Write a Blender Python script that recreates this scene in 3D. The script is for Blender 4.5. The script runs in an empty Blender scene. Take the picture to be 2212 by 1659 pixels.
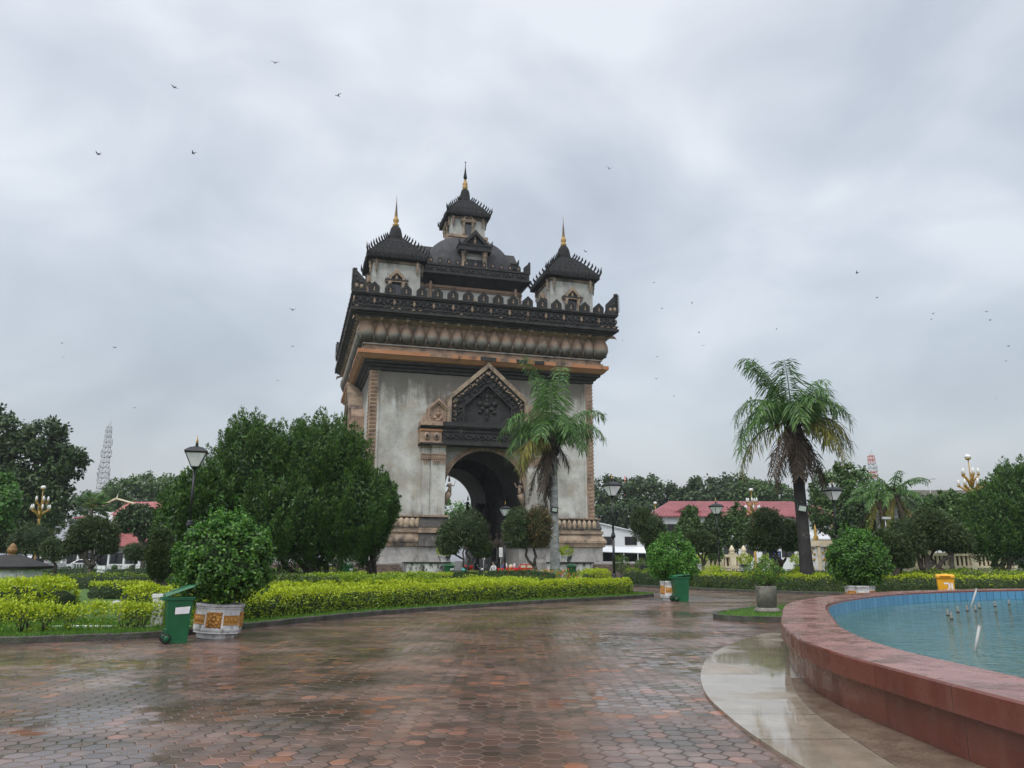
import bpy, math, random
import numpy as np
from mathutils import Vector, Matrix
pi = math.pi
R = math.radians
S = bpy.context.scene
COL = S.collection
rnd = random.Random(7)

# ------------------------------------------------------------------ camera
CAM_H, PITCH, ROLL, FPX = 1.8, R(12.797), R(0.125), 1661.2      # FPX: focal length in the 2212 px wide photo grid
cam = bpy.data.cameras.new('camera'); cam_o = bpy.data.objects.new('camera', cam); COL.objects.link(cam_o)
cam.sensor_width = 36.0; cam.lens = 36.0 * FPX / 2212.0
cam.clip_start = 0.1; cam.clip_end = 6000
cam_o.matrix_world = (Matrix.Translation((0, 0, CAM_H)) @ Matrix.Rotation(pi / 2 + PITCH, 4, 'X') @ Matrix.Rotation(ROLL, 4, 'Z'))
S.camera = cam_o
_M = cam_o.matrix_world.to_3x3()
_CR, _CU, _CF = _M @ Vector((1, 0, 0)), _M @ Vector((0, 1, 0)), _M @ Vector((0, 0, -1))
def ray(x, y): return _CF + _CR * ((x - 1106) / FPX) - _CU * ((y - 829.5) / FPX)
def gnd(x, y, z=0.0):                       # where the sight line of a photo point meets height z
    d = ray(x, y); t = (z - CAM_H) / d.z
    return Vector((d.x * t, d.y * t, z))
def at(x, y, Y):                            # the point of that sight line Y metres ahead
    d = ray(x, y); t = Y / d.y
    return Vector((d.x * t, Y, CAM_H + d.z * t))
def gx(x, Y, z=0.0): p = at(x, 1207, Y); return Vector((p.x, Y, z))

# ------------------------------------------------------------------ sky, sun, exposure
w = bpy.data.worlds.new('World'); S.world = w; w.use_nodes = True
nt = w.node_tree; nt.nodes.clear()
class NT:
    def __init__(s, nt): s.nt = nt
    def n(s, t, **k):
        nd = s.nt.nodes.new(t)
        ins = k.pop('ins', {})
        for a, v in k.items(): setattr(nd, a, v)
        for a, v in ins.items(): s.set(nd, a, v)
        return nd
    def set(s, nd, a, v):
        i = nd.inputs[a]
        if isinstance(v, bpy.types.NodeSocket): s.nt.links.new(v, i)
        elif isinstance(v, bpy.types.Node): s.nt.links.new(v.outputs[0], i)
        else:
            if i.type == 'RGBA' and len(v) == 3: v = (*v, 1)
            i.default_value = v
    def math(s, op, a, b=None, c=None, clamp=False):
        nd = s.n('ShaderNodeMath', operation=op, use_clamp=clamp)
        for i, v in enumerate((a, b, c)):
            if v is not None: s.set(nd, i, v)
        return nd.outputs[0]
    def vm(s, op, a, b=None, c=None):
        nd = s.n('ShaderNodeVectorMath', operation=op)
        for i, v in enumerate((a, b, c)):
            if v is not None: s.set(nd, i, v)
        return nd.outputs['Value'] if op in ('DOT_PRODUCT', 'LENGTH') else nd.outputs[0]
    def mix(s, f, a, b, blend='MIX'):
        nd = s.n('ShaderNodeMix', data_type='RGBA', blend_type=blend)
        s.set(nd, 0, f); s.set(nd, 6, a); s.set(nd, 7, b); return nd.outputs[2]
    def ramp(s, f, stops, interp='LINEAR'):
        nd = s.n('ShaderNodeValToRGB'); s.set(nd, 0, f); cr = nd.color_ramp; cr.interpolation = interp
        while len(cr.elements) < len(stops): cr.elements.new(0.5)
        for e, (p, c) in zip(cr.elements, stops):
            e.position = p; e.color = (*c, 1) if not isinstance(c, (int, float)) else (c, c, c, 1)
        return nd.outputs[0]
    def noise(s, vec, scale, detail=4, rough=.55, dist=0.0):
        nd = s.n('ShaderNodeTexNoise', ins={'Scale': scale, 'Detail': detail, 'Roughness': rough, 'Distortion': dist})
        if vec is not None: s.set(nd, 'Vector', vec)
        return nd.outputs[0]
    def mapr(s, v, a, b, c=0.0, d=1.0):
        nd = s.n('ShaderNodeMapRange', ins={0: v, 1: a, 2: b, 3: c, 4: d}); return nd.outputs[0]
W = NT(nt)
SUN_EL, SUN_AZ = 58.0, 205.0               # soft bright side of the overcast, behind and left of the camera
sky = W.n('ShaderNodeTexSky', sky_type='NISHITA', sun_disc=False, sun_elevation=R(SUN_EL), sun_rotation=R(SUN_AZ), air_density=1.5, dust_density=4.0)
bg1 = W.n('ShaderNodeBackground', ins={'Color': sky, 'Strength': 0.05})
tc = W.n('ShaderNodeTexCoord'); d = W.vm('NORMALIZE', tc.outputs['Generated'])
sx = W.n('ShaderNodeSeparateXYZ', ins={0: d})
zc = W.math('ADD', W.math('MAXIMUM', sx.outputs[2], 0.0), 0.42)
px_, py_ = W.math('DIVIDE', sx.outputs[0], zc), W.math('DIVIDE', sx.outputs[1], zc)
cv = W.n('ShaderNodeCombineXYZ', ins={0: px_, 1: py_, 2: 9.2})
n1 = W.noise(cv, 1.7, 3, .45, .4); n2 = W.noise(cv, 4.2, 5, .5, .6)
cl = W.math('ADD', W.math('MULTIPLY', n1, .72), W.math('MULTIPLY', n2, .28))
ccol = W.ramp(cl, [(.35, (.37, .39, .435)), (.45, (.51, .535, .58)), (.55, (.675, .70, .735)), (.63, (.86, .875, .89))])
hz = W.mapr(sx.outputs[2], 0.0, .48, 0.0, 1.0)
ccol = W.mix(W.math('SUBTRACT', 1.0, W.math('POWER', hz, .8)), ccol, (.40, .435, .505))
# the cloud deck is brightest overhead and round the hidden sun (behind the camera)
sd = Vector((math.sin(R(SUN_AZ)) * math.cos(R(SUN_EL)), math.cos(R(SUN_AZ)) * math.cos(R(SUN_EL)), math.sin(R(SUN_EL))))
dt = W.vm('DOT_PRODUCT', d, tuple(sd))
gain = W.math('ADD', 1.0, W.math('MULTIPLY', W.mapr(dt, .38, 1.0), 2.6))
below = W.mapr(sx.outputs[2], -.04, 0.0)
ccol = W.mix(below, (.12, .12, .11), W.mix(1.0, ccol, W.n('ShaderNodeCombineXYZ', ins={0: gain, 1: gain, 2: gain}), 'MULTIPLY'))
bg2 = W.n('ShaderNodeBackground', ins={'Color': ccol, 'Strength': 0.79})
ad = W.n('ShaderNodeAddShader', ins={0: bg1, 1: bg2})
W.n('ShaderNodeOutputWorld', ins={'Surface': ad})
sl = bpy.data.lights.new('sun', 'SUN'); sl.energy = 0.8; sl.angle = R(25); sl.color = (1, .96, .9)
so = bpy.data.objects.new('sun', sl); COL.objects.link(so)
so.rotation_euler = (-Vector(sd)).to_track_quat('-Z', 'Y').to_euler()
S.view_settings.view_transform = 'Standard'; S.view_settings.look = 'None'
S.view_settings.exposure = 0.12; S.view_settings.gamma = 1.0; S.view_settings.use_curve_mapping = False
S.cycles.use_denoising = True
S.cycles.max_bounces = 6; S.cycles.diffuse_bounces = 3; S.cycles.glossy_bounces = 3; S.cycles.transmission_bounces = 3; S.cycles.transparent_max_bounces = 6
S.cycles.caustics_reflective = False; S.cycles.caustics_refractive = False

# ------------------------------------------------------------------ materials
def newmat(name):
    m = bpy.data.materials.new(name); m.use_nodes = True; m.node_tree.nodes.clear()
    return m, NT(m.node_tree)
def finish(m, T, col, rough=.7, bump=None, bstr=.3, bdist=.02, spec=.4, metal=0.0, coat=0.0, extra=None):
    b = T.n('ShaderNodeBsdfPrincipled', ins={'Base Color': col, 'Roughness': rough, 'Metallic': metal, 'Specular IOR Level': spec, 'Coat Weight': coat, 'Coat Roughness': .1})
    if bump is not None:
        bn = T.n('ShaderNodeBump', ins={'Height': bump, 'Strength': bstr, 'Distance': bdist}); T.set(b, 'Normal', bn)
    T.n('ShaderNodeOutputMaterial', ins={'Surface': b}); m['shader'] = 1
    return m
def noisy(name, c1, c2, scale=2.0, rough=.7, c3=None, s3=6.0, t3=(.55, .7), bscale=20, bstr=.3, bdist=.02, spec=.4, metal=0.0, coat=0.0, lo=.35, hi=.65, stretch=None):
    m, T = newmat(name)
    v = T.n('ShaderNodeTexCoord').outputs['Object']
    if stretch: vs = T.vm('MULTIPLY', v, stretch)
    else: vs = v
    col = T.ramp(T.noise(vs, scale, 5, .6), [(lo, c1), (hi, c2)])
    if c3: col = T.mix(T.mapr(T.noise(vs, s3, 6, .65), *t3), col, c3)
    return finish(m, T, col, rough, T.noise(v, bscale, 5), bstr, bdist, spec, metal, coat)
def plain(name, c, rough=.5, spec=.4, metal=0.0, coat=0.0):
    k = .82
    return noisy(name, tuple(x * k for x in c), tuple(min(1, x * 1.1) for x in c), 3.0, rough, bscale=40, bstr=.08, spec=spec, metal=metal, coat=coat)
def foliage(name, cols, trans=.25, rough=.5, spec=.35, tcol=None):
    m, T = newmat(name)
    g = T.n('ShaderNodeNewGeometry')
    st = [(i / max(1, len(cols) - 1), c) for i, c in enumerate(cols)]
    col = T.ramp(g.outputs['Random Per Island'], st)
    b = T.n('ShaderNodeBsdfPrincipled', ins={'Base Color': col, 'Roughness': rough, 'Specular IOR Level': spec})
    tr = T.n('ShaderNodeBsdfTranslucent', ins={'Color': col})
    mx = T.n('ShaderNodeMixShader', ins={0: trans, 1: b, 2: tr})
    T.n('ShaderNodeOutputMaterial', ins={'Surface': mx}); return m
MT = {}
MT['bark'] = noisy('bark', (.035, .028, .022), (.10, .085, .07), 4, .9, bscale=18, bstr=.8, bdist=.04)
MT['leaf_core'] = noisy('painted_inner_shade', (.008, .022, .006), (.022, .045, .012), 5, .9, bscale=14, bstr=1.0, bdist=.12)  # darker than the leaves: shade inside the crowns put into the colour
MT['thuja'] = foliage('thuja_green', [(.018, .046, .010), (.030, .076, .014), (.05, .115, .020), (.075, .155, .03)], .15)
MT['thuja_tip'] = foliage('thuja_lit_tips', [(.05, .115, .018), (.08, .165, .025), (.11, .20, .035)], .2)  # paler greens paint the light that catches the plume tips
MT['ficus'] = foliage('ficus_green', [(.025, .07, .014), (.045, .12, .02), (.075, .185, .03), (.14, .29, .04)], .3, .35)
MT['ficus_light'] = foliage('ficus_light_green', [(.03, .10, .018), (.06, .19, .025), (.10, .27, .035), (.17, .36, .05)], .3, .35)
MT['pine'] = foliage('topiary_green', [(.022, .042, .012), (.034, .062, .017), (.05, .088, .022), (.07, .10, .025)], .15)
MT['pine_brown'] = foliage('browned_needles', [(.04, .06, .018), (.10, .085, .03), (.13, .075, .03), (.05, .075, .02)], .2)
MT['tree_dark'] = foliage('tree_dark_green', [(.018, .036, .012), (.030, .060, .018), (.046, .088, .024), (.075, .125, .036)], .2, .45)
MT['tree_mid'] = foliage('tree_mid_green', [(.032, .066, .020), (.05, .10, .026), (.075, .145, .034), (.12, .20, .055)], .25, .45)
MT['tree_light'] = foliage('tree_light_green', [(.04, .10, .025), (.07, .17, .035), (.11, .24, .05), (.15, .28, .08)], .3, .45)
MT['hedge_yellow'] = foliage('golden_hedge_tips', [(.23, .33, .012), (.36, .46, .015), (.50, .56, .02), (.25, .38, .02)], .3, .4)
MT['hedge_lime'] = foliage('lime_hedge_leaves', [(.10, .19, .015), (.19, .30, .02), (.28, .36, .02), (.09, .17, .02)], .3, .4)
MT['hedge_green'] = foliage('hedge_leaf_green', [(.03, .068, .014), (.055, .105, .016), (.09, .145, .02), (.11, .13, .025)], .2, .45)
MT['hedge_dark'] = foliage('clipped_hedge_green', [(.016, .042, .014), (.026, .062, .018), (.04, .085, .022), (.06, .11, .03)], .2, .45)
MT['palm'] = foliage('palm_green', [(.030, .082, .020), (.055, .13, .028), (.085, .18, .036), (.14, .245, .05)], .25, .4)
MT['palm_yellow'] = foliage('palm_yellowing', [(.14, .16, .02), (.22, .19, .02), (.10, .13, .02), (.17, .12, .02)], .25, .45)
MT['palm_dead'] = foliage('palm_dead_fronds', [(.034, .025, .019), (.06, .044, .032), (.085, .064, .046), (.03, .023, .017)], .15, .8)
MT['flower_red'] = foliage('red_petals', [(.55, .03, .015), (.65, .07, .02), (.5, .02, .02)], .2)
MT['grass'] = foliage('grass_blades', [(.05, .13, .015), (.08, .19, .02), (.12, .25, .03), (.10, .18, .03)], .3, .5)
MT['lawn'] = noisy('lawn_turf', (.045, .11, .016), (.09, .18, .028), 3.0, .85, (.10, .13, .03), 9, bscale=120, bstr=.9, bdist=.04)
MT['earth'] = noisy('park_ground', (.05, .09, .03), (.10, .10, .06), .2, .9, bscale=8, bstr=.5)
MT['asphalt'] = noisy('wet_asphalt', (.05, .05, .053), (.085, .085, .085), 1.2, .35, bscale=120, bstr=.3)
MT['kerb'] = noisy('mossy_kerb_concrete', (.028, .026, .024), (.085, .08, .07), 3.0, .7, (.045, .065, .025), 5, (.5, .62), 25, .8, .03)
MT['black_metal'] = plain('black_lamp_paint', (.012, .014, .016), .35)
MT['green_metal'] = plain('dark_green_paint', (.015, .035, .025), .4)
MT['frost'] = plain('frosted_lamp_glass', (.78, .80, .82), .4)
MT['globe'] = plain('white_globe_glass', (.66, .66, .64), .25)
MT['gold'] = noisy('gilded_paint', (.30, .17, .03), (.46, .28, .055), 4, .4, (.14, .08, .025), 9, bscale=30, spec=.5)
MT['bin_green'] = noisy('green_bin_plastic', (.003, .072, .024), (.005, .10, .034), 2, .42, (.08, .16, .10), 4.5, (.61, .74), 60, .05, spec=.45)
MT['bin_yellow'] = noisy('yellow_bin_plastic', (.62, .30, .010), (.74, .39, .015), 3, .42, (.40, .22, .04), 5, (.55, .72), bscale=60, bstr=.05)
MT['rubber'] = plain('black_rubber', (.012, .012, .012), .7)
MT['label_white'] = plain('white_sticker', (.72, .72, .74), .5)
MT['white_dirty'] = noisy('weathered_white_paint', (.52, .53, .53), (.70, .71, .71), 3, .6, (.17, .16, .145), 4, (.52, .70), 15, .3)
MT['white_grime'] = noisy('grimy_white_plaster', (.34, .34, .33), (.60, .60, .58), 1.2, .7, (.05, .048, .045), 1.6, (.48, .60), 9, .5, .04, stretch=(1, 1, .45))
MT['white_wall'] = noisy('white_house_wall', (.66, .68, .70), (.76, .78, .80), .4, .7, bscale=6, bstr=.1)
MT['cream'] = noisy('cream_painted_stone', (.50, .42, .29), (.66, .57, .42), 2, .6, (.30, .2, .1), 4, (.62, .75))
MT['ochre_relief'] = noisy('ochre_relief_paint', (.42, .20, .045), (.56, .29, .07), 7, .55, (.22, .09, .02), 12, (.5, .68), 30, .8, .02)
MT['roof_red'] = noisy('red_tile_roof', (.19, .052, .058), (.27, .085, .09), .6, .5, bscale=4, bstr=.2)
MT['roof_pink'] = noisy('faded_red_roof', (.29, .085, .085), (.38, .13, .125), .5, .5, (.42, .27, .25), .9, (.6, .75), bscale=4, bstr=.2)
MT['dark_window'] = plain('dark_window_glass', (.02, .022, .026), .15, .6)
MT['brown_wood'] = plain('dark_brown_wood', (.06, .035, .022), .6)
MT['concrete'] = noisy('old_grey_concrete', (.13, .12, .105), (.24, .225, .195), 3, .75, (.07, .065, .05), 5, bscale=25, bstr=.5)
MT['mast'] = plain('pale_grey_mast_steel', (.42, .44, .46), .5)
MT['mast_red'] = plain('red_mast_steel', (.52, .10, .08), .5)
MT['car_white'] = plain('white_car_paint', (.72, .74, .76), .2, .5, coat=.6)
MT['car_black'] = plain('black_trim', (.015, .015, .017), .4)
MT['car_glass'] = plain('car_glass', (.03, .035, .045), .06, .6)
MT['red_cloth'] = plain('red_tablecloth', (.52, .012, .012), .7)
MT['blue_plastic'] = plain('blue_plastic', (.03, .09, .30), .4)
MT['teal_plastic'] = plain('teal_plastic_bag', (.02, .30, .28), .4)
MT['shirt_white'] = plain('pale_grey_shirt', (.50, .50, .52), .8)
MT['shirt_blue'] = plain('blue_shirt', (.06, .11, .24), .8)
MT['trousers'] = plain('dark_trousers', (.02, .022, .03), .8)
MT['skin'] = plain('skin', (.30, .17, .11), .6)
MT['old_gold'] = noisy('dull_brown_gilding', (.17, .09, .028), (.27, .15, .045), 8, .5, (.08, .045, .02), 14, (.5, .65))
MT['hair'] = plain('black_hair', (.012, .01, .009), .5)
MT['sign_blue'] = plain('blue_sign_face', (.02, .06, .28), .4)
MT['pvc'] = plain('white_pvc_pipe', (.34, .34, .33), .4)
MT['steel'] = plain('grey_steel', (.28, .29, .30), .4, metal=.3)
MT['bird'] = plain('dark_bird_feathers', (.018, .018, .022), .7)
# weathered monument stone
MT['plaster'] = None
m, T = newmat('weathered_grey_plaster')
v = T.n('ShaderNodeTexCoord').outputs['Object']; sz = T.n('ShaderNodeSeparateXYZ', ins={0: v})
col = T.ramp(T.noise(v, .35, 5, .6), [(.34, (.27, .265, .245)), (.5, (.40, .40, .375)), (.64, (.52, .52, .49))])
col = T.mix(T.mapr(T.noise(v, .5, 6, .65), .44, .66, 0, .6), col, (.29, .235, .165))
runs = T.noise(T.vm('MULTIPLY', v, (1.3, 1.3, .10)), 1.1, 6, .7)                   # rain runs below the cornice
top = T.math('ADD', T.mapr(sz.outputs[2], 15.5, 20.8, 0, .55), T.math('MULTIPLY', T.mapr(sz.outputs[2], 8.5, 6.0, 0, 1), .2))
blot = T.noise(v, .55, 5, .65)
k = T.mapr(T.math('ADD', T.math('ADD', T.math('MULTIPLY', runs, .65), T.math('MULTIPLY', blot, .5)), top), .72, .93, 0, .85)
col = T.mix(k, col, (.080, .070, .056))
col = T.mix(T.mapr(T.noise(v, 2.4, 7, .72), .56, .72, 0, .55), col, (.13, .125, .11))
MT['plaster'] = finish(m, T, col, .75, T.noise(v, 6, 8, .65), .5, .05)
def stone(name, base, base2, dark, lo, hi, rough=.75, sc=1.0, stretch=(1, 1, .6), bs=.7):
    m, T = newmat(name); v = T.n('ShaderNodeTexCoord').outputs['Object']
    col = T.ramp(T.noise(v, 1.3 * sc, 5, .6), [(.35, base), (.65, base2)])
    col = T.mix(T.mapr(T.noise(T.vm('MULTIPLY', v, stretch), .8 * sc, 7, .68), lo, hi), col, dark)
    return finish(m, T, col, rough, T.noise(v, 7 * sc, 6, .6), bs, .06)
MT['ochre'] = stone('weathered_ochre_stone', (.21, .15, .105), (.33, .255, .18), (.05, .043, .037), .48, .66)
MT['ochre_clean'] = stone('pink_ochre_stucco', (.25, .165, .118), (.36, .26, .19), (.07, .055, .045), .50, .72)
MT['orange'] = stone('orange_painted_band', (.33, .14, .065), (.41, .20, .10), (.07, .045, .035), .56, .62, sc=.35, bs=.3)
MT['orange_dull'] = stone('dull_orange_band', (.30, .145, .075), (.36, .19, .11), (.09, .055, .04), .56, .66, sc=.35, bs=.3)
MT['brick_brown'] = stone('brown_stained_band', (.20, .135, .09), (.30, .21, .145), (.04, .035, .03), .5, .68)
MT['black_stone'] = stone('blackened_carved_stone', (.013, .0125, .013), (.032, .030, .028), (.17, .14, .105), .66, .80)
MT['black_roof'] = stone('black_tiered_roof', (.007, .007, .008), (.018, .0175, .018), (.04, .038, .035), .6, .8, rough=.9, sc=2.5, bs=1.0)
MT['dome'] = stone('dark_grey_dome', (.020, .021, .024), (.042, .043, .047), (.009, .009, .010), .50, .72, rough=.75, bs=.4)
MT['tower_wall'] = stone('pale_tower_plaster', (.31, .315, .285), (.43, .435, .40), (.12, .11, .092), .52, .74)
MT['dado'] = stone('peeling_grey_dado', (.25, .24, .225), (.36, .35, .33), (.06, .055, .05), .56, .72)
MT['dark_stone'] = stone('dark_inner_stone', (.022, .021, .021), (.042, .039, .037), (.012, .012, .012), .5, .7)  # near-black stone for the vault, shrine niche and recessed ground floor
MT['grime_stone'] = stone('streaked_dark_plinth_stone', (.045, .042, .038), (.085, .078, .07), (.33, .31, .28), .58, .72, sc=1.6, stretch=(1, 1, .35))
MT['petal'] = stone('ochre_petal_plaster', (.30, .225, .15), (.44, .35, .25), (.07, .055, .045), .52, .66, sc=2.0)
MT['step'] = noisy('brown_wet_steps', (.085, .06, .048), (.16, .12, .095), 1.2, .5, (.04, .035, .03), 3, (.5, .65))
# lotus petals: orange-brown plaster on top, grey rain-washed below, stained
m, T = newmat('lotus_petal_plaster'); v = T.n('ShaderNodeTexCoord').outputs['Object']; sz = T.n('ShaderNodeSeparateXYZ', ins={0: v})
nn = T.noise(v, 1.4, 5, .6)
col = T.ramp(T.mapr(T.math('ADD', sz.outputs[2], T.math('MULTIPLY', nn, .8)), 24.0, 25.3), [(0, (.085, .08, .072)), (.4, (.22, .20, .17)), (.58, (.25, .17, .115)), (1, (.165, .105, .072))])
col = T.mix(T.mapr(T.noise(v, .7, 6, .65), .52, .7), col, (.06, .052, .046))
MT['lotus'] = finish(m, T, col, .75, T.noise(v, 7, 6), .5, .05)
# wet hexagonal pavers
m, T = newmat('wet_hexagon_pavers')
v = T.n('ShaderNodeTexCoord').outputs['Object']
HS = .222
p = T.vm('SCALE', v); p.node.inputs['Scale'].default_value = 1 / HS
wq = T.n('ShaderNodeTexNoise', ins={'Vector': v, 'Scale': 1.3, 'Detail': 2.0})
p = T.vm('ADD', p, T.vm('MULTIPLY', T.vm('SUBTRACT', wq.outputs[1], (.5, .5, .5)), (.55, .55, 0)))      # pavers have shifted a little
p = T.vm('MULTIPLY', p, (1, 1, 0))
hx, hy = 1.7320508, 1.0
a = T.vm('WRAP', p, (hx / 2, hy / 2, 1), (-hx / 2, -hy / 2, -1))
b2 = T.vm('WRAP', T.vm('ADD', p, (hx / 2, hy / 2, 0)), (hx / 2, hy / 2, 1), (-hx / 2, -hy / 2, -1))
sel = T.math('LESS_THAN', T.vm('LENGTH', a), T.vm('LENGTH', b2))
gm = T.n('ShaderNodeMix', data_type='VECTOR'); T.set(gm, 0, sel); T.set(gm, 4, b2); T.set(gm, 5, a)
g = gm.outputs[1]
cell = T.vm('ADD', T.vm('SUBTRACT', p, g), (0.13, 0.07, 0))
ag = T.vm('ABSOLUTE', g)
hd = T.math('MAXIMUM', T.vm('DOT_PRODUCT', ag, (0.8660254, .5, 0)), T.vm('DOT_PRODUCT', ag, (0, 1, 0)))      # .5 at the joint
wn = T.n('ShaderNodeTexWhiteNoise', noise_dimensions='3D', ins={'Vector': T.vm('SNAP', T.vm('ADD', cell, (50, 50, 0)), (.25, .25, .25))})
rv, rc = wn.outputs[0], wn.outputs[1]
tile = T.ramp(rv, [(0, (.055, .038, .032)), (.25, (.11, .064, .050)), (.5, (.165, .088, .066)), (.8, (.125, .086, .076)), (1, (.31, .12, .065))])
big = T.noise(v, .33, 4, .6, .6); sm = T.noise(v, 2.2, 5, .6)
tile = T.mix(T.mapr(T.noise(v, .7, 5, .6), .46, .66), tile, (.22, .145, .12))
tile = T.mix(T.mapr(sm, .50, .66, 0, .7), tile, (.06, .042, .034))
tile = T.mix(T.mapr(big, .50, .62, 0, .75), tile, (.038, .030, .023))
wp = T.noise(T.vm('MULTIPLY', v, (.45, 1.0, 1)), .42, 5, .6, .8)               # where the rain stands
jf = T.mapr(hd, .435, .482)
col = T.mix(T.math('MULTIPLY', jf, .85), tile, T.mix(T.mapr(T.noise(v, .9, 3), .45, .58), (.030, .022, .018), (.26, .15, .115)))
wet = T.mapr(wp, .43, .60); pool_ = T.mapr(wp, .655, .675)
rough = T.math('MAXIMUM', T.math('SUBTRACT', T.math('SUBTRACT', T.math('ADD', .17, T.math('MULTIPLY', sm, .12)), T.math('MULTIPLY', wet, .13)), T.math('MULTIPLY', pool_, .08)), .025)
tl = T.vm('DOT_PRODUCT', g, T.vm('SUBTRACT', rc, (.5, .5, .5)))
hgt = T.math('ADD', T.math('SUBTRACT', T.math('MULTIPLY', tl, T.math('MULTIPLY', T.math('SUBTRACT', 1.0, T.math('ADD', T.math('MULTIPLY', wet, .45), T.math('MULTIPLY', pool_, .5))), 1.2)), T.math('MULTIPLY', jf, T.math('SUBTRACT', 1.0, T.math('MULTIPLY', wet, .75)))), T.math('MULTIPLY', T.noise(v, 60, 3), T.math('MULTIPLY', T.math('SUBTRACT', 1.0, wet), .22)))
col = T.mix(T.math('MULTIPLY', wet, .25), col, (.06, .048, .042))
MT['paver'] = finish(m, T, col, rough, hgt, .9, .016, spec=.5)
# wet apron slabs, water, fountain stone
m, T = newmat('wet_granite_slabs'); v = T.n('ShaderNodeTexCoord').outputs['Object']
col = T.ramp(T.noise(v, 2.0, 8, .7), [(.35, (.20, .165, .125)), (.65, (.33, .285, .225))])
col = T.mix(T.mapr(T.noise(v, 26, 4), .5, .7, 0, .35), col, (.13, .105, .08))
sp = T.n('ShaderNodeSeparateXYZ', ins={0: v}); an = T.math('MULTIPLY', T.math('ARCTAN2', T.math('SUBTRACT', sp.outputs[1], 9.0), T.math('SUBTRACT', sp.outputs[0], 24.0)), 9.0)
sl_ = T.n('ShaderNodeTexWhiteNoise', noise_dimensions='1D', ins={'W': T.math('FLOOR', an)})
col = T.mix(T.math('MULTIPLY', sl_.outputs[0], .5), col, (.20, .16, .12)); col = T.mix(T.math('LESS_THAN', T.math('FRACT', an), .012), col, (.09, .07, .055))
wet = T.mapr(T.noise(v, .45, 3, .5), .36, .46)
MT['apron'] = finish(m, T, col, T.math('SUBTRACT', .42, T.math('MULTIPLY', wet, .38)), T.noise(v, 45, 4), T.math('SUBTRACT', .12, T.math('MULTIPLY', wet, .11)), .01, spec=.5)
MT['apron_brown'] = noisy('brown_speckled_step_stone', (.10, .068, .048), (.19, .145, .105), 3.0, .30, (.06, .042, .03), 28, (.5, .66), 40, .2, .01)
m, T = newmat('polished_maroon_stone'); v = T.n('ShaderNodeTexCoord').outputs['Object']
col = T.ramp(T.noise(v, 1.1, 5, .6), [(.35, (.082, .018, .013)), (.65, (.135, .034, .022))])
col = T.mix(T.mapr(T.noise(v, 70, 4), .5, .72, 0, .45), col, (.10, .028, .02))
col = T.mix(T.mapr(T.noise(T.vm('MULTIPLY', v, (1, 1, .25)), 2.4, 5), .50, .70, 0, .5), col, (.19, .09, .07))
sp = T.n('ShaderNodeSeparateXYZ', ins={0: v}); an = T.math('MULTIPLY', T.math('ARCTAN2', sp.outputs[1], sp.outputs[0]), 13.0)
sl_ = T.n('ShaderNodeTexWhiteNoise', noise_dimensions='1D', ins={'W': T.math('FLOOR', an)})
col = T.mix(T.math('MULTIPLY', sl_.outputs[0], .75), col, (.155, .052, .036))                       # slabs differ a little, thin joints
col = T.mix(T.math('LESS_THAN', T.math('FRACT', an), .007), col, (.03, .014, .011))
grime = T.mapr(T.math('ADD', sp.outputs[2], T.math('MULTIPLY', T.noise(v, 3.0, 5), .22)), .22, .10)
col = T.mix(T.math('MULTIPLY', grime, .6), col, (.05, .035, .028))
pud = T.mapr(T.noise(v, 3.0, 6, .6), .42, .6)
MT['maroon'] = finish(m, T, col, T.math('SUBTRACT', .36, T.math('MULTIPLY', pud, .22)), T.noise(v, 28, 5), .14, .01, spec=.5)
m, T = newmat('pink_rim_stone_sheen'); v = T.n('ShaderNodeTexCoord').outputs['Object']  # pinkish stone, painted paler to carry the wet reflection of the sky
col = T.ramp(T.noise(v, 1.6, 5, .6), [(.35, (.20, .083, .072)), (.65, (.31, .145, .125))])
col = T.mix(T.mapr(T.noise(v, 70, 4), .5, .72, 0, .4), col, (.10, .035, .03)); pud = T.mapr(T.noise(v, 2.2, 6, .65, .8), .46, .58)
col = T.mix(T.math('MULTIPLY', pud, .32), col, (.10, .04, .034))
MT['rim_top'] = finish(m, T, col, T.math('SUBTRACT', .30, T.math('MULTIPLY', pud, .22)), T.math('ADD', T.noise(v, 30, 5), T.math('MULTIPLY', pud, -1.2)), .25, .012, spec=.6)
m, T = newmat('pool_water'); v = T.n('ShaderNodeTexCoord').outputs['Object']
rip = T.n('ShaderNodeTexVoronoi', feature='DISTANCE_TO_EDGE', ins={'Vector': v, 'Scale': 2.6})
h = T.math('ADD', T.math('ADD', T.noise(T.vm('MULTIPLY', v, (1, 2.2, 1)), 3.0, 4, .6), T.math('MULTIPLY', T.noise(v, .8, 2, .5), 1.6)), T.math('MULTIPLY', T.math('SINE', T.math('MULTIPLY', T.n('ShaderNodeTexVoronoi', ins={'Vector': v, 'Scale': 1.7}).outputs['Distance'], 42.0)), .12))
col = T.ramp(T.noise(v, .18, 3), [(.35, (.007, .066, .044)), (.65, (.014, .10, .075))])
MT['water'] = finish(m, T, col, .04, h, .5, .04, spec=.45)
m, T = newmat('blue_pool_tiles'); v = T.n('ShaderNodeTexCoord').outputs['UV']
sp = T.n('ShaderNodeSeparateXYZ', ins={0: v})
jt = T.math('LESS_THAN', T.math('FRACT', T.math('MULTIPLY', sp.outputs[0], 2.6)), .07)
cell = T.n('ShaderNodeTexWhiteNoise', noise_dimensions='1D', ins={'W': T.math('FLOOR', T.math('MULTIPLY', sp.outputs[0], 2.6))})
col = T.mix(cell.outputs[0], (.075, .22, .38), (.10, .275, .44)); col = T.mix(jt, col, (.02, .06, .10))
MT['tiles'] = finish(m, T, col, .25, T.noise(v, 6), .05)

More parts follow.
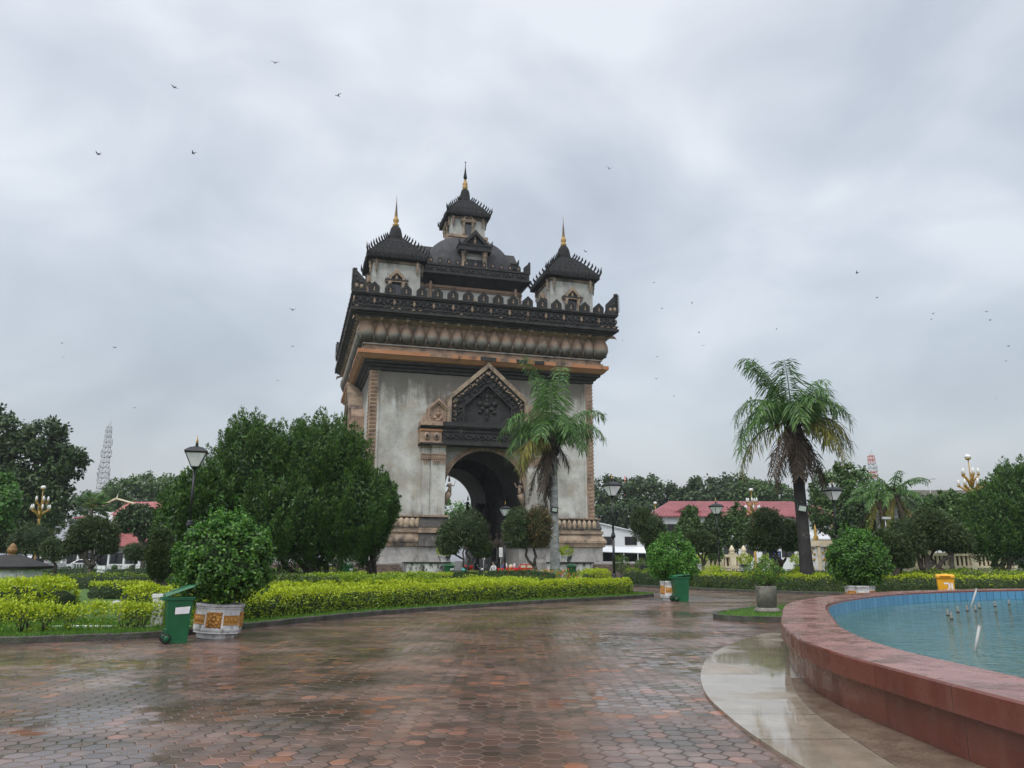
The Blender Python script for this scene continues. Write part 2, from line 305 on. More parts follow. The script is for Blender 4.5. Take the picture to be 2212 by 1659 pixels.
# ------------------------------------------------------------------ builders
class MB:
    def __init__(s): s.v = []; s.f = []; s.m = []; s.s = []; s.M = Matrix(); s.uv = None
    def add(s, vs, fs, m=0, sm=False):
        o = len(s.v); s.v += [tuple(s.M @ Vector(p)) for p in vs]
        for f in fs: s.f.append([i + o for i in f]); s.m.append(m); s.s.append(sm)
        return s
    def box(s, x0, y0, z0, x1, y1, z1, m=0):
        return s.add([(x0,y0,z0),(x1,y0,z0),(x1,y1,z0),(x0,y1,z0),(x0,y0,z1),(x1,y0,z1),(x1,y1,z1),(x0,y1,z1)],
                     [(3,2,1,0),(4,5,6,7),(0,1,5,4),(1,2,6,5),(2,3,7,6),(3,0,4,7)], m)
    def frust(s, x0, y0, x1, y1, z0, X0, Y0, X1, Y1, z1, m=0):
        return s.add([(x0,y0,z0),(x1,y0,z0),(x1,y1,z0),(x0,y1,z0),(X0,Y0,z1),(X1,Y0,z1),(X1,Y1,z1),(X0,Y1,z1)],
                     [(3,2,1,0),(4,5,6,7),(0,1,5,4),(1,2,6,5),(2,3,7,6),(3,0,4,7)], m)
    def lathe(s, prof, n=12, c=(0,0), m=0, ph=0.0, sm=True, sx=1, sy=1, mats=None):
        vs = []; fs = []; k = len(prof)
        for r, z in prof:
            for i in range(n):
                a = ph + 2 * pi * i / n; vs.append((c[0] + r * sx * math.cos(a), c[1] + r * sy * math.sin(a), z))
        for j in range(k - 1):
            ff = [(j*n+i, j*n+(i+1)%n, (j+1)*n+(i+1)%n, (j+1)*n+i) for i in range(n)]
            if mats: s.add([], [], 0)
            fs.append(ff)
        o = len(s.v); s.v += [tuple(s.M @ Vector(p)) for p in vs]
        for j, ff in enumerate(fs):
            for f in ff: s.f.append([i + o for i in f]); s.m.append(mats[j] if mats else m); s.s.append(sm)
        s.f.append([o + i for i in reversed(range(n))]); s.m.append(mats[0] if mats else m); s.s.append(False)
        s.f.append([o + (k-1)*n + i for i in range(n)]); s.m.append(mats[-1] if mats else m); s.s.append(False)
        return s
    def sq(s, prof, c=(0,0), m=0, mats=None, hx=0, hy=0):        # square-plan lathe, prof = (half, z)
        vs = []; k = len(prof)
        o = len(s.v)
        for h, z in prof:
            for a, b in ((-1,-1),(1,-1),(1,1),(-1,1)): s.v.append(tuple(s.M @ Vector((c[0]+a*(h+hx), c[1]+b*(h+hy), z))))
        for j in range(k-1):
            for i in range(4): s.f.append([o+j*4+i, o+j*4+(i+1)%4, o+(j+1)*4+(i+1)%4, o+(j+1)*4+i]); s.m.append(mats[j] if mats else m); s.s.append(False)
        s.f.append([o+3,o+2,o+1,o]); s.m.append(mats[0] if mats else m); s.s.append(False)
        s.f.append([o+(k-1)*4+i for i in range(4)]); s.m.append(mats[-1] if mats else m); s.s.append(False)
        return s
    def tube(s, pts, rad, n=6, m=0, sm=True):
        pts = [Vector(p) for p in pts]; k = len(pts)
        if not hasattr(rad, '__len__'): rad = [rad] * k
        vs = []
        for i, p in enumerate(pts):
            t = (pts[min(i+1,k-1)] - pts[max(i-1,0)]).normalized()
            u = t.cross(Vector((0,0,1)) if abs(t.z) < .9 else Vector((1,0,0))).normalized(); w_ = t.cross(u)
            for j in range(n):
                a = 2*pi*j/n; vs.append(tuple(p + (u*math.cos(a) + w_*math.sin(a))*rad[i]))
        fs = [(i*n+j, i*n+(j+1)%n, (i+1)*n+(j+1)%n, (i+1)*n+j) for i in range(k-1) for j in range(n)]
        fs.append(tuple(reversed(range(n)))); fs.append(tuple((k-1)*n+j for j in range(n)))
        # outward orientation is fixed by recalc on build
        return s.add(vs, fs, m, sm)
    def prism(s, poly, y0, y1, m=0, ms=None):                       # poly in (x, z), extruded along y
        n = len(poly)
        vs = [(x, y0, z) for x, z in poly] + [(x, y1, z) for x, z in poly]
        s.add(vs, [tuple(range(n)), tuple(reversed(range(n, 2*n)))], m)
        return s.add(vs, [(i, n+i, n+(i+1)%n, (i+1)%n) for i in range(n)], m if ms is None else ms)
    def flat(s, poly, z0, z1, m=0):                                 # poly in (x, y), extruded along z
        n = len(poly)
        vs = [(x, y, z0) for x, y in poly] + [(x, y, z1) for x, y in poly]
        return s.add(vs, [tuple(reversed(range(n))), tuple(range(n, 2*n))] + [(i, (i+1)%n, n+(i+1)%n, n+i) for i in range(n)], m)
    def ring(s, P, Q, y0, y1, m=0):                                 # frame between outer P and inner Q (same count, open at the ends), front face at y0
        n = len(P); vs = [(x,y0,z) for x,z in P]+[(x,y0,z) for x,z in Q]+[(x,y1,z) for x,z in P]+[(x,y1,z) for x,z in Q]
        fs = []
        for i in range(n-1):
            fs += [(i,i+1,n+i+1,n+i),(2*n+i,2*n+i+1,i+1,i),(n+i,n+i+1,3*n+i+1,3*n+i),(3*n+i,3*n+i+1,2*n+i+1,2*n+i)]
        fs += [(0,n,3*n,2*n),(n-1,2*n-1+0,4*n-1,3*n-1)]
        return s.add(vs, fs, m)
    def ball(s, c, r, m=0, nu=8, nv=5, sm=True):
        r = r if hasattr(r, '__len__') else (r, r, r)
        vs = [(c[0], c[1], c[2]-r[2])]
        for j in range(1, nv):
            t = -pi/2 + pi*j/nv
            for i in range(nu): a = 2*pi*i/nu; vs.append((c[0]+r[0]*math.cos(t)*math.cos(a), c[1]+r[1]*math.cos(t)*math.sin(a), c[2]+r[2]*math.sin(t)))
        vs.append((c[0], c[1], c[2]+r[2])); L = len(vs)-1
        fs = [(0, 1+(i+1)%nu, 1+i) for i in range(nu)]
        for j in range(nv-2):
            b = 1+j*nu; fs += [(b+i, b+(i+1)%nu, b+nu+(i+1)%nu, b+nu+i) for i in range(nu)]
        b = 1+(nv-2)*nu; fs += [(b+i, b+(i+1)%nu, L) for i in range(nu)]
        return s.add(vs, fs, m, sm)
    def cone(s, p0, p1, r, m=0, n=5): return s.tube([p0, p1], [r, r*.05], n, m, False)
    def build(s, name, mats, parent=None, loc=None, fix=True, bevel=0):
        me = bpy.data.meshes.new(name); me.from_pydata(s.v, [], s.f)
        for mm in (mats if isinstance(mats, (list, tuple)) else [mats]): me.materials.append(MT[mm] if isinstance(mm, str) else mm)
        me.polygons.foreach_set('material_index', s.m); me.polygons.foreach_set('use_smooth', s.s)
        if fix:
            import bmesh
            bm = bmesh.new(); bm.from_mesh(me); bmesh.ops.recalc_face_normals(bm, faces=bm.faces); bm.to_mesh(me); bm.free()
        me.update()
        o = bpy.data.objects.new(name, me); COL.objects.link(o)
        if parent: o.parent = parent
        if loc is not None: o.location = loc
        if bevel:
            b = o.modifiers.new('bevel', 'BEVEL'); b.width = bevel; b.segments = 2; b.limit_method = 'ANGLE'
        return o
def tag(o, label=None, cat=None, group=None, kind=None):
    if label: o['label'] = label
    if cat: o['category'] = cat
    if group: o['group'] = group
    if kind: o['kind'] = kind
    return o
def empty(name, loc, label, cat, group=None, rz=0.0):
    o = bpy.data.objects.new(name, None); COL.objects.link(o); o.location = loc; o.rotation_euler = (0, 0, rz); o.empty_display_size = .3
    return tag(o, label, cat, group)
def kids(o): return [c for c in bpy.data.objects if c.parent == o]
def copy_tree(o, parent=None, loc=None, rz=None, sc=None, label=None):
    c = o.copy(); COL.objects.link(c)
    if parent: c.parent = parent
    for ch in kids(o): copy_tree(ch, c)
    if loc is not None: c.location = loc
    if rz is not None: c.rotation_euler = (c.rotation_euler[0], c.rotation_euler[1], rz)
    if sc is not None: c.scale = (sc, sc, sc) if not hasattr(sc, '__len__') else sc
    if label: c['label'] = label
    return c
def rotz(k): return Matrix.Rotation(k * pi / 2, 4, 'Z')

# ---- leaves (numpy): every leaf is one small diamond face
def leaf_obj(name, P, A, N, L, Wd, mats, mi=None, parent=None, fold=.15):
    P, A, N = (np.asarray(q, np.float32) for q in (P, A, N)); n = len(P)
    A /= np.linalg.norm(A, axis=1, keepdims=True) + 1e-9
    Sd = np.cross(A, N); Sd /= np.linalg.norm(Sd, axis=1, keepdims=True) + 1e-9
    U = np.cross(Sd, A)
    L = np.broadcast_to(np.asarray(L, np.float32), (n,))[:, None]; Wd = np.broadcast_to(np.asarray(Wd, np.float32), (n,))[:, None]
    V = np.empty((n, 4, 3), np.float32)
    V[:, 0] = P; V[:, 1] = P + A*L*.45 + Sd*Wd*.5 + U*Wd*fold; V[:, 2] = P + A*L; V[:, 3] = P + A*L*.45 - Sd*Wd*.5 + U*Wd*fold
    me = bpy.data.meshes.new(name); me.vertices.add(n*4); me.vertices.foreach_set('co', V.ravel())
    me.loops.add(n*4); me.loops.foreach_set('vertex_index', np.arange(n*4, dtype=np.int32))
    me.polygons.add(n); me.polygons.foreach_set('loop_start', np.arange(n, dtype=np.int32)*4)
    for mm in (mats if isinstance(mats, (list, tuple)) else [mats]): me.materials.append(MT[mm])
    if mi is not None: me.polygons.foreach_set('material_index', np.asarray(mi, np.int32))
    me.update(calc_edges=True); me.validate()
    o = bpy.data.objects.new(name, me); COL.objects.link(o)
    if parent: o.parent = parent
    return o
def rdir(g, n):
    v = g.normal(size=(n, 3)); return v / np.linalg.norm(v, axis=1, keepdims=True)
def outer(g, lob, wgt, n, shell, up=0.0, tol=.86):
    """points on the outside of a union of ellipsoids"""
    C = []; D = []; I = []; have = 0
    for _ in range(12):
        k = n*2; li = g.choice(len(lob), k, p=wgt); dr = rdir(g, k)
        if up: dr[:, 2] += up; dr /= np.linalg.norm(dr, axis=1, keepdims=True)
        P = lob[li, :3] + dr*lob[li, 3:6]*g.uniform(shell[0], shell[1], k)[:, None]
        ok = np.ones(k, bool)
        for j in range(len(lob)):
            q = (((P-lob[j, :3])/lob[j, 3:6])**2).sum(1)**.5; ok &= (q > tol*min(1, shell[0]/.8)) | (li == j)
        C.append(P[ok]); D.append(dr[ok]); I.append(li[ok]); have += ok.sum()
        if have >= n: break
    C, D, I = np.vstack(C), np.vstack(D), np.concatenate(I)
    if len(C) < n: r_ = g.integers(0, len(C), n); return C[r_], D[r_], I[r_]
    return C[:n], D[:n], I[:n]
def crown(g, lobes, n, clumps=120, cr=.28, shell=(.72, 1.0), core=.22, up=0.0):
    """leaf positions and outward directions gathered in clumps over the lobes of a crown"""
    lob = np.asarray(lobes, np.float64); wgt = (lob[:, 3]*lob[:, 4] + lob[:, 5]*(lob[:, 3]+lob[:, 4])); wgt /= wgt.sum()
    C, dr, li = outer(g, lob, wgt, clumps, shell, up)
    # drop clumps deep inside another lobe
    nc = int(n*(1-core)); ci = g.integers(0, clumps, nc)
    sz = lob[li, 3:6].mean(axis=1)*cr*g.uniform(.6, 1.25, clumps)
    off = rdir(g, nc)*(g.uniform(0, 1, nc)**.6)[:, None]*sz[ci][:, None]
    P = C[ci] + off; O = dr[ci]*.8 + off/(sz[ci][:, None]+1e-6)*.7
    nk = n - nc; P2, d2, l2 = outer(g, lob, wgt, nk, (.62, .93), 0.0, .6)
    P = np.vstack([P, P2]); O = np.vstack([O, d2])
    return P, O/(np.linalg.norm(O, axis=1, keepdims=True)+1e-9)
def crown_obj(name, g, lobes, n, L, Wd, mats, parent, clumps=120, cr=.28, shell=(.72, 1.0), core=.22, droop=.3, along=.5, up=0.0, mi=None, zmin=None):
    P, O = crown(g, lobes, n, clumps, cr, shell, core, up)
    if zmin is not None: P[:, 2] = np.maximum(P[:, 2], zmin)
    A = rdir(g, n) + O*along; A[:, 2] -= droop
    N = O + rdir(g, n)*.55
    idx = mi(P, O, g) if mi else None
    return leaf_obj(name, P, A, N, L*g.uniform(.6, 1.2, n), Wd*g.uniform(.7, 1.2, n), mats, idx, parent)
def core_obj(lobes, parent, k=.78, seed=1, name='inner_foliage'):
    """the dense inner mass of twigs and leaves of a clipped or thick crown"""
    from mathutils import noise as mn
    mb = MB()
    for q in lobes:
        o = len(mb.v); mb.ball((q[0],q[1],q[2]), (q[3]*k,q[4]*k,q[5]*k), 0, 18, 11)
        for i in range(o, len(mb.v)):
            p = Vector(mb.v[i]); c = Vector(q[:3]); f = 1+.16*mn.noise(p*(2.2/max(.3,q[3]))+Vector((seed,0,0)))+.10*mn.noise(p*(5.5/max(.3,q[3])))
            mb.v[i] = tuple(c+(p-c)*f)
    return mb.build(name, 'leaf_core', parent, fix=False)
def trunk_mb(mb, paths, m=0, n=7):
    for pts, r in paths: mb.tube(pts, r, n, m)
    return mb
def limb(p0, p1, r0, r1, k=5, wob=.08, g=rnd):
    p0, p1 = Vector(p0), Vector(p1); L = (p1-p0).length; out = []
    for i in range(k+1):
        t = i/k; q = p0.lerp(p1, t)
        if 0 < i < k: q += Vector((g.uniform(-1,1), g.uniform(-1,1), g.uniform(-.5,.5)))*L*wob
        out.append(q)
    return out, [r0+(r1-r0)*i/k for i in range(k+1)]
def smooth(pts, k=4, closed=False):
    P = [Vector((*p, 0)) if len(p) == 2 else Vector(p) for p in pts]; n = len(P); out = []
    for i in range(n if closed else n-1):
        a, b, c, d = (P[(i-1)%n], P[i], P[(i+1)%n], P[(i+2)%n]) if closed else (P[max(i-1,0)], P[i], P[i+1], P[min(i+2,n-1)])
        for j in range(k):
            t = j/k; out.append(.5*((2*b)+(c-a)*t+(2*a-5*b+4*c-d)*t*t+(3*b-a-3*c+d)*t**3))
    if not closed: out.append(P[-1])
    return out

# ------------------------------------------------------------------ the monumental arch (local frame: x along the front, y into depth)
MC, MROT = Vector((-6.10, 90.98, 0)), R(15.814)
arch = empty('triumphal_arch', MC, 'huge weathered stone arch with black towers and golden spires in the park centre', 'monument', rz=MROT)
# walls with an arched passage through each side
AW, AR, AZ = 4.2, 4.2, 8.5
mb = MB()
arc = [(AR*math.cos(pi*i/24), AZ+AR*math.sin(pi*i/24)) for i in range(25)]            # right to left
for k in range(4):
    mb.M = rotz(k)
    y = -12.0
    mb.add([(4.2,y,5.9),(12,y,5.9),(12,y,AZ),(4.2,y,AZ)], [(0,1,2,3)]); mb.add([(-12,y,5.9),(-4.2,y,5.9),(-4.2,y,AZ),(-12,y,AZ)], [(0,1,2,3)])
    mb.add([(4.2,y,AZ),(12,y,AZ),(12,y,21),(4.2,y,21)], [(0,1,2,3)]); mb.add([(-12,y,AZ),(-4.2,y,AZ),(-4.2,y,21),(-12,y,21)], [(0,1,2,3)])
    for (xa, za), (xb, zb) in zip(arc, arc[1:]): mb.add([(xb,y,zb),(xa,y,za),(xa,y,21),(xb,y,21)], [(0,1,2,3)])
    for z0, z1, h in ((.2, 5.9, 4.2),):
        pass
mb.build('wall', 'plaster', arch, fix=False)
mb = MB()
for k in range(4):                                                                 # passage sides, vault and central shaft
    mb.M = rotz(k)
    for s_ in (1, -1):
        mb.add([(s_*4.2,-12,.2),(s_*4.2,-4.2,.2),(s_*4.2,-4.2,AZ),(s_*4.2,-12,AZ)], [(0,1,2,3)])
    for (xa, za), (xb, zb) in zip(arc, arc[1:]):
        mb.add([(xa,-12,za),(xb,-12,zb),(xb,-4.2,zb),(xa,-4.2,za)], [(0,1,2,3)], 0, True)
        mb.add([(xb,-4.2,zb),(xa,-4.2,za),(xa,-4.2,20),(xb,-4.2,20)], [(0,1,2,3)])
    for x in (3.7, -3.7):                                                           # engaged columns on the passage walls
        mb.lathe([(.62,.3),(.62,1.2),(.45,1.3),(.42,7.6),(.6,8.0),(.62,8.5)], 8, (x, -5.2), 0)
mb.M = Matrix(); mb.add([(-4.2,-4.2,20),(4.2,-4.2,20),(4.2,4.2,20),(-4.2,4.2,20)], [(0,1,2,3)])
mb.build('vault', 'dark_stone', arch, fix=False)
# plinths, one under each pier: dado, broken ledge, ochre base, torus, petal band
prof = [(.65,.0),(.65,2.92),(.85,3.0),(.9,3.3),(1.0,3.4),(1.0,3.62),(.62,4.15),(.62,4.28),(.76,4.32),(.76,4.58),(.55,4.64),(.55,4.78),(.66,4.84),(.55,5.1),(.38,5.78),(.58,5.84),(.58,5.93),(.0,5.98)]
pm = [0,1,1,1,1,1,1,1,1,2,1,2,2,2,1,1,1]
for k in range(4):
    mb = MB(); mb.M = rotz(k)
    mb.sq([(3.9+a, z) for a, z in prof], (8.1, -8.1), mats=pm)
    for j in range(14):                                                             # upright petals on the two outer faces
        q = 4.6 + j*.555
        for a, b, rx, ry in ((q, -12.55, .24, .16), (12.55, -q, .16, .24)):
            mb.ball((a, b, 5.24), (rx*1.05, ry*1.5, .50), 3, 8, 5)
        mb.cone((q, -12.5, 5.80), (q, -12.72, 5.98), .12, 1, 4); mb.cone((12.5, -q, 5.80), (12.72, -q, 5.98), .12, 1, 4)
    for x0 in (4.05, ):                                                             # projecting base below the pilasters
        mb.M = rotz(k); 
        for sgn in (1, -1):
            xs = sorted((sgn*4.05, sgn*6.75))
            if sgn == 1 or True:
                mb2 = mb
                mb.box(xs[0], -13.35, 0.1, xs[1], -12.5, 2.9, 0 if sgn == 1 else 0)
                mb.frust(xs[0]-.15, -13.75, xs[1]+.15, -12.4, 2.95, xs[0], -13.4, xs[1], -12.4, 4.2, 2)
                mb.box(xs[0]-.1, -13.6, 4.25, xs[1]+.1, -12.4, 4.75, 1); mb.frust(xs[0]-.1, -13.6, xs[1]+.1, -12.4, 4.8, xs[0]+.05, -13.25, xs[1]-.05, -12.4, 5.75, 2)
                mb.box(xs[0]-.08, -13.5, 5.78, xs[1]+.08, -12.2, 5.97, 1)
    mb.build('plinth', ['dado', 'ochre', 'grime_stone', 'petal'], arch)
# carved strips at the wall corners
for k in range(4):
    mb = MB(); mb.M = rotz(k)
    mb.box(11.25, -12.07, 5.98, 12.07, -11.25, 20.7)
    for j in range(36):
        z = 6.15 + j*.4
        mb.prism([(11.42, z), (11.95, z+.10), (12.0, z+.30), (11.7, z+.22), (11.45, z+.32)], -12.13, -12.06)
        mb.add([(12.07,-11.3,z),(12.07,-12.0,z),(12.22,-11.95,z+.26),(12.20,-11.4,z+.26),(12.07,-11.3,z+.3),(12.07,-12.0,z+.3)], [(0,1,2,3),(3,2,5,4),(1,5,2),(0,3,4)])
    mb.box(11.05, -12.12, 5.98, 11.25, -12.0, 20.7, 1); mb.box(12.0, -11.25, 5.98, 12.12, -11.05, 20.7, 1)
    mb.build('corner_strip', ['ochre_clean', 'plaster'], arch)
# cornice with the orange band
mb = MB()
mb.sq([(12.0,20.5),(12.2,20.6),(12.2,20.85),(12.45,20.95),(12.45,21.15),(12.8,21.25),(12.8,21.5),(13.1,21.58),(13.46,21.95),(13.52,21.97),(13.52,22.36),(13.05,22.40),(13.05,22.66),(12.85,22.68),(12.85,22.98),(13.0,23.02),(13.0,23.15),(12.5,23.2)],
      mats=[0,0,0,0,0,0,4,4,2,2,2,1,1,1,1,3,3])
for k in range(4):
    mb.M = rotz(k)
    for x0, x1, mm in ((-6.2,-4.0,1),(-.9,.8,0),(1.2,2.2,1),(3.0,4.2,0),(5.0,6.1,0),(7.4,9.2,1)):        # stretches where the plaster has come away
        mb.box(x0, -13.545, 21.98, x1, -13.4, 22.37, mm)
mb.build('cornice', ['black_stone', 'brick_brown', 'orange', 'dado', 'orange_dull'], arch)
# lotus frieze
mb = MB()
mb.sq([(12.5,23.12),(12.8,23.35),(13.0,23.9),(13.0,24.6),(13.1,25.2),(13.75,25.65)], m=2)
NP = 20; stp = 26.6/NP
for k in range(4):
    mb.M = rotz(k)
    for j in range(NP):
        x = -13.3 + (j+.5)*stp
        if 0 < j < NP-1:
            prf = [(.0,23.2,.10),(.38,23.36,.38),(.62,23.72,.57),(.68,24.15,.62),(.62,24.6,.57),(.48,25.0,.43),(.34,25.32,.24),(.25,25.5,.08)]
            vs = []; nn_ = 8
            for dpt, z, hw in prf:
                for i in range(nn_+1):
                    a = pi*i/nn_; vs.append((x - hw*math.cos(a), -13.0 - dpt*math.sin(a), z))
            fs = [(r*(nn_+1)+i, r*(nn_+1)+i+1, (r+1)*(nn_+1)+i+1, (r+1)*(nn_+1)+i) for r in range(len(prf)-1) for i in range(nn_)]
            mb.add(vs, fs, 0, True)
        mb.add([(x-.26,-13.4,25.6),(x,-13.68,25.40),(x+.26,-13.4,25.6),(x,-13.85,25.66),(x-.22,-13.75,25.66),(x+.22,-13.75,25.66)], [(0,1,4),(1,3,4),(1,5,3),(1,2,5)], 1)
        mb.ball((x+stp/2, -13.3, 23.6), (.1,.14,.3), 0, 6, 4)
    mb.lathe([(.3,23.2),(.75,23.5),(1.0,24.1),(.95,24.7),(.72,25.2),(.8,25.45),(1.15,25.62)], 14, (12.75,-12.75), 0)
    mb.add([(13.2,-13.2,25.55),(14.1,-14.1,25.35),(13.9,-14.2,25.66),(14.2,-13.9,25.66),(14.25,-14.25,25.1)], [(0,1,2),(0,3,1),(1,4,2),(1,3,4)], 1)
mb.build('lotus_frieze', ['lotus', 'ochre_clean', 'brick_brown'], arch)
# parapet: mouldings, carved band, merlons
mb = MB()
mb.sq([(13.6,25.6),(13.85,25.66),(13.85,25.85),(14.1,25.92),(14.1,26.02),(14.45,26.12),(14.45,26.38),(14.3,26.42),(14.3,26.6),(14.4,26.63),(14.4,26.72),(14.15,26.76),(14.15,27.72),(14.35,27.78),(14.35,27.9),(14.45,27.93),(14.45,28.06),(13.5,28.06),(13.5,27.3),(.2,27.3)], m=0)
g5 = random.Random(3)
def relief(mb, x, y, z, s, m=0, dpt=.10):
    """a knot of carved scrollwork: ovals and leaves"""
    for a, b, ra, rb in ((-.36,0,.20,.30),(.36,0,.20,.30),(0,.24,.15,.14),(0,-.24,.15,.14),(0,0,.12,.12),(-.75,.2,.16,.12),(-.75,-.2,.16,.12),(.75,.2,.16,.12),(.75,-.2,.16,.12)):
        mb.ball((x+a*s, y, z+b*s), (ra*s, dpt, rb*s), m, 6, 4)
for k in range(4):
    mb.M = rotz(k)
    for j in range(14):
        x = -13.2 + j*2.03
        relief(mb, x, -14.17, 27.24, 1.0, 0, .16)
        mb.prism([(x+.86,27.24),(x+1.02,27.6),(x+1.18,27.24),(x+1.02,26.88)], -14.27, -14.15, 1)
    for j in range(40): mb.ball((-13.9+j*.713, -14.42, 26.5), (.2,.1,.08), 1 if g5.random() < .3 else 0, 6, 4)
    if k == 2:
        for j in range(17): mb.prism([(-13.04+j*1.63-.55,28.0),(-13.04+j*1.63+.55,28.0),(-13.04+j*1.63+.55,28.75),(-13.04+j*1.63,29.25),(-13.04+j*1.63-.55,28.75)], -14.3, -13.8)
para = mb.build('parapet', ['black_stone', 'brick_brown'], arch)
mb = MB()
mb.prism([(-.55,0),(.55,0),(.55,.72),(0,1.24),(-.55,.72)], -.22, .22, 0)
mb.ring([(-.34,.05),(-.34,.62),(0,.98),(.34,.62),(.34,.05)], [(-.24,.1),(-.24,.57),(0,.84),(.24,.57),(.24,.1)], -.29, -.2, 0)
mb.ball((0,-.22,.30),(.13,.10,.16),1,6,4); mb.ball((0,-.22,.55),(.08,.08,.16),1,6,4); mb.box(-.2,-.28,.05,.2,-.2,.13,0)
mer = mb.build('merlon', ['black_stone', 'ochre'], para)
first = True
for k in (0, 1, 3):
    for j in range(16):
        x = -13.04 + (j+.5)*1.63
        p = rotz(k) @ Vector((x, -14.05, 28.05))
        o = mer if first else mer.copy()
        if not first: COL.objects.link(o)
        first = False
        o.location = p; o.rotation_euler = (0, 0, k*pi/2)
for k in range(4):
    mb = MB(); mb.M = rotz(k)
    for ax in (0, 1):
        def P3(a, z, d0): return (14.42-a, -14.42+d0, z) if ax == 0 else (14.42-d0, -14.42+a, z)
        pl = [(0,28.07),(1.35,28.07),(1.35,29.2),(.12,30.5),(0,30.45)]
        n = len(pl)
        vs = [P3(a,z,0 if ax == 0 else .01) for a,z in pl] + [P3(a,z,.4) for a,z in pl]
        mb.add(vs, [tuple(range(n)), tuple(range(n,2*n))] + [(i,(i+1)%n,n+(i+1)%n,n+i) for i in range(n)], 0)
        for a, z, r_ in ((.4,28.6,.22),(.9,28.55,.2),(.45,29.2,.2),(.85,29.0,.15),(.3,29.7,.14)):
            c = P3(a, z, 0); mb.ball(c, (r_,.1,r_*1.2) if ax == 0 else (.1,r_,r_*1.2), 1 if z < 28.7 else 0, 6, 4)
    for j in range(7): mb.cone((14.4,-14.4,28.3+j*.3), (14.58,-14.58,28.55+j*.3), .1, 0, 4)
    mb.build('corner_finial', ['black_stone', 'ochre'], para)

# towers
def gable_window(w=1.0, h=2.4, gh=1.3):
    """door or window surround: dark opening, columns, lintel, stepped gable"""
    mb = MB()
    mb.box(-w*.42, -.06, 0, w*.42, .05, h, 2)
    for s_ in (-1, 1):
        mb.lathe([(.19*w,0),(.19*w,.3),(.13*w,.35),(.12*w,h*.72),(.2*w,h*.78),(.14*w,h*.84),(.22*w,h*.92),(.22*w,h)], 8, (s_*w*.62,-.22), 0)
        for j in range(3): mb.cone((s_*w*(.95-j*.16),-.25,h+.2), (s_*w*(1.0-j*.16),-.25,h+.55+.12*j), .09*w, 1, 4)
    mb.box(-w, -.45, h, w, .02, h+.16, 0); mb.box(-w*1.05, -.5, h+.16, w*1.05, .02, h+.28, 1)
    P = [(-w*.72,h+.28),(-w*.72,h+.55),(0,h+gh+.3),(w*.72,h+.55),(w*.72,h+.28)]; Q = [(-w*.5,h+.28),(-w*.5,h+.5),(0,h+gh*.75+.1),(w*.5,h+.5),(w*.5,h+.28)]
    mb.ring(P, Q, -.42, .02, 0); mb.prism(Q, -.2, .02, 1); mb.ball((0,-.22,h+.55),(.16*w,.1,.22*w),0,6,4); mb.ball((0,-.22,h+.85),(.09*w,.1,.14*w),0,6,4)
    return mb
def tower_roof(mb, eh, z0, prof, nf=7, fl=.34):
    """concave pyramid roof with tiers and a crest of flame finials along every hip"""
    pf = [(eh-.35, z0), (eh, z0+.05)]
    for h, z in prof: pf += [(h, z)]
    pf2 = []
    for i, (h, z) in enumerate(pf):
        pf2.append((h, z))
        if 1 < i < len(pf)-1:
            nh, nz = pf[i+1]
            for q in (.33, .66): pf2 += [(h+(nh-h)*q+.05, z+(nz-z)*q), (h+(nh-h)*q-.04, z+(nz-z)*q+.03)]
    mb.sq(pf2, m=0)
    pr = [(eh, z0+.35)] + list(prof[1:])
    for k in range(4):
        mb.M = mb.M @ rotz(1)
        tot = len(pr)-1
        for j in range(nf+1):
            t = j/nf*tot; i = min(int(t), tot-1); u = t-i
            h = pr[i][0]+(pr[i+1][0]-pr[i][0])*u; z = pr[i][1]+(pr[i+1][1]-pr[i][1])*u
            s_ = fl*(1.5 if j == 0 else 1.0-.3*j/nf)
            mb.add([(h-.12,-h-.02,z),(h+.06,-h+.16,z),(h+.20,-h-.20,z+s_*.7),(h+.16,-h-.16,z+s_*1.9),(h-.05,-h+.05,z+s_*.6),(h-.15,-h+.15,z-.1)], [(0,2,3),(0,3,4),(1,3,2),(1,4,3),(0,4,5),(1,5,4),(0,1,2)], 0)
        for j in range(-6, 7):
            q = j*eh*.152; k_ = fl*rnd.uniform(.5,1.3); mb.cone((q,-eh+.08,z0+.35), (q+rnd.uniform(-.06,.06),-eh-.06,z0+.38+k_), .17, 0, 4); mb.ball((q+.1,-eh,z0+.2), (.16,.08,.12), 0, 5, 3)
        for (h_, z_) in prof[1:4]:
            for j in range(-3, 4): q = j*h_*.27; mb.cone((q,-h_+.06,z_-.05), (q,-h_-.02,z_+fl*.5), .12, 0, 4)
    return mb
def spire(mb, s, z0, z1, zt):
    mb.lathe([(.34*s,z0-.1),(.30*s,z0+.08),(.38*s,z0+.18),(.24*s,z0+.3),(.20*s,z0+.42),(.33*s,z0+.62),(.30*s,z0+.85),(.15*s,z0+1.1),(.2*s,z0+1.18),(.12*s,z0+1.3)], 10, m=0)
    n = 10; prof = []
    for j in range(n): z = z0+1.3+(z1-z0-1.3)*j/n; r_ = .16*s*(1-j/n)+.03; prof += [(r_,z),(r_*.62,z+(z1-z0-1.3)/n*.7)]
    prof += [(.02,z1)]; mb.lathe(prof, 8, m=1)
    mb.tube([(0,0,z1-.1),(0,0,zt)], [.03,.015], 5, 1)
    return mb
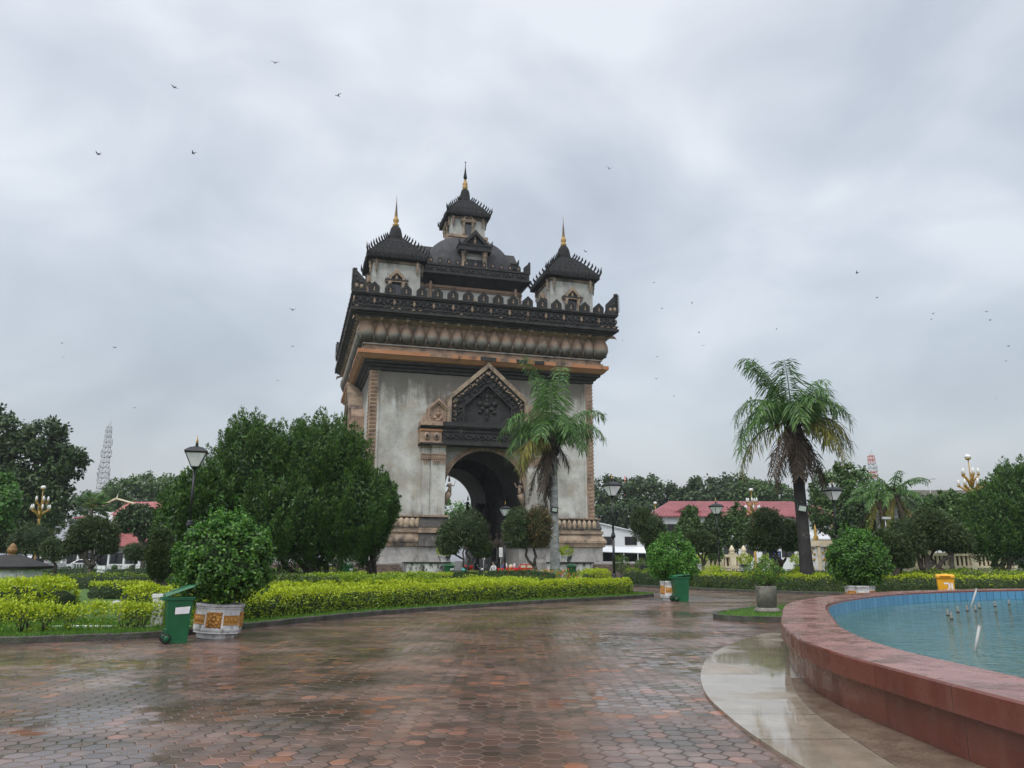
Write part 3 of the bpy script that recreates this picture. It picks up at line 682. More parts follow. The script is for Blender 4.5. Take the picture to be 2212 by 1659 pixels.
def tower(name, c, parent):
    t = MB()
    t.sq([(2.45,27.2),(2.45,32.15),(2.6,32.2),(2.6,32.4),(2.52,32.45),(2.52,32.62),(2.72,32.68),(2.72,32.85),(2.85,33.0),(3.0,33.15)], mats=[0,1,1,1,1,1,1,1,1])
    for a in (-1, 1):
        for b in (-1, 1):
            t.box(a*2.3-.2, b*2.3-.2, 27.3, a*2.3+.2, b*2.3+.2, 32.1, 0)
            for dx, dy in ((a*2.72, b*2.15), (a*2.15, b*2.72)):
                t.lathe([(.03,30.9),(.12,31.3),(.07,31.5),(.2,31.75),(.13,31.95),(.22,32.2),(.1,32.4),(.06,33.2)], 6, (dx, dy), 1)
    o = t.build(name, ['tower_wall', 'ochre'], parent, loc=(c[0], c[1], 0))
    r_ = tower_roof(MB(), 3.15, 32.5, [(3.15,33.05),(2.75,33.55),(2.25,34.2),(1.72,34.85),(1.22,35.4),(.86,35.8)], 9, .42).build('tower_roof', 'black_roof', o)
    b = MB(); b.lathe([(1.0,35.5),(.86,35.85),(.90,35.95),(.78,36.3),(.70,36.75),(.58,37.15),(.36,37.5)], 8, m=0, ph=pi/8); b.build('roof_bell', 'black_roof', o)
    spire(MB(), 1.0, 37.5, 40.7, 41.25).build('spire', ['gold', 'brick_brown'], o)
    for k in range(4):
        gw = gable_window(1.15, 2.3, 1.25); w_ = gw.build('window_surround', ['ochre', 'black_stone', 'dark_window'], o); p = rotz(k) @ Vector((0,-2.45,27.7)); w_.location = p; w_.rotation_euler = (0,0,k*pi/2)
    return o
t0 = tower('corner_tower', (-9.8,-9.8), arch)
for c in ((9.8,-9.8),(9.8,9.8),(-9.8,9.8)): o = copy_tree(t0, arch); o.location = (c[0], c[1], 0)
# central block
mb = MB()
mb.sq([(5.5,27.2),(5.5,32.25),(5.62,32.28),(5.62,32.42),(5.72,32.45),(5.72,32.6),(5.62,32.63),(5.62,32.78),(6.75,33.7),(6.8,33.75),(6.8,33.95),(6.6,34.0),(6.6,34.75),(6.7,34.8),(6.7,35.0),(6.2,35.0),(6.2,34.6),(.2,34.6)], mats=[0,1,1,1,1,1,1,2,2,2,2,2,2,2,2,2,2])
for k in range(4):
    mb.M = rotz(k)
    for j in range(8): relief(mb, -5.6+j*1.6, -6.62, 34.38, .72, 2, .1)
    for a in (-1, 1): mb.box(a*5.2-.3, -5.62, 27.3, a*5.2+.3, -5.5, 32.2, 0); mb.lathe([(.03,30.6),(.16,31.2),(.1,31.4),(.26,31.8),(.16,32.1),(.28,32.5),(.1,33.2)], 6, (a*5.1,-5.85), 1)
cb = mb.build('central_block', ['tower_wall', 'brick_brown', 'black_stone'], arch)
for k in range(4):
    w_ = gable_window(1.3, 2.2, 1.5).build('window_surround', ['ochre', 'brick_brown', 'dark_window'], cb); w_.location = rotz(k) @ Vector((0,-5.5,27.6)); w_.rotation_euler = (0,0,k*pi/2)
    mb = MB(); mb.M = rotz(k)
    mb.prism([(6.7,35.0),(5.9,35.0),(5.9,35.6),(6.66,36.3),(6.7,36.2)], -6.7, -6.4); mb.add([(6.7,-6.69,35.0),(6.7,-5.9,35.0),(6.7,-5.9,35.6),(6.7,-6.66,36.3),(6.45,-6.69,35.0),(6.45,-5.9,35.0),(6.45,-5.9,35.6),(6.45,-6.66,36.3)], [(0,1,2,3),(7,6,5,4),(1,5,6,2),(2,6,7,3)])
    mb.build('corner_finial', 'black_stone', cb)
mb = MB(); mb.prism([(-.27,0),(.27,0),(.27,.5),(0,.85),(-.27,.5)], -.13, .13, 0); mb.ball((0,-.14,.3),(.1,.06,.18),1,6,4)
mer2 = mb.build('merlon', ['black_stone', 'brick_brown'], cb); first = True
for k in (0, 1, 3):
    for j in range(11):
        o = mer2 if first else mer2.copy()
        if not first: COL.objects.link(o)
        first = False; o.location = rotz(k) @ Vector((-5.25+j*1.05,-6.5,35.0)); o.rotation_euler = (0,0,k*pi/2)
# dome of rounded square plan
mb = MB(); n = 48; prof = [(5.75*math.cos(t)**.9 if t < 1.55 else .3, 35.0+5.75*math.sin(t)) for t in [i*pi/2/14 for i in range(14)]]
vs = []; fs = []
for h, z in prof:
    for i in range(n):
        a = 2*pi*i/n; ca, sa = math.cos(a), math.sin(a); q = (abs(ca)**4+abs(sa)**4)**(-.25); vs.append((h*q*ca, h*q*sa, z))
for j in range(len(prof)-1): fs += [(j*n+i, j*n+(i+1)%n, (j+1)*n+(i+1)%n, (j+1)*n+i) for i in range(n)]
fs.append(tuple((len(prof)-1)*n+i for i in range(n))); mb.add(vs, fs, 0, True)
dome = mb.build('dome', 'dome', arch)
for k in range(4):
    mb = MB()
    for s_ in (-1, 1):
        mb.lathe([(.34,34.7),(.34,35.3),(.27,35.4),(.27,36.6),(.38,36.7),(.28,36.85),(.4,37.0),(.4,37.15)], 8, (s_*1.25,-6.0), 1)
    mb.box(-1.2,-5.6,34.7,1.2,-3.5,37.1,2)
    mb.box(-1.95,-6.5,37.15,1.95,-3.0,37.75,0); mb.box(-2.05,-6.6,37.75,2.05,-3.0,37.9,0)
    P = [(-1.7,37.9),(-1.5,38.15),(0,39.75),(1.5,38.15),(1.7,37.9)]; Q = [(-1.2,37.9),(-1.05,38.1),(0,39.2),(1.05,38.1),(1.2,37.9)]
    mb.ring(P, Q, -6.55, -3.0, 0); mb.prism(Q, -6.1, -3.0, 0); mb.ball((0,-6.2,38.35),(.2,.15,.35),1,6,4); mb.ball((0,-6.2,38.8),(.12,.12,.25),1,6,4)
    for s_ in (-1, 1): mb.cone((s_*1.9,-6.5,37.9), (s_*2.05,-6.65,38.5), .2, 0, 4)
    o = mb.build('dormer', ['black_stone', 'ochre', 'tower_wall'], dome); o.rotation_euler = (0,0,k*pi/2)
# central tower on the dome
mb = MB()
mb.sq([(2.75,39.2),(2.75,39.6),(2.45,39.75),(2.6,39.85),(2.6,40.2),(2.35,40.3),(2.5,40.42),(2.5,40.75),(2.1,40.85),(2.1,43.0),(2.25,43.05),(2.25,43.25),(2.4,43.3),(2.55,43.6)], mats=[2,2,1,1,1,1,1,1,0,1,1,1,1])
for a in (-1, 1):
    for b in (-1, 1):
        mb.box(a*2.0-.16, b*2.0-.16, 40.8, a*2.0+.16, b*2.0+.16, 43.0, 0)
        for dx, dy in ((a*2.3, b*1.85), (a*1.85, b*2.3)): mb.lathe([(.03,41.9),(.11,42.2),(.07,42.35),(.18,42.6),(.1,42.8),(.2,43.0),(.06,43.6)], 6, (dx, dy), 1)
ct = mb.build('central_tower', ['tower_wall', 'ochre', 'black_stone'], arch)
tower_roof(MB(), 2.75, 43.25, [(2.75,43.75),(2.4,44.15),(2.05,44.75),(1.5,45.4),(1.02,46.0),(.7,46.35)], 9, .36).build('tower_roof', 'black_roof', ct)
b = MB(); b.lathe([(.9,46.1),(.72,46.5),(.66,46.9),(.62,47.4),(.5,47.9),(.28,48.15)], 8, ph=pi/8); b.build('roof_bell', 'black_roof', ct)
sp_ = MB(); sp_.lathe([(.33,48.1),(.28,48.25),(.38,48.4),(.25,48.55),(.34,48.75),(.3,49.0),(.16,49.2),(.2,49.3),(.14,49.45)], 10, m=0); sp_.lathe([(.1,49.4),(.26,49.75),(.22,49.95),(.12,50.6),(.05,51.2),(.03,51.9)], 8, m=1); sp_.ball((0,0,51.95), .1, 1, 6, 4); sp_.build('spire', ['gold', 'black_roof'], ct)
for k in range(4):
    d_ = gable_window(.9, 1.75, .9).build('doorway', ['ochre', 'ochre', 'dark_window'], ct); d_.location = rotz(k) @ Vector((0,-2.1,40.75)); d_.rotation_euler = (0,0,k*pi/2)

# portals: pilasters, entablature, pediment, small side gables, arch moulding
def house(w, zb, zs, za, d):
    """outline of a steep gable, inset by d"""
    tn = (za-zs)/w; ap = za - d*math.sqrt(1+tn*tn); ww = w-d
    return [(-ww, zb), (-ww, ap-ww*tn), (0, ap), (ww, ap-ww*tn), (ww, zb)]
pils = []
for s_ in (-1, 1):
    por = MB(); pils.append(por)
    for x0, x1, y in ((5.78,6.55,-12.65),(4.95,5.74,-12.85),(4.30,4.95,-13.12),(4.45,5.65,-13.05)):
        xs = sorted((s_*x0, s_*x1)); por.box(xs[0], y, 5.98, xs[1], -11.95, 12.95, 2)
    for z0, z1, e, mm in ((11.55,11.68,.10,1),(11.72,11.95,.05,1),(11.98,12.1,.12,1),(12.75,12.97,.15,1)):
        for x0, x1, y in ((5.70,6.62,-12.75),(4.28,5.75,-13.15)):
            xs = sorted((s_*x0, s_*x1)); por.box(xs[0]-e*.3, y-e, z0, xs[1]+e*.3, -11.9, z1, mm)
    for j in range(6):
        x = s_*(4.42+.25*j*.92); por.prism([(x-.12,11.5),(x+.12,11.5),(x,10.95)], -13.2, -13.05, 1)
    for j in range(3):
        x = s_*(5.9+.25*j); por.prism([(x-.12,11.5),(x+.12,11.5),(x,10.95)], -12.72, -12.6, 1)
N_ = 28; P = [(4.72*math.cos(pi*i/N_), AZ+4.72*math.sin(pi*i/N_)) for i in range(N_+1)]; Q = [(4.19*math.cos(pi*i/N_), AZ+4.19*math.sin(pi*i/N_)) for i in range(N_+1)]
mb = MB(); mb.ring(P, Q, -12.25, -11.9, 0)
for i in range(46):
    a = pi*(i+.5)/46; mb.ball((4.47*math.cos(a),-12.28,AZ+4.47*math.sin(a)),(.12,.09,.12),0,5,4)
portal = mb.build('portal', 'ochre_clean', arch)
for por in pils: por.build('pilaster', ['ochre_clean', 'ochre_clean', 'plaster'], portal)
mb = MB()
for x0, x1, ma, mbx in ((-7.0,-4.75,1,2),(-4.745,4.745,0,0),(4.75,7.0,1,2)):
    y = -13.35 if ma == 1 else -13.45
    mb.box(x0, y-.25, 12.98, x1, -11.95, 13.12, 0); mb.box(x0, y-.15, 13.12, x1, -11.95, 13.25, ma)
    mb.box(x0+.03, y, 13.25, x1-.03, -11.95, 14.32, ma); mb.box(x0, y-.12, 14.32, x1, -11.95, 14.52, 2 if ma else 0)
    mb.box(x0, y-.05, 14.52, x1, -11.95, 14.7, 0); mb.box(x0, y-.3, 14.7, x1, -11.95, 14.85, 0); mb.box(x0, y-.4, 14.85, x1, -11.95, 15.1, ma); mb.box(x0, y-.2, 15.1, x1, -11.95, 15.3, ma)
for x in (-6.3,-5.35,5.35,6.3): mb.ball((x,-13.4,13.8),(.33,.16,.42),1,8,4); mb.ball((x,-13.5,13.8),(.16,.12,.22),0,6,4)
for j in range(7): relief(mb, -3.9+j*1.3, -13.47, 13.8, .75, 0, .14)
for s_ in (-1, 1):
    for j in range(3): mb.cone((s_*(6.75-j*.35),-13.4,15.3), (s_*(6.85-j*.3),-13.45,15.95+j*.2), .2, 1, 4)
mb.build('entablature', ['black_stone', 'ochre_clean', 'orange'], portal)
mb = MB()
F = lambda d_: house(4.3, 15.31, 17.95, 21.8, d_)
mb.ring(F(0), F(.42), -13.6, -11.95, 0); mb.ring(F(.42), F(1.0), -13.35, -11.95, 2); mb.ring(F(1.0), F(1.7), -13.15, -11.95, 2); mb.ring(F(1.7), F(1.82), -13.35, -11.95, 2); mb.prism(F(1.82), -12.85, -11.95, 2)
for d_, yy, mm, st_, r_ in ((.76,-13.38,1,.42,.2),(1.35,-13.18,2,.55,.25)):
    P = [Vector((a,b)) for a, b in F(d_)]
    for a, b in zip(P, P[1:]):
        nn_ = max(2, int((b-a).length/st_))
        for j in range(nn_):
            q = a.lerp(b, (j+.5)/nn_)
            for e in range(3): e1, e2 = g5.uniform(-1,1)*r_*.8, g5.uniform(-1,1)*r_*.8; k_ = g5.uniform(.35,.7); mb.ball((q.x+e1,yy-.03,q.y+e2),(r_*k_*g5.uniform(.6,1.3),.12,r_*k_*g5.uniform(.6,1.3)),mm,6,4)
mb.build('pediment', ['ochre', 'ochre', 'black_stone'], portal)
mb = MB()                                                                            # dancing figure in scrollwork, carved
for q in ((0,18.75,.17,.22),(0,19.05,.1,.22),(0,18.3,.3,.35),(0,17.85,.22,.25),(0,17.4,.42,.3),(-.5,18.2,.12,.4),(.5,18.2,.12,.4),(-.8,17.5,.3,.3),(.8,17.5,.3,.3),(-.5,16.95,.3,.25),(.5,16.95,.3,.25),(0,16.6,.25,.4),(-.9,18.5,.25,.3),(.9,18.5,.25,.3),(-.75,16.6,.25,.2),(.75,16.6,.25,.2),(0,16.05,.15,.3)):
    mb.ball((q[0],-12.9,q[1]),(q[2],.22,q[3]),0,8,5)
mb.build('relief_figure', 'black_stone', portal)
for s_ in (-1, 1):
    mb = MB(); mb.M = Matrix.Translation((s_*5.15,0,0)); G = lambda d_: house(1.08, 15.31, 16.75, 17.75, d_)
    mb.ring(G(0), G(.2), -13.35, -11.95, 0); mb.ring(G(.2), G(.4), -13.2, -11.95, 1); mb.prism(G(.4), -13.0, -11.95, 1)
    for q in ((0,16.55,.16,.2),(0,16.15,.26,.3),(-.3,15.75,.22,.2),(.3,15.75,.22,.2),(0,15.5,.4,.18),(0,16.85,.08,.2)): mb.ball((q[0],-13.02,q[1]),(q[2],.18,q[3]),1,7,4)
    P = [Vector((a,b)) for a, b in G(.3)]
    for a, b in zip(P, P[1:]):
        for j in range(5): q = a.lerp(b, (j+.5)/5); mb.ball((q.x,-13.22,q.y),(.09,.09,.1),1,5,3)
    mb.build('side_gable', ['ochre_clean', 'ochre_clean'], portal)
for s_ in (-1, 1):                                                                   # small dancing figures on brackets at the springing
    mb = MB(); x = s_*3.75
    mb.tube([(s_*4.2,-12.1,7.0),(s_*3.95,-12.3,7.7),(x,-12.35,8.3)], [.12,.3,.34], 8, 0)
    mb.tube([(x,-12.35,8.3),(x-s_*.1,-12.4,8.75),(x,-12.4,9.2)], [.26,.17,.22], 8, 0); mb.ball((x,-12.4,9.5),(.13,.13,.17),0); mb.cone((x,-12.4,9.6),(x,-12.4,10.1),.12,0,6)
    mb.tube([(x,-12.4,9.15),(x-s_*.45,-12.5,8.95),(x-s_*.65,-12.5,9.45)], [.08,.07,.04], 6, 0); mb.tube([(x,-12.4,9.15),(x+s_*.3,-12.5,8.9),(x-s_*.1,-12.65,9.0)], [.08,.07,.05], 6, 0)
    mb.build('dancer_figure', 'ochre', portal)
for k in range(1, 4):
    o = copy_tree(portal, arch); o.rotation_euler = (0, 0, k*pi/2)

# ------------------------------------------------------------------ ground, plaza, lawns, kerbs, roads
def struct(o): o['kind'] = 'structure'; return o
def sheet(name, poly, z, m, thick=0.0):
    mb = MB()
    if thick: mb.flat(poly, z-thick, z)
    else: mb.add([(x, y, z) for x, y in poly], [tuple(range(len(poly)))])
    return struct(mb.build(name, m))
def xy(pts): return [(p[0], p[1]) for p in pts]
sheet('ground', [(-455,-35),(455,-35),(455,475),(-455,475)], -.03, 'earth')
sheet('plaza', [(-60,-25),(70,-25),(70,62),(-60,62)], 0.0, 'paver')
kerbL = smooth([(-60,2),(-40,8),(-25,12.2),(-14,15.9),(-10.87,17.17),(-9.47,17.86),(-8.21,18.71),(-7.05,20.77),(-5.57,23.86),(-3.81,26.9),(-1.2,30.2),(1.85,33.52),(4.63,36.2),(6.5,38.3),(7.0,39.8),(6.6,41.4),(5.4,43.0),(4.2,47),(5.0,56)], 5)
kerbR = smooth([(6.8,60),(7.4,54),(9.74,49.97),(12.85,44.9),(15.2,42.6),(18.5,41.0),(23,40.2),(30,40),(40,39.5),(55,37),(75,33)], 5)
lawnL = xy(kerbL) + [(5,66),(-45,84),(-90,80),(-90,2)]
lawnR = xy(kerbR) + [(95,30),(95,72),(45,80),(12,72),(7,66)]
sheet('lawn', lawnL, .10, 'lawn'); sheet('lawn', lawnR, .10, 'lawn')
def strip(name, path, w_, h, m, off=0.0, z0=-.02):
    mb = MB(); P = [Vector((p[0], p[1], 0)) for p in path]; vs = []; n = len(P)
    for i, p in enumerate(P):
        t = (P[min(i+1,n-1)]-P[max(i-1,0)]).normalized(); s_ = Vector((-t.y, t.x, 0))
        a, b = p+s_*(off-w_/2), p+s_*(off+w_/2)
        jz = rnd.uniform(-.008, .008)
        vs += [(a.x,a.y,z0),(a.x,a.y,h+jz-.02),(a.x+s_.x*.02,a.y+s_.y*.02,h+jz),(b.x,b.y,h+jz),(b.x,b.y,z0)]
    fs = [(i*5+j, i*5+j+1, (i+1)*5+j+1, (i+1)*5+j) for i in range(n-1) for j in range(4)]
    mb.add(vs, fs); return mb.build(name, m)
struct(strip('kerb', kerbL, .17, .15, 'kerb')); struct(strip('kerb', kerbR, .17, .15, 'kerb'))
sheet('road', [(-120,84),(-22,78),(-22,93),(-120,99)], -.015, 'asphalt')
sheet('road', [(22,74),(140,62),(140,74),(22,88)], -.015, 'asphalt')
# island with the concrete pot
isl = smooth([(10.2,23.4),(8.6,23.35),(7.4,23.4),(6.6,23.75),(6.3,24.6),(6.6,25.6),(7.5,26.9),(8.8,28.6),(10.6,29.8),(12.5,29.5),(12.5,26.0)], 4, True)
struct(strip('kerb', isl + [isl[0]], .14, .17, 'kerb')); sheet('island', xy(isl), .13, 'lawn')

# ------------------------------------------------------------------ fountain
out = smooth([(4.7,2.0),(4.15,5.5),(3.95,8.5),(3.97,10.5),(4.36,12.7),(5.25,15.6),(7.58,21.4),(11.5,26.5),(15.6,29.6),(20.3,31.5),(26,32.3),(32,31),(38,26.5),(41.5,18),(40.5,6),(33,-5),(22,-8),(10,-5)], 8, True)
def inset(P, d):
    n = len(P); o = []
    for i in range(n):
        t = (P[(i+1)%n]-P[(i-1)%n]).normalized(); o.append(P[i]+Vector((t.y, -t.x, 0))*d)
    return o
def loops(mb, L, m=0, ms=None, closed_top=False):
    """bridge closed loops given as (points, z)"""
    n = len(L[0][0]); vs = [(p.x, p.y, z) for P, z in L for p in P]
    for j in range(len(L)-1):
        mb.add(vs[j*n:(j+2)*n], [(i, (i+1)%n, n+(i+1)%n, n+i) for i in range(n)], ms[j] if ms else m)
    return mb
FH = .70
fo = empty('fountain_basin', (22, 10, 0), 'large round fountain basin with a wet maroon stone rim and blue tiled inside', 'fountain')
inv = Vector((-22, -10, 0)); OUT = [p+inv for p in out]
mb = MB(); loops(mb, [(inset(OUT,.10),-.02),(inset(OUT,.10),FH-.25)]); mb.build('basin_wall', 'maroon', fo, fix=False)
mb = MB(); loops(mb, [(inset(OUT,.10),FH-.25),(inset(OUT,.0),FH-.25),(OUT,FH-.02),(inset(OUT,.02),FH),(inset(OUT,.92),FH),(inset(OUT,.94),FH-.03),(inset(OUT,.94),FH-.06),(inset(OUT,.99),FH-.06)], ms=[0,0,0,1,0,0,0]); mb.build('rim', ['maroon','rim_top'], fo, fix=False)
IN = inset(OUT, .99)
mb = MB(); n = len(IN); cum = 0; me = bpy.data.meshes.new('tiled_lining'); vs = []; fs = []; uv = []
for i in range(n):
    a, b = IN[i], IN[(i+1)%n]; L_ = (b-a).length; k = len(vs)
    vs += [(a.x,a.y,-.35),(b.x,b.y,-.35),(b.x,b.y,FH-.06),(a.x,a.y,FH-.06)]; fs.append((k+3,k+2,k+1,k)); uv += [(cum,1),(cum+L_,1),(cum+L_,0),(cum,0)]; cum += L_
me.from_pydata(vs, [], fs); ul = me.uv_layers.new(name='UVMap'); ul.data.foreach_set('uv', [q for t in uv for q in t]); me.materials.append(MT['tiles'])
o = bpy.data.objects.new('tiled_lining', me); COL.objects.link(o); o.parent = fo
mb = MB(); mb.add([(p.x+22,p.y+10,.36) for p in inset(OUT,.985)], [tuple(range(n))]); struct(mb.build('water', 'water', fix=False))
apo = smooth([(7.4,20.9),(6.5,20.0),(5.87,19.26),(4.51,16.91),(3.64,14.97),(3.01,12.93),(2.62,11.01),(2.51,9.48),(2.5,8.33),(2.56,7.2),(2.8,5),(3.3,1.5),(4,-2)], 5)
sheet('apron', xy(apo) + [(8,-3),(8,6),(6,12),(7.5,18),(9,21)], .035, 'apron', .06)
wid = lambda y: max(0.0, min(.95, (12.5-y)*.12))
seg = [p for p in out if p.x < 9 and -6 < p.y < 12.4]; seg.sort(key=lambda p: p.y)
sheet('apron_band', [(p.x+.15, p.y) for p in seg] + [(p.x-.02-wid(p.y), p.y-wid(p.y)*.15) for p in reversed(seg)], .043, 'apron_brown', .06)
mb = MB()
for p, az, ln, tl in ((at(2101,1312,24.0),20,.62,28),(at(2104,1408,14.6),25,.40,22)):
    pass
def nozzle(x, y, L_, tilt, r_, label, m='pvc', grp=None):
    o = empty('fountain_pipe', (x, y, .36), label, 'pipe', grp)
    mb = MB(); p1 = Vector((math.sin(R(tilt))*L_, 0, math.cos(R(tilt))*L_)); mb.tube([(-p1.x*.4,0,-p1.z*.4), p1], [r_, r_], 10); mb.tube([p1*.96, p1*1.0], [r_*1.15]*2, 10); mb.build('pipe', m, o)
    mb = MB(); mb.lathe([(r_*1.8,-.2),(r_*1.8,-.05),(r_*1.2,.0)], 8, (-p1.x*.15, 0)); mb.build('socket', m, o)
p = gnd(2098, 1310, .36); nozzle(p.x, p.y, .60, 24, .026, 'white plastic pipe leaning in the water beyond the middle of the pool')
p = gnd(2106, 1406, .36); nozzle(p.x, p.y, .42, 18, .024, 'white plastic pipe leaning in the near pool water by the rim')
for i, (a, b) in enumerate(((2048,1332),(2056,1340),(2070,1325),(2090,1322),(2108,1322),(2116,1316),(2150,1312),(2180,1308))):
    p = gnd(a, b, .36); o = empty('fountain_nozzle', (p.x, p.y, .36), 'small dark fountain nozzle sticking out of the pool water', 'nozzle', 'fountain nozzles in the pool')
    mb = MB(); mb.lathe([(.035,-.1),(.035,.08),(.022,.10),(.018,.19)], 8); mb.build('stem', 'concrete', o); mb = MB(); mb.lathe([(.04,.02),(.046,.035),(.04,.05)], 8); mb.build('collar', 'black_metal', o)

# ------------------------------------------------------------------ terraces, steps and low walls round the monument
def L2W(u, v, z=0): c, s_ = math.cos(MROT), math.sin(MROT); return Vector((MC.x+u*c-v*s_, MC.y+u*s_+v*c, z))
def mthing(name, label, cat, u=0, v=0, grp=None): return empty(name, L2W(u, v), label, cat, grp, MROT)
for sgn, lab in ((-1,'left'), (1,'right')):
    o = mthing('stone_terrace', f'low weathered stone terrace under the {lab} front and rear piers of the arch', 'terrace')
    mb = MB(); xs = sorted((sgn*4.9, sgn*26)); mb.box(xs[0], -17.3, -.2, xs[1], 26, 1.44); mb.build('platform', 'dado', o, fix=True)
    mb = MB(); u0 = sgn*9.2; xs = sorted((u0, sgn*(17.5 if sgn > 0 else 25)))
    for i in range(5): mb.box(xs[0]-.12*i, -17.35-.42*(i+1), -.1, xs[1]+.12*i, -17.3-.42*i, 1.40-.27*(i+1)+.15)
    mb.build('steps', 'step', o)
    mb = MB(); xs = sorted((sgn*4.9, sgn*8.8)); mb.box(xs[0], -19.4, -.1, xs[1], -17.4, 1.38, 0); mb.box(xs[0]-.1, -19.5, 1.38, xs[1]+.1, -17.4, 1.50, 1); mb.build('white_wall', ['white_grime', 'black_stone'], o)
mb = MB(); o = mthing('passage_floor', 'grey stone floor of the arch passage', 'floor'); o['kind'] = 'structure'
q = MB(); q.box(-4.88, -16, -.1, 4.88, 26, .28); q.box(-4.88,-16.6,-.1,4.88,-16.0,.12); q.build('slab', 'concrete', o)
def balustrade(u0, u1, v, label, z=1.44):
    o = mthing('low_wall', label, 'wall', (u0+u1)/2, v); h = (u1-u0)/2
    mb = MB(); mb.box(-h, -.2, z, h, .2, z+.55, 0); mb.build('wall', 'white_grime', o)
    mb = MB(); mb.box(-h-.05, -.3, z+.55, h+.05, .3, z+.70, 0); mb.build('coping', 'black_stone', o)
    mb = MB()
    for i in range(int(2*h/.8)): mb.ball((-h+.5+i*.8, -.22, z+.28), (.2,.06,.16), 0, 8, 4)
    mb.build('panel_relief', 'white_grime', o)
balustrade(18.2, 26, -16.9, 'grimy white low wall with a dark coping right of the monument steps')
balustrade(-26, -16.5, -9.0, 'grimy white low wall with a dark coping left of the monument behind the conifer')
o = empty('low_wall', gx(1640, 64), 'long low white wall with dark coping behind the right hand hedges', 'wall', rz=R(-6))
mb = MB(); mb.box(-6, -.2, 0, 14, .2, .75); mb.build('wall', 'white_grime', o); mb = MB(); mb.box(-6.05,-.28,.75,14.05,.28,.87); mb.build('coping', 'black_stone', o)
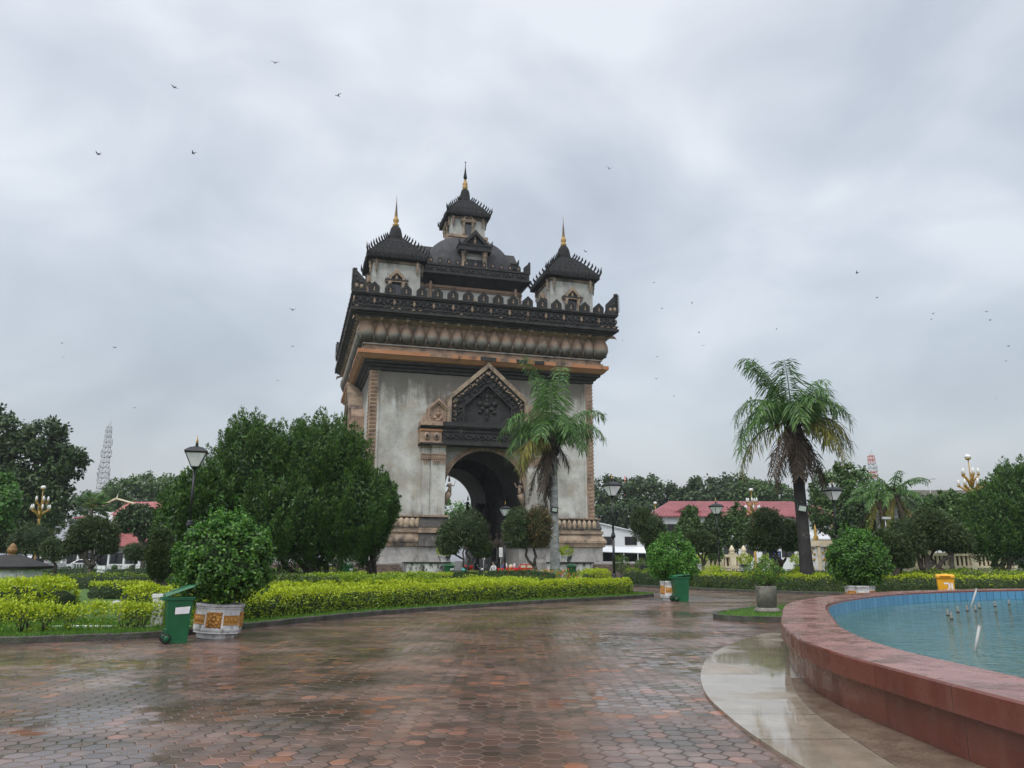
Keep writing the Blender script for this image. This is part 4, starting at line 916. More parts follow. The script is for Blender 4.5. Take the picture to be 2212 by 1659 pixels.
# ------------------------------------------------------------------ plants: hedges
def hedge(name, path, w_, h, label, n, leaf=.07, top='hedge_lime', side='hedge_green', cat='hedge', tipfrac=.25, z0=.10, ragged=.085, group=None, seed=1, wild=0.0):
    g = np.random.default_rng(seed)
    P = [Vector((p[0], p[1], 0)) for p in path]
    c = P[len(P)//2].copy(); o = empty(name, (c.x, c.y, z0), label, cat, group)
    P = [p-c for p in P]
    seg = np.array([(P[i+1]-P[i]).length for i in range(len(P)-1)]); cum = np.concatenate([[0], np.cumsum(seg)]); tot = cum[-1]
    pa = np.array([(p.x, p.y) for p in P])
    def on(t):
        i = np.clip(np.searchsorted(cum, t, side='right')-1, 0, len(seg)-1); u = (t-cum[i])/seg[i]
        q = pa[i]+(pa[i+1]-pa[i])*u[:, None]; d_ = (pa[i+1]-pa[i])/seg[i][:, None]; return q, np.stack([-d_[:, 1], d_[:, 0]], 1), d_
    # bumpy inner mass so that no daylight shows through the trimmed body
    mb = MB(); K = max(4, int(tot/.5)); ring = []
    for k in range(K+1):
        q, s_, d_ = on(np.array([tot*k/K])); q, s_ = q[0], s_[0]; hh = h*(.84+.08*g.uniform(-1,1)); ww = w_*.41
        if k in (0, K): ww *= .5; hh *= .9
        for a, z in ((-1,.04),(-1.02,hh*.5),(-.8,hh*.93),(0,hh),(.8,hh*.93),(1.02,hh*.5),(1,.04)):
            jj = g.uniform(-.03,.03); ring.append((q[0]+s_[0]*(a*ww+jj), q[1]+s_[1]*(a*ww+jj), z))
    mb.add(ring, [(k*7+j, k*7+j+1, (k+1)*7+j+1, (k+1)*7+j) for k in range(K) for j in range(6)] + [tuple(range(7)), tuple(K*7+j for j in range(7))])
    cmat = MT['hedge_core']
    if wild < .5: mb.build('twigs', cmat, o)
    else:
        mb = MB()
        for k in range(int(tot/.42)):
            q, s_, d_ = on(np.array([g.uniform(0, tot)])); b = Vector((q[0][0], q[0][1], 0))
            for j in range(6):
                e = b+Vector((g.uniform(-.25,.25), g.uniform(-.15,.15), h*g.uniform(.6,.9))); mb.tube([b+Vector((g.uniform(-.03,.03),g.uniform(-.03,.03),0)), b.lerp(e,.5)+Vector((g.uniform(-.04,.04),0,.03)), e], [.014,.010,.005], 5)
        mb.build('woody_base', 'bark', o)
    nc = max(20, n//16); peri = 2*h + w_; ci = g.integers(0, nc, n)
    n = int(n*1.3); ci = g.integers(0, nc, n); fr = g.uniform(0, 1, n) < .45
    t = np.where(fr, g.uniform(0, tot, n), np.clip(g.uniform(0, tot, nc)[ci]+g.normal(0, leaf*.75, n), 0, tot)); q, s_, d_ = on(t)
    u = np.where(fr, g.uniform(0, peri, n), np.clip(g.uniform(0, peri, nc)[ci]+g.normal(0, leaf*.75, n), 0, peri)); dep = np.abs(g.normal(0, ragged, nc))[ci]+g.normal(0, ragged*.35, n)
    X = np.where(u < h, -w_/2, np.where(u < h+w_, u-h-w_/2, w_/2)); Z = np.where(u < h, u, np.where(u < h+w_, h, peri-u))
    nx = np.where(u < h, -1., np.where(u < h+w_, 0, 1.)); nz = np.where((u >= h) & (u < h+w_), 1., 0.05)
    # rounded shoulder + long wavy trim
    wv = .06*np.sin(t*1.3+seed)+.05*np.sin(t*3.1+2*seed)+.04*np.sin(t*7.3+seed)
    X = X*(1-.22*np.clip((Z/h-.75)/.25, 0, 1)) * (1+wv*.5); Z = Z*(1+wv*.9)
    X = X - nx*(dep-ragged*.6); Z = Z - nz*(dep-ragged*.6)
    e = np.clip(np.minimum(t, tot-t)/(w_*.5), 0, 1)**.5; X = X*(.45+.55*e); Z = Z*(.88+.12*e)
    if wild: low = (Z < h*.55) & (g.uniform(0, 1, n) < wild); Z = np.where(low, h*g.uniform(.5, 1.02, n), Z); X = X*(1+g.normal(0, .12*wild, n)); Z = Z + (g.uniform(0,1,n) < .06)*g.uniform(0, .16, n)*wild
    Z = np.maximum(Z, .03)
    Pp = np.stack([q[:, 0]+s_[:, 0]*X, q[:, 1]+s_[:, 1]*X, Z], 1)
    O = np.stack([s_[:, 0]*nx, s_[:, 1]*nx, nz], 1)
    A = rdir(g, n)*1.0+O*.55; A[:, 2] += .25
    yel = (Z > h*(1-tipfrac)*(1+g.normal(0, .13, nc)[ci]+g.normal(0, .05, n)))
    leaf_obj('foliage', Pp, A, O+rdir(g, n)*.7, leaf*g.uniform(.6, 1.25, n), leaf*.55*g.uniform(.7, 1.2, n), [side, top], yel.astype(np.int32), o)
    return o
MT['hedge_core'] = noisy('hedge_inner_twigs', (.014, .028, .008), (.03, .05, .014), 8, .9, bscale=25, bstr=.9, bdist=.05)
def tp(lst, z): return smooth([gnd(x, y, z)[:2] for x, y in lst], 3)
def off(path, d):
    P = [Vector((p[0], p[1], 0)) for p in path]; n = len(P); o = []
    for i in range(n):
        t = (P[min(i+1,n-1)]-P[max(i-1,0)]).normalized(); o.append(P[i]+Vector((-t.y, t.x, 0))*d)
    return o
kl = lambda a, b, d: off([p for p in kerbL if a <= p[0] <= b and p[1] < 40.5], d)
hedge('golden_hedge', kl(-22, -7.35, .95), .7, .62, 'sparse young golden hedge with bare stems along the kerb left of the green bin', 12000, .07, 'hedge_yellow', 'hedge_lime', tipfrac=.3, wild=.6, seed=2)
hedge('golden_hedge', kl(-7.2, 6.6, 1.05), .85, .72, 'long golden topped hedge curving along the plaza kerb from the planter to the corner', 30000, .075, 'hedge_yellow', 'hedge_lime', tipfrac=.30, seed=3)
hedge('golden_hedge', smooth([(-21,22.6),(-16,22.5),(-12.3,22.1)], 4), 1.8, 1.0, 'thick block of bright yellow hedge at the left edge in front of the stone shrine', 17000, .095, 'hedge_yellow', 'hedge_lime', tipfrac=.45, seed=4)
hedge('lime_hedge', kl(-5.4, 4.0, 3.6), 1.3, .78, 'loose lime green second row hedge behind the long golden hedge', 14000, .085, 'hedge_yellow', 'hedge_lime', tipfrac=.30, seed=5)
hedge('lime_hedge', smooth([(-8.4,30.2),(-6,32),(-3.5,34.5)], 4), 3.0, .95, 'broad mound of light green shrubs beside the big potted bush', 12000, .10, 'hedge_lime', 'hedge_green', tipfrac=.5, seed=6)
hedge('lime_hedge', smooth([(-11.0,22.6),(-9.7,23.5),(-8.4,24.7)], 4), 1.4, .9, 'rounded lime green hedge behind the green bin', 5000, .085, 'hedge_yellow', 'hedge_lime', tipfrac=.35, seed=16)
hedge('shrub_bed', smooth([(-9.6,27.5),(-8.2,28.6),(-6.6,30)], 4), 2.0, 1.0, 'dark reddish green shrub bed beside the lamp and potted bush', 5000, .09, 'hedge_green', 'hedge_dark', cat='shrubs', tipfrac=.3, seed=7)
hedge('shrub_bed', smooth([(-3.2,37.5),(-.5,39.0),(1.5,41)], 4), 2.4, .72, 'brownish green flowering shrub bed behind the lime hedges', 5000, .09, 'hedge_green', 'hedge_dark', cat='shrubs', tipfrac=.4, seed=8)
hedge('clipped_hedge', smooth([(-3.5,47.5),(0,48.5),(2.6,49.5)], 4), 1.6, .85, 'dark green clipped hedge below the arch opening', 8000, .09, 'hedge_dark', 'hedge_dark', seed=9)
hedge('clipped_hedge', smooth([(-15,58.5),(-6,61.5),(-1.0,63)], 4), 1.0, .62, 'thin yellow topped clipped hedge in front of the monument steps', 6000, .09, 'hedge_yellow', 'hedge_dark', tipfrac=.3, seed=10)
hedge('clipped_hedge', smooth([(-12,53),(-4,55.5),(-.5,56.5)], 4), 1.0, .60, 'second thin yellow topped hedge between the conifer and the arch', 6000, .09, 'hedge_yellow', 'hedge_dark', tipfrac=.3, seed=11)
hedge('golden_hedge', smooth([(4.5,48.0),(6.0,51)], 4), 1.2, .95, 'short bright yellow hedge behind the hedge corner near the first palm', 3500, .085, 'hedge_yellow', 'hedge_lime', tipfrac=.45, seed=12)
kr = lambda a, b, d: off([p for p in kerbR if a <= p[0] <= b], d)
hedge('golden_hedge', kr(9.6, 50, 1.1), 1.1, .86, 'long yellow topped hedge across the right side beyond the plaza path', 26000, .09, 'hedge_yellow', 'hedge_green', tipfrac=.20, seed=13)
hedge('clipped_hedge', kr(7.0, 10.6, 1.6), 1.5, .95, 'dark green clipped hedge between the lamp post and the middle potted bush', 5000, .09, 'hedge_lime', 'hedge_dark', tipfrac=.12, seed=14)
hedge('golden_hedge', off([p for p in kerbR if 19 <= p[0] <= 50], 3.6), 1.2, 1.05, 'second row of lime hedge behind the yellow bin', 11000, .10, 'hedge_lime', 'hedge_green', tipfrac=.35, seed=15)
for i, (pts, h, lab, tf, tm) in enumerate((
    ([(-18,34),(-13,35.5),(-9.5,37)], .62, 'low green hedge row nearest the lawn on the left', .3, 'hedge_yellow'),
    ([(-27,44),(-20,46),(-13,48.5)], .75, 'low clipped green hedge row in the middle of the left garden', .15, 'hedge_lime'),
    ([(-34,55),(-26,57),(-17,60)], .8, 'clipped dark hedge row in front of the parked pickup', .1, 'hedge_dark'),
    ([(-27,63),(-20,65),(-13,67.5)], .8, 'clipped hedge row below the parked white car', .15, 'hedge_lime'),
    ([(-50,72),(-38,74),(-24,76)], .85, 'far dark hedge row along the left road', .1, 'hedge_dark'),
    ([(19,54),(27,54.5),(40,54)], .75, 'low clipped hedge row behind the second palm', .2, 'hedge_lime'),
    ([(17,61),(28,62),(44,61)], .85, 'dark clipped hedge row in front of the cream gate', .1, 'hedge_dark'),
    ([(24,47.5),(34,47.2),(46,46.5)], 1.05, 'olive shrub row behind the lime hedge at the right', .3, 'hedge_green'))):
    hedge('clipped_hedge', smooth(pts, 4), 1.1, h, lab, 4500, .10, tm, 'hedge_dark', tipfrac=tf, seed=20+i)
# grass tufts
def grass(name, pts, hgt, seed, lab):
    g = np.random.default_rng(seed); P = np.asarray(pts, np.float64); n = len(P)
    A = rdir(g, n)*.55; A[:, 2] = np.abs(A[:, 2])+.9
    o = leaf_obj(name, P, A, rdir(g, n), hgt*g.uniform(.4, 1.3, n), .012*g.uniform(.8, 1.8, n), 'grass'); tag(o, lab, 'grass', kind='stuff')
g = np.random.default_rng(5)
def along(path, d0, d1, n, z):
    A_, B_ = off(path, d0), off(path, d1); i = g.integers(0, len(path)-1, n); t = g.uniform(0, 1, n); s_ = g.uniform(0, 1, n)
    a = np.array([p[:2] for p in A_]); b = np.array([p[:2] for p in B_]); pa = a[i]+(a[i+1]-a[i])*t[:, None]; pb = b[i]+(b[i+1]-b[i])*t[:, None]
    q = pa+(pb-pa)*s_[:, None]; return np.column_stack([q, np.full(n, z)])
front = [p for p in kerbL if -20 < p[0] < 7.0 and p[1] < 40]
grass('grass', np.vstack([along(front, -.06, 1.0, 34000, .09), along([p for p in front if p[0] < -7], 1.2, 4.5, 14000, .09)]), .12, 6, 'short rough grass along the kerb and on the left lawn')
pp = []
while len(pp) < 5000:
    x, y = g.uniform(6.3, 11), g.uniform(23.3, 29.8)
    c_ = False; L_ = isl
    for i in range(len(L_)):
        a, b = L_[i], L_[i-1]
        if (a.y > y) != (b.y > y) and x < (b.x-a.x)*(y-a.y)/(b.y-a.y)+a.x: c_ = not c_
    if c_: pp.append((x, y, .12))
grass('grass', pp, .08, 8, 'grass growing on the small kerbed island')

# ------------------------------------------------------------------ lamps
def mk_lamp(label, loc):
    o = empty('street_lamp', loc, label, 'street lamp', 'black lantern lamp posts in the park')
    mb = MB(); mb.lathe([(.24,0),(.24,.12),(.17,.2),(.15,.62),(.19,.68),(.19,.74),(.10,.84),(.12,.9),(.075,.98)], 10); mb.build('base', 'black_metal', o)
    mb = MB(); mb.lathe([(.07,.95),(.065,2.9)], 10); mb.lathe([(.055,3.1),(.045,5.05)], 10); mb.build('pole', 'black_metal', o)
    mb = MB(); mb.lathe([(.07,2.85),(.12,2.9),(.13,2.98),(.09,3.04),(.11,3.08),(.06,3.14)], 10); mb.build('collar', 'black_metal', o)
    mb = MB(); mb.lathe([(.05,5.0),(.1,5.05),(.12,5.09),(.15,5.12)], 8); mb.build('lantern_seat', 'black_metal', o)
    mb = MB(); r2 = math.sqrt(2)
    mb.frust(-.13,-.13,.13,.13,5.12,-.37,-.37,.37,.37,5.66); mb.build('lantern_glass', 'frost', o)
    mb = MB()
    for a in (-1,1):
        for b in (-1,1): mb.tube([(a*.135,b*.135,5.12),(a*.378,b*.378,5.66)], .02, 4)
    for (a,b),(c,d_) in (((-1,-1),(1,-1)),((1,-1),(1,1)),((1,1),(-1,1)),((-1,1),(-1,-1))): mb.tube([(a*.378,b*.378,5.655),(c*.378,d_*.378,5.655)], .022, 4); mb.tube([(a*.135,b*.135,5.125),(c*.135,d_*.135,5.125)], .02, 4)
    mb.build('lantern_frame', 'black_metal', o)
    mb = MB(); mb.sq([(.40,5.66),(.42,5.69),(.40,5.73),(.22,5.86),(.14,5.88),(.06,5.92)]); r_ = mb.build('lantern_roof', 'black_metal', o)
    mb = MB(); mb.lathe([(.06,5.9),(.04,5.97),(.07,6.0),(.03,6.05)], 8, m=0); mb.lathe([(.035,6.04),(.05,6.1),(.025,6.16),(.006,6.36)], 8, m=1); mb.build('finial', ['black_metal', 'gold'], r_)
    return o
lamp = mk_lamp('black lantern lamp post beside the big potted bush left of the conifer', gx(402.5, 29.2, .05)); lamp.rotation_euler = (0, 0, R(20))
for x, Y, lab, s_ in ((1091, 63, 'black lantern lamp post in front of the dark arch opening', 1.0), (1326, 42.5, 'black lantern lamp post just right of the monument', 1.0), (1553, 59.5, 'black lantern lamp post in front of the red roofed white building', 1.0), (1812, 45.5, 'black lantern lamp post right of the second palm', 1.0)):
    copy_tree(lamp, None, gx(x, Y, .05), R(x % 45), s_, lab)
def globe_lamp(label, loc, s_=1.0):
    o = empty('globe_lamp', loc, label, 'street lamp', 'golden many globed lamps'); o.scale = (s_,)*3
    mb = MB(); mb.lathe([(.5,0),(.45,.6),(.3,.8),(.25,1.0),(.2,1.2),(.16,8.6)], 10); mb.build('pole', 'gold', o)
    mb = MB(); mb.tube([(0,0,8.4),(0,0,11.6)], [.07,.05], 8); mb.lathe([(.05,11.5),(.28,11.62),(.30,11.7),(.1,11.75)], 10); mb.build('mast', 'gold', o)
    mb = MB(); mb.ball((0,0,11.86), (.33,.33,.25), 0, 10, 6); mb.build('globe', 'globe', o)
    for tier, (z0, z1, rr, n, ph) in enumerate(((8.3,9.25,1.2,6,.2),(9.3,10.35,.8,5,.5))):
        for i in range(n):
            a = ph+2*pi*i/n; c, s2 = math.cos(a), math.sin(a)
            mb = MB(); mb.tube([(c*.12,s2*.12,z0-.5),(c*rr*.3,s2*rr*.3,z0+.1),(c*rr*.7,s2*rr*.7,z0+.45),(c*rr*1.08,s2*rr*1.08,z1-.28)], [.09,.13,.12,.04], 6); mb.lathe([(.03,z1-.45),(.17,z1-.30),(.17,z1-.25)], 8, (c*rr*.92,s2*rr*.92)); br = mb.build('branch', 'gold', o)
            mb = MB(); mb.lathe([(.08,z1-.27),(.14,z1-.1),(.15,z1+.06),(.10,z1+.24),(.02,z1+.36)], 8, (c*rr*.92,s2*rr*.92)); mb.build('globe', 'globe', br)
    return o
gl = globe_lamp('golden globe lamp standing before the big dark tree at the left', gx(73, 68), .66)
for x, Y, z, lab in ((1420, 143, 0, 'farthest golden globe lamp beside the left end of the red roof'), (1632, 115, 0, 'golden globe lamp in front of the red roof left of the second palm'), (2119, 84, 0, 'golden globe lamp rising against the grey sky at the right edge')):
    copy_tree(gl, None, gx(x, Y, z), R(x % 60), 1.08 if x > 2000 else 1.0, lab)

# ------------------------------------------------------------------ wheelie bins
def wheelie(mat, label, loc, rz, lid_deg, sticker=True, grp='wheeled rubbish bins', s_=1.0):
    o = empty('wheelie_bin', loc, label, 'bin', grp, rz); o.scale = (s_,)*3
    mb = MB()                                                       # local: front +x, hinge and wheels -x
    mb.frust(-.23,-.235,.24,.235,.06,-.33,-.27,.30,.27,.95); mb.frust(-.23,-.235,.24,.235,.0,-.23,-.235,.24,.235,.06)
    mb.box(-.30,-.20,.20,-.24,.20,.30)
    for i in range(3): mb.box(-.10+i*.12,-.272,.78,-.07+i*.12,-.258,.95); mb.box(-.10+i*.12,.258,.78,-.07+i*.12,.272,.95)
    mb.build('body', mat, o, bevel=.018)
    mb = MB(); mb.box(-.37,-.30,.93,.345,.30,.965); mb.box(-.365,-.295,.90,.34,-.265,.93); mb.box(-.365,.265,.90,.34,.295,.93); mb.box(.31,-.295,.90,.34,.295,.93); mb.build('rim', mat, o, bevel=.01)
    mb = MB(); mb.tube([(-.44,-.2,.93),(-.44,.2,.93)], .02, 8); mb.box(-.45,-.28,.90,-.34,-.2,.96); mb.box(-.45,.2,.90,-.34,.28,.96); mb.build('handle', mat, o)
    mb = MB(); mb.frust(-.0,-.30,.73,.30,0,.03,-.26,.68,.26,.055); mb.box(.70,-.16,-.015,.78,.16,.03); mb.box(.2,-.10,.05,.55,.10,.075); l = mb.build('lid', mat, o, bevel=.012); l.location = (-.385,0,.97); l.rotation_euler = (0, -R(lid_deg), 0)
    for q in (-.26,.26):
        mb = MB(); mb.M = Matrix.Translation((-.27,q,.11)) @ Matrix.Rotation(pi/2,4,'X'); mb.lathe([(.07,-.03),(.105,-.03),(.11,-.015),(.11,.015),(.105,.03),(.07,.03)], 16); w_ = mb.build('wheel', 'rubber', o)
        mb = MB(); mb.M = Matrix.Translation((-.27,q,.11)) @ Matrix.Rotation(pi/2,4,'X'); mb.lathe([(.02,-.036),(.068,-.034),(.068,.034),(.02,.036)], 12); mb.build('hub', mat, w_)
    mb = MB(); mb.tube([(-.27,-.26,.11),(-.27,.26,.11)], .014, 8); mb.build('axle', 'rubber', o)
    if sticker:
        mb = MB(); mb.add([(-.12,-.2755,.75),(.24,-.2715,.77),(.22,-.265,.62),(-.12,-.270,.61)], [(0,1,2,3)]); mb.build('sticker', 'label_white', o)
    return o
bp = gnd(379, 1391); bp *= 1+.25/bp.y; bp.z = 0
gb = wheelie('bin_green', 'green wheelie bin with its lid propped open beside the white planter', bp, R(30), 17, s_=1.0); gb.scale = (.84, .95, 1.0)
b2 = copy_tree(gb, None, gnd(1471, 1299), R(8), 1.08, 'green wheelie bin in front of the middle potted bush')
for c in kids(b2):
    if c.name.startswith('lid'): c.rotation_euler = (0, -R(6), 0)
    if c.name.startswith('sticker'): bpy.data.objects.remove(c)
for x, Y, rz, lab in ((752, 66, 60, 'green bin below the broad steps left of the arch'), (971, 69, 40, 'green bin in front of the left pier beside the topiary'), (1234, 66, 100, 'green bin by the white wall near the monument steps')):
    c = copy_tree(gb, None, gx(x, Y, .1), R(rz), 1.15, lab)
    for k in kids(c):
        if k.name.startswith('lid'): k.rotation_euler = (0, -R(8), 0)
p = gx(2036, 33.2, 0)
yb = wheelie('bin_yellow', 'yellow wheelie bin with white figures behind the fountain rim', p, R(-116), 0, False, s_=1.17)
def digit(mb, ch, x, z, h, y):
    t = h*.16; W_ = h*.45
    segs = {'1': [((.5,0),(.5,1))], '2': [((0,1),(1,1)),((1,1),(1,.55)),((1,.55),(0,.1)),((0,0),(1,0))], ',': [((.6,.25),(.3,-.15))]}[ch]
    for (a,b),(c,d_) in segs:
        A_, B_ = Vector((x+a*W_,y,z+b*h)), Vector((x+c*W_,y,z+d_*h)); u = (B_-A_).normalized(); n_ = Vector((-u.z,0,u.x))*t*.5
        mb.add([tuple(A_-n_),tuple(B_-n_),tuple(B_+n_),tuple(A_+n_)], [(0,1,2,3)])
mb = MB(); mb.M = Matrix.Translation((.2415,0,0)) @ Matrix.Rotation(R(3.9), 4, 'Y') @ Matrix.Rotation(pi/2, 4, 'Z')
digit(mb, ',', -.15, .38, .30, 0); digit(mb, '2', -.06, .36, .36, 0); digit(mb, '1', .10, .36, .38, 0)
mb.build('painted_figures', 'label_white', yb)

# ------------------------------------------------------------------ octagonal planters with bushes
def planter(label, loc, rz=0, s_=1.0, tilt=0):
    o = empty('octagonal_planter', loc, label, 'planter', 'white and gold octagonal planters', rz); o.scale = (s_,)*3; o.rotation_euler = (0, tilt, rz)
    ph = pi/8; mb = MB()
    mb.lathe([(.44,0),(.46,.10),(.53,.12),(.53,.15),(.50,.16),(.535,.165),(.545,.2),(.525,.66),(.545,.665),(.545,.69),(.52,.695),(.555,.71),(.555,.77),(.50,.77),(.48,.70)], 8, ph=ph, sm=False); mb.build('pot', 'white_dirty', o)
    ap = math.cos(pi/8)
    for k in range(8):
        M_ = Matrix.Rotation(k*pi/4, 4, 'Z'); z = .42; d_ = .535*ap
        mb = MB(); mb.M = M_
        if k % 2 == 0:
            mb.box(-.17, -d_-.018, z-.17, .17, -d_+.03, z+.17)
            for i in range(8): a = i*pi/4; mb.ball((.095*math.cos(a), -d_-.02, z+.095*math.sin(a)), (.05,.022,.05), 0, 6, 4)
            mb.ball((0,-d_-.025,z), (.05,.03,.05), 0, 8, 4)
            for a in (-1,1):
                for b in (-1,1):
                    mb.ball((a*.13,-d_-.02,z+b*.13), (.035,.02,.035), 0, 6, 4); mb.ball((a*.14,-d_-.02,z+b*.05), (.02,.018,.045), 0, 5, 4); mb.ball((a*.05,-d_-.02,z+b*.145), (.045,.018,.02), 0, 5, 4)
            mb.build('gold_panel', 'ochre_relief', o)
        else:
            mb.box(-.20, -d_-.01, z-.105, .20, -d_+.03, z+.105)
            for i in (-1, 0, 1): mb.ball((i*.11,-d_-.01,z), (.05,.018,.06), 0, 6, 4)
            mb.box(-.20,-d_-.016,z+.085,.20,-d_,z+.105); mb.box(-.20,-d_-.016,z-.105,.20,-d_,z-.085)
            mb.build('gold_band', 'ochre_relief', o)
    mb = MB(); mb.lathe([(.49,.60),(.49,.69)], 8, ph=ph); mb.build('soil', 'bark', o)
    return o
def potbush(label, loc, seed, light=False, n=17000, s_=1.0):
    o = empty('potted_bush', loc, label, 'bush', 'round bushes growing in planters'); o.scale = (s_,)*3; g = np.random.default_rng(seed)
    mb = MB(); rr = random.Random(seed)
    for i in range(5): mb.tube(*limb((rr.uniform(-.12,.12),rr.uniform(-.12,.12),-.05),(rr.uniform(-.35,.35),rr.uniform(-.35,.35),.8),.06,.04,4,.06,rr), 7)
    for i in range(14): a = rr.uniform(0, 2*pi); mb.tube(*limb((rr.uniform(-.2,.2),rr.uniform(-.2,.2),.5),(math.cos(a)*.8,math.sin(a)*.8,rr.uniform(.6,1.8)),.03,.008,4,.08,rr), 5)
    mb.build('trunk', 'bark', o)
    lob = [(0,0,1.15,1.02,1.02,.98),(-.3,.1,.85,.85,.85,.75),(.3,-.1,.85,.9,.9,.75),(.05,0,1.75,.62,.62,.48),(-.08,.05,2.02,.36,.36,.36),(.5,0,1.35,.65,.65,.6),(-.5,0,1.3,.65,.65,.6)]
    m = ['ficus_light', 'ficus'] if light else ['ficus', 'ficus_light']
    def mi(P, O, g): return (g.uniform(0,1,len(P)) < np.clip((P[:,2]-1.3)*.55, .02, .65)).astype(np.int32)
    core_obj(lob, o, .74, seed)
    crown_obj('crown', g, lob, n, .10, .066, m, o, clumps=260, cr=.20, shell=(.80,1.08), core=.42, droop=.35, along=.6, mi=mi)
    for i in range(16):                                                # long new shoots on top
        b = np.array([rr.uniform(-.55,.55), rr.uniform(-.55,.55), 1.8+rr.uniform(-.1,.4)]); L_ = rr.uniform(.2,.65); P = []; A = []
        for j in range(14): P.append(b+np.array([0,0,L_*j/14])); a = rr.uniform(0,2*pi); A.append((math.cos(a),math.sin(a),.2))
        leaf_obj('shoot', P, A, rdir(g, 14)+np.array([0,0,1.5]), .11, .075, m[1] if not light else m[0], None, o)
    return o
pl = gnd(855, 2520/1.8228)
P1 = gnd(467, 1381); P1 *= 1+.45/P1.y; P1.z = 0
pl1 = planter('white and gold octagonal planter beside the open green bin', P1, R(8), 1.0, R(3))
bu1 = potbush('big dark green bush growing from the planter beside the open green bin', P1+Vector((0.02,0,.72)), 3, s_=.94)
P2 = gnd(1456, 1299); P2 *= 1+.75/P2.y; P2.z = 0
pl2 = copy_tree(pl1, None, P2, R(20), 1.1, 'white and gold octagonal planter hidden behind the middle green bin'); pl2.rotation_euler[1] = 0
bu2 = potbush('bright green bush growing from the planter behind the middle green bin', P2+Vector((0,0,.78)), 4, True, s_=.93)
P3 = gx(1851, 31.2)
pl3 = copy_tree(pl1, None, P3, R(33), 1.05, 'white and gold octagonal planter behind the far fountain rim'); pl3.rotation_euler[1] = 0
bu3 = potbush('round dark green bush growing from the planter behind the far fountain rim', P3+Vector((0,0,.75)), 5, s_=.97)
# concrete pot on the island
P4 = at(1650, 1312, 26.0); P4.z = .13; P4 = Vector((gx(1650, 26).x, 26.0, .13))
o = empty('concrete_pot', P4, 'plain grey concrete pot on the small grass island', 'planter')
mb = MB(); mb.lathe([(.42,0),(.44,.05),(.36,.12),(.345,.14)], 20); mb.build('foot', 'concrete', o)
mb = MB(); mb.lathe([(.30,.12),(.335,.78),(.335,.82),(.29,.82),(.28,.74)], 24); mb.build('pot', 'concrete', o); mb = MB(); mb.lathe([(.29,.6),(.285,.76)], 16); mb.build('soil', 'bark', o)
o = empty('potted_shrub', P4+Vector((0,0,.78)), 'straggly small leaved shrub growing in the grey concrete pot', 'shrub'); g = np.random.default_rng(11); rr = random.Random(4)
mb = MB()
for i in range(16): a = rr.uniform(0,2*pi); mb.tube(*limb((rr.uniform(-.1,.1),rr.uniform(-.1,.1),-.05),(math.cos(a)*rr.uniform(.2,.6),math.sin(a)*rr.uniform(.2,.6),rr.uniform(.3,.85)),.018,.006,4,.1,rr), 5)
mb.build('woody_base', 'bark', o)
crown_obj('leaves', g, [(0,0,.42,.50,.50,.35),(-.3,0,.5,.4,.4,.35),(.3,0,.4,.38,.38,.32),(.1,0,.7,.36,.36,.26)], 3400, .06, .038, ['ficus','hedge_lime'], o, 110, .22, (.6,1.1), .3, .2, .6, mi=lambda P,O,g: (g.uniform(0,1,len(P)) < .3).astype(np.int32))

# ------------------------------------------------------------------ trees
def D2(x, y, Y): return np.array(at(x, y, Y))
def tree(name, label, base, lobes, n, L, Wd, mats, cat='tree', grp=None, tr=.25, limbs=8, seed=1, clumps=160, cr=.26, shell=(.7,1.0), core=.2, droop=.3, along=.5, mi=None, tr_to=None, up=0.0):
    """lobes in world space; the thing's origin is its foot"""
    o = empty(name, base, label, cat, grp); b = Vector(base); g = np.random.default_rng(seed); rr = random.Random(seed)
    lob = [(q[0]-b.x, q[1]-b.y, q[2]-b.z, q[3], q[4], q[5]) for q in lobes]
    mb = MB(); cz = sum(q[2] for q in lob)/len(lob); cx = sum(q[0] for q in lob)/len(lob); cy = sum(q[1] for q in lob)/len(lob)
    fork = Vector((cx*.4, cy*.4, max(.4, min(q[2]-q[5] for q in lob)*.9)))
    mb.tube(*limb((0,0,-.05), fork, tr, tr*.8, 5, .04, rr), 9)
    for q in lob:
        for j in range(max(1, limbs//len(lob))):
            e = Vector((q[0]+rr.uniform(-.5,.5)*q[3], q[1]+rr.uniform(-.5,.5)*q[4], q[2]+rr.uniform(-.2,.7)*q[5])); mb.tube(*limb(fork+Vector((rr.uniform(-.1,.1),rr.uniform(-.1,.1),rr.uniform(-.2,.2)))*tr*3, e, tr*.5, tr*.1, 6, .06, rr), 6)
    mb.build('trunk', 'bark', o)
    crown_obj('crown', g, lob, n, L, Wd, mats, o, clumps, cr, shell, core, droop, along, up, mi)
    return o
def lobesD(lst, Y, dy=.8):
    """(x, y, rx, ry[, depth shift]) in photo pixels at depth Y"""
    k = Y/FPX*1.0; out = []
    for q in lst:
        c = at(q[0], q[1], Y+(q[4] if len(q) > 4 else 0)); out.append((c.x, c.y, c.z, q[2]*k, max(q[2],q[3])*k*dy, q[3]*k))
    return out
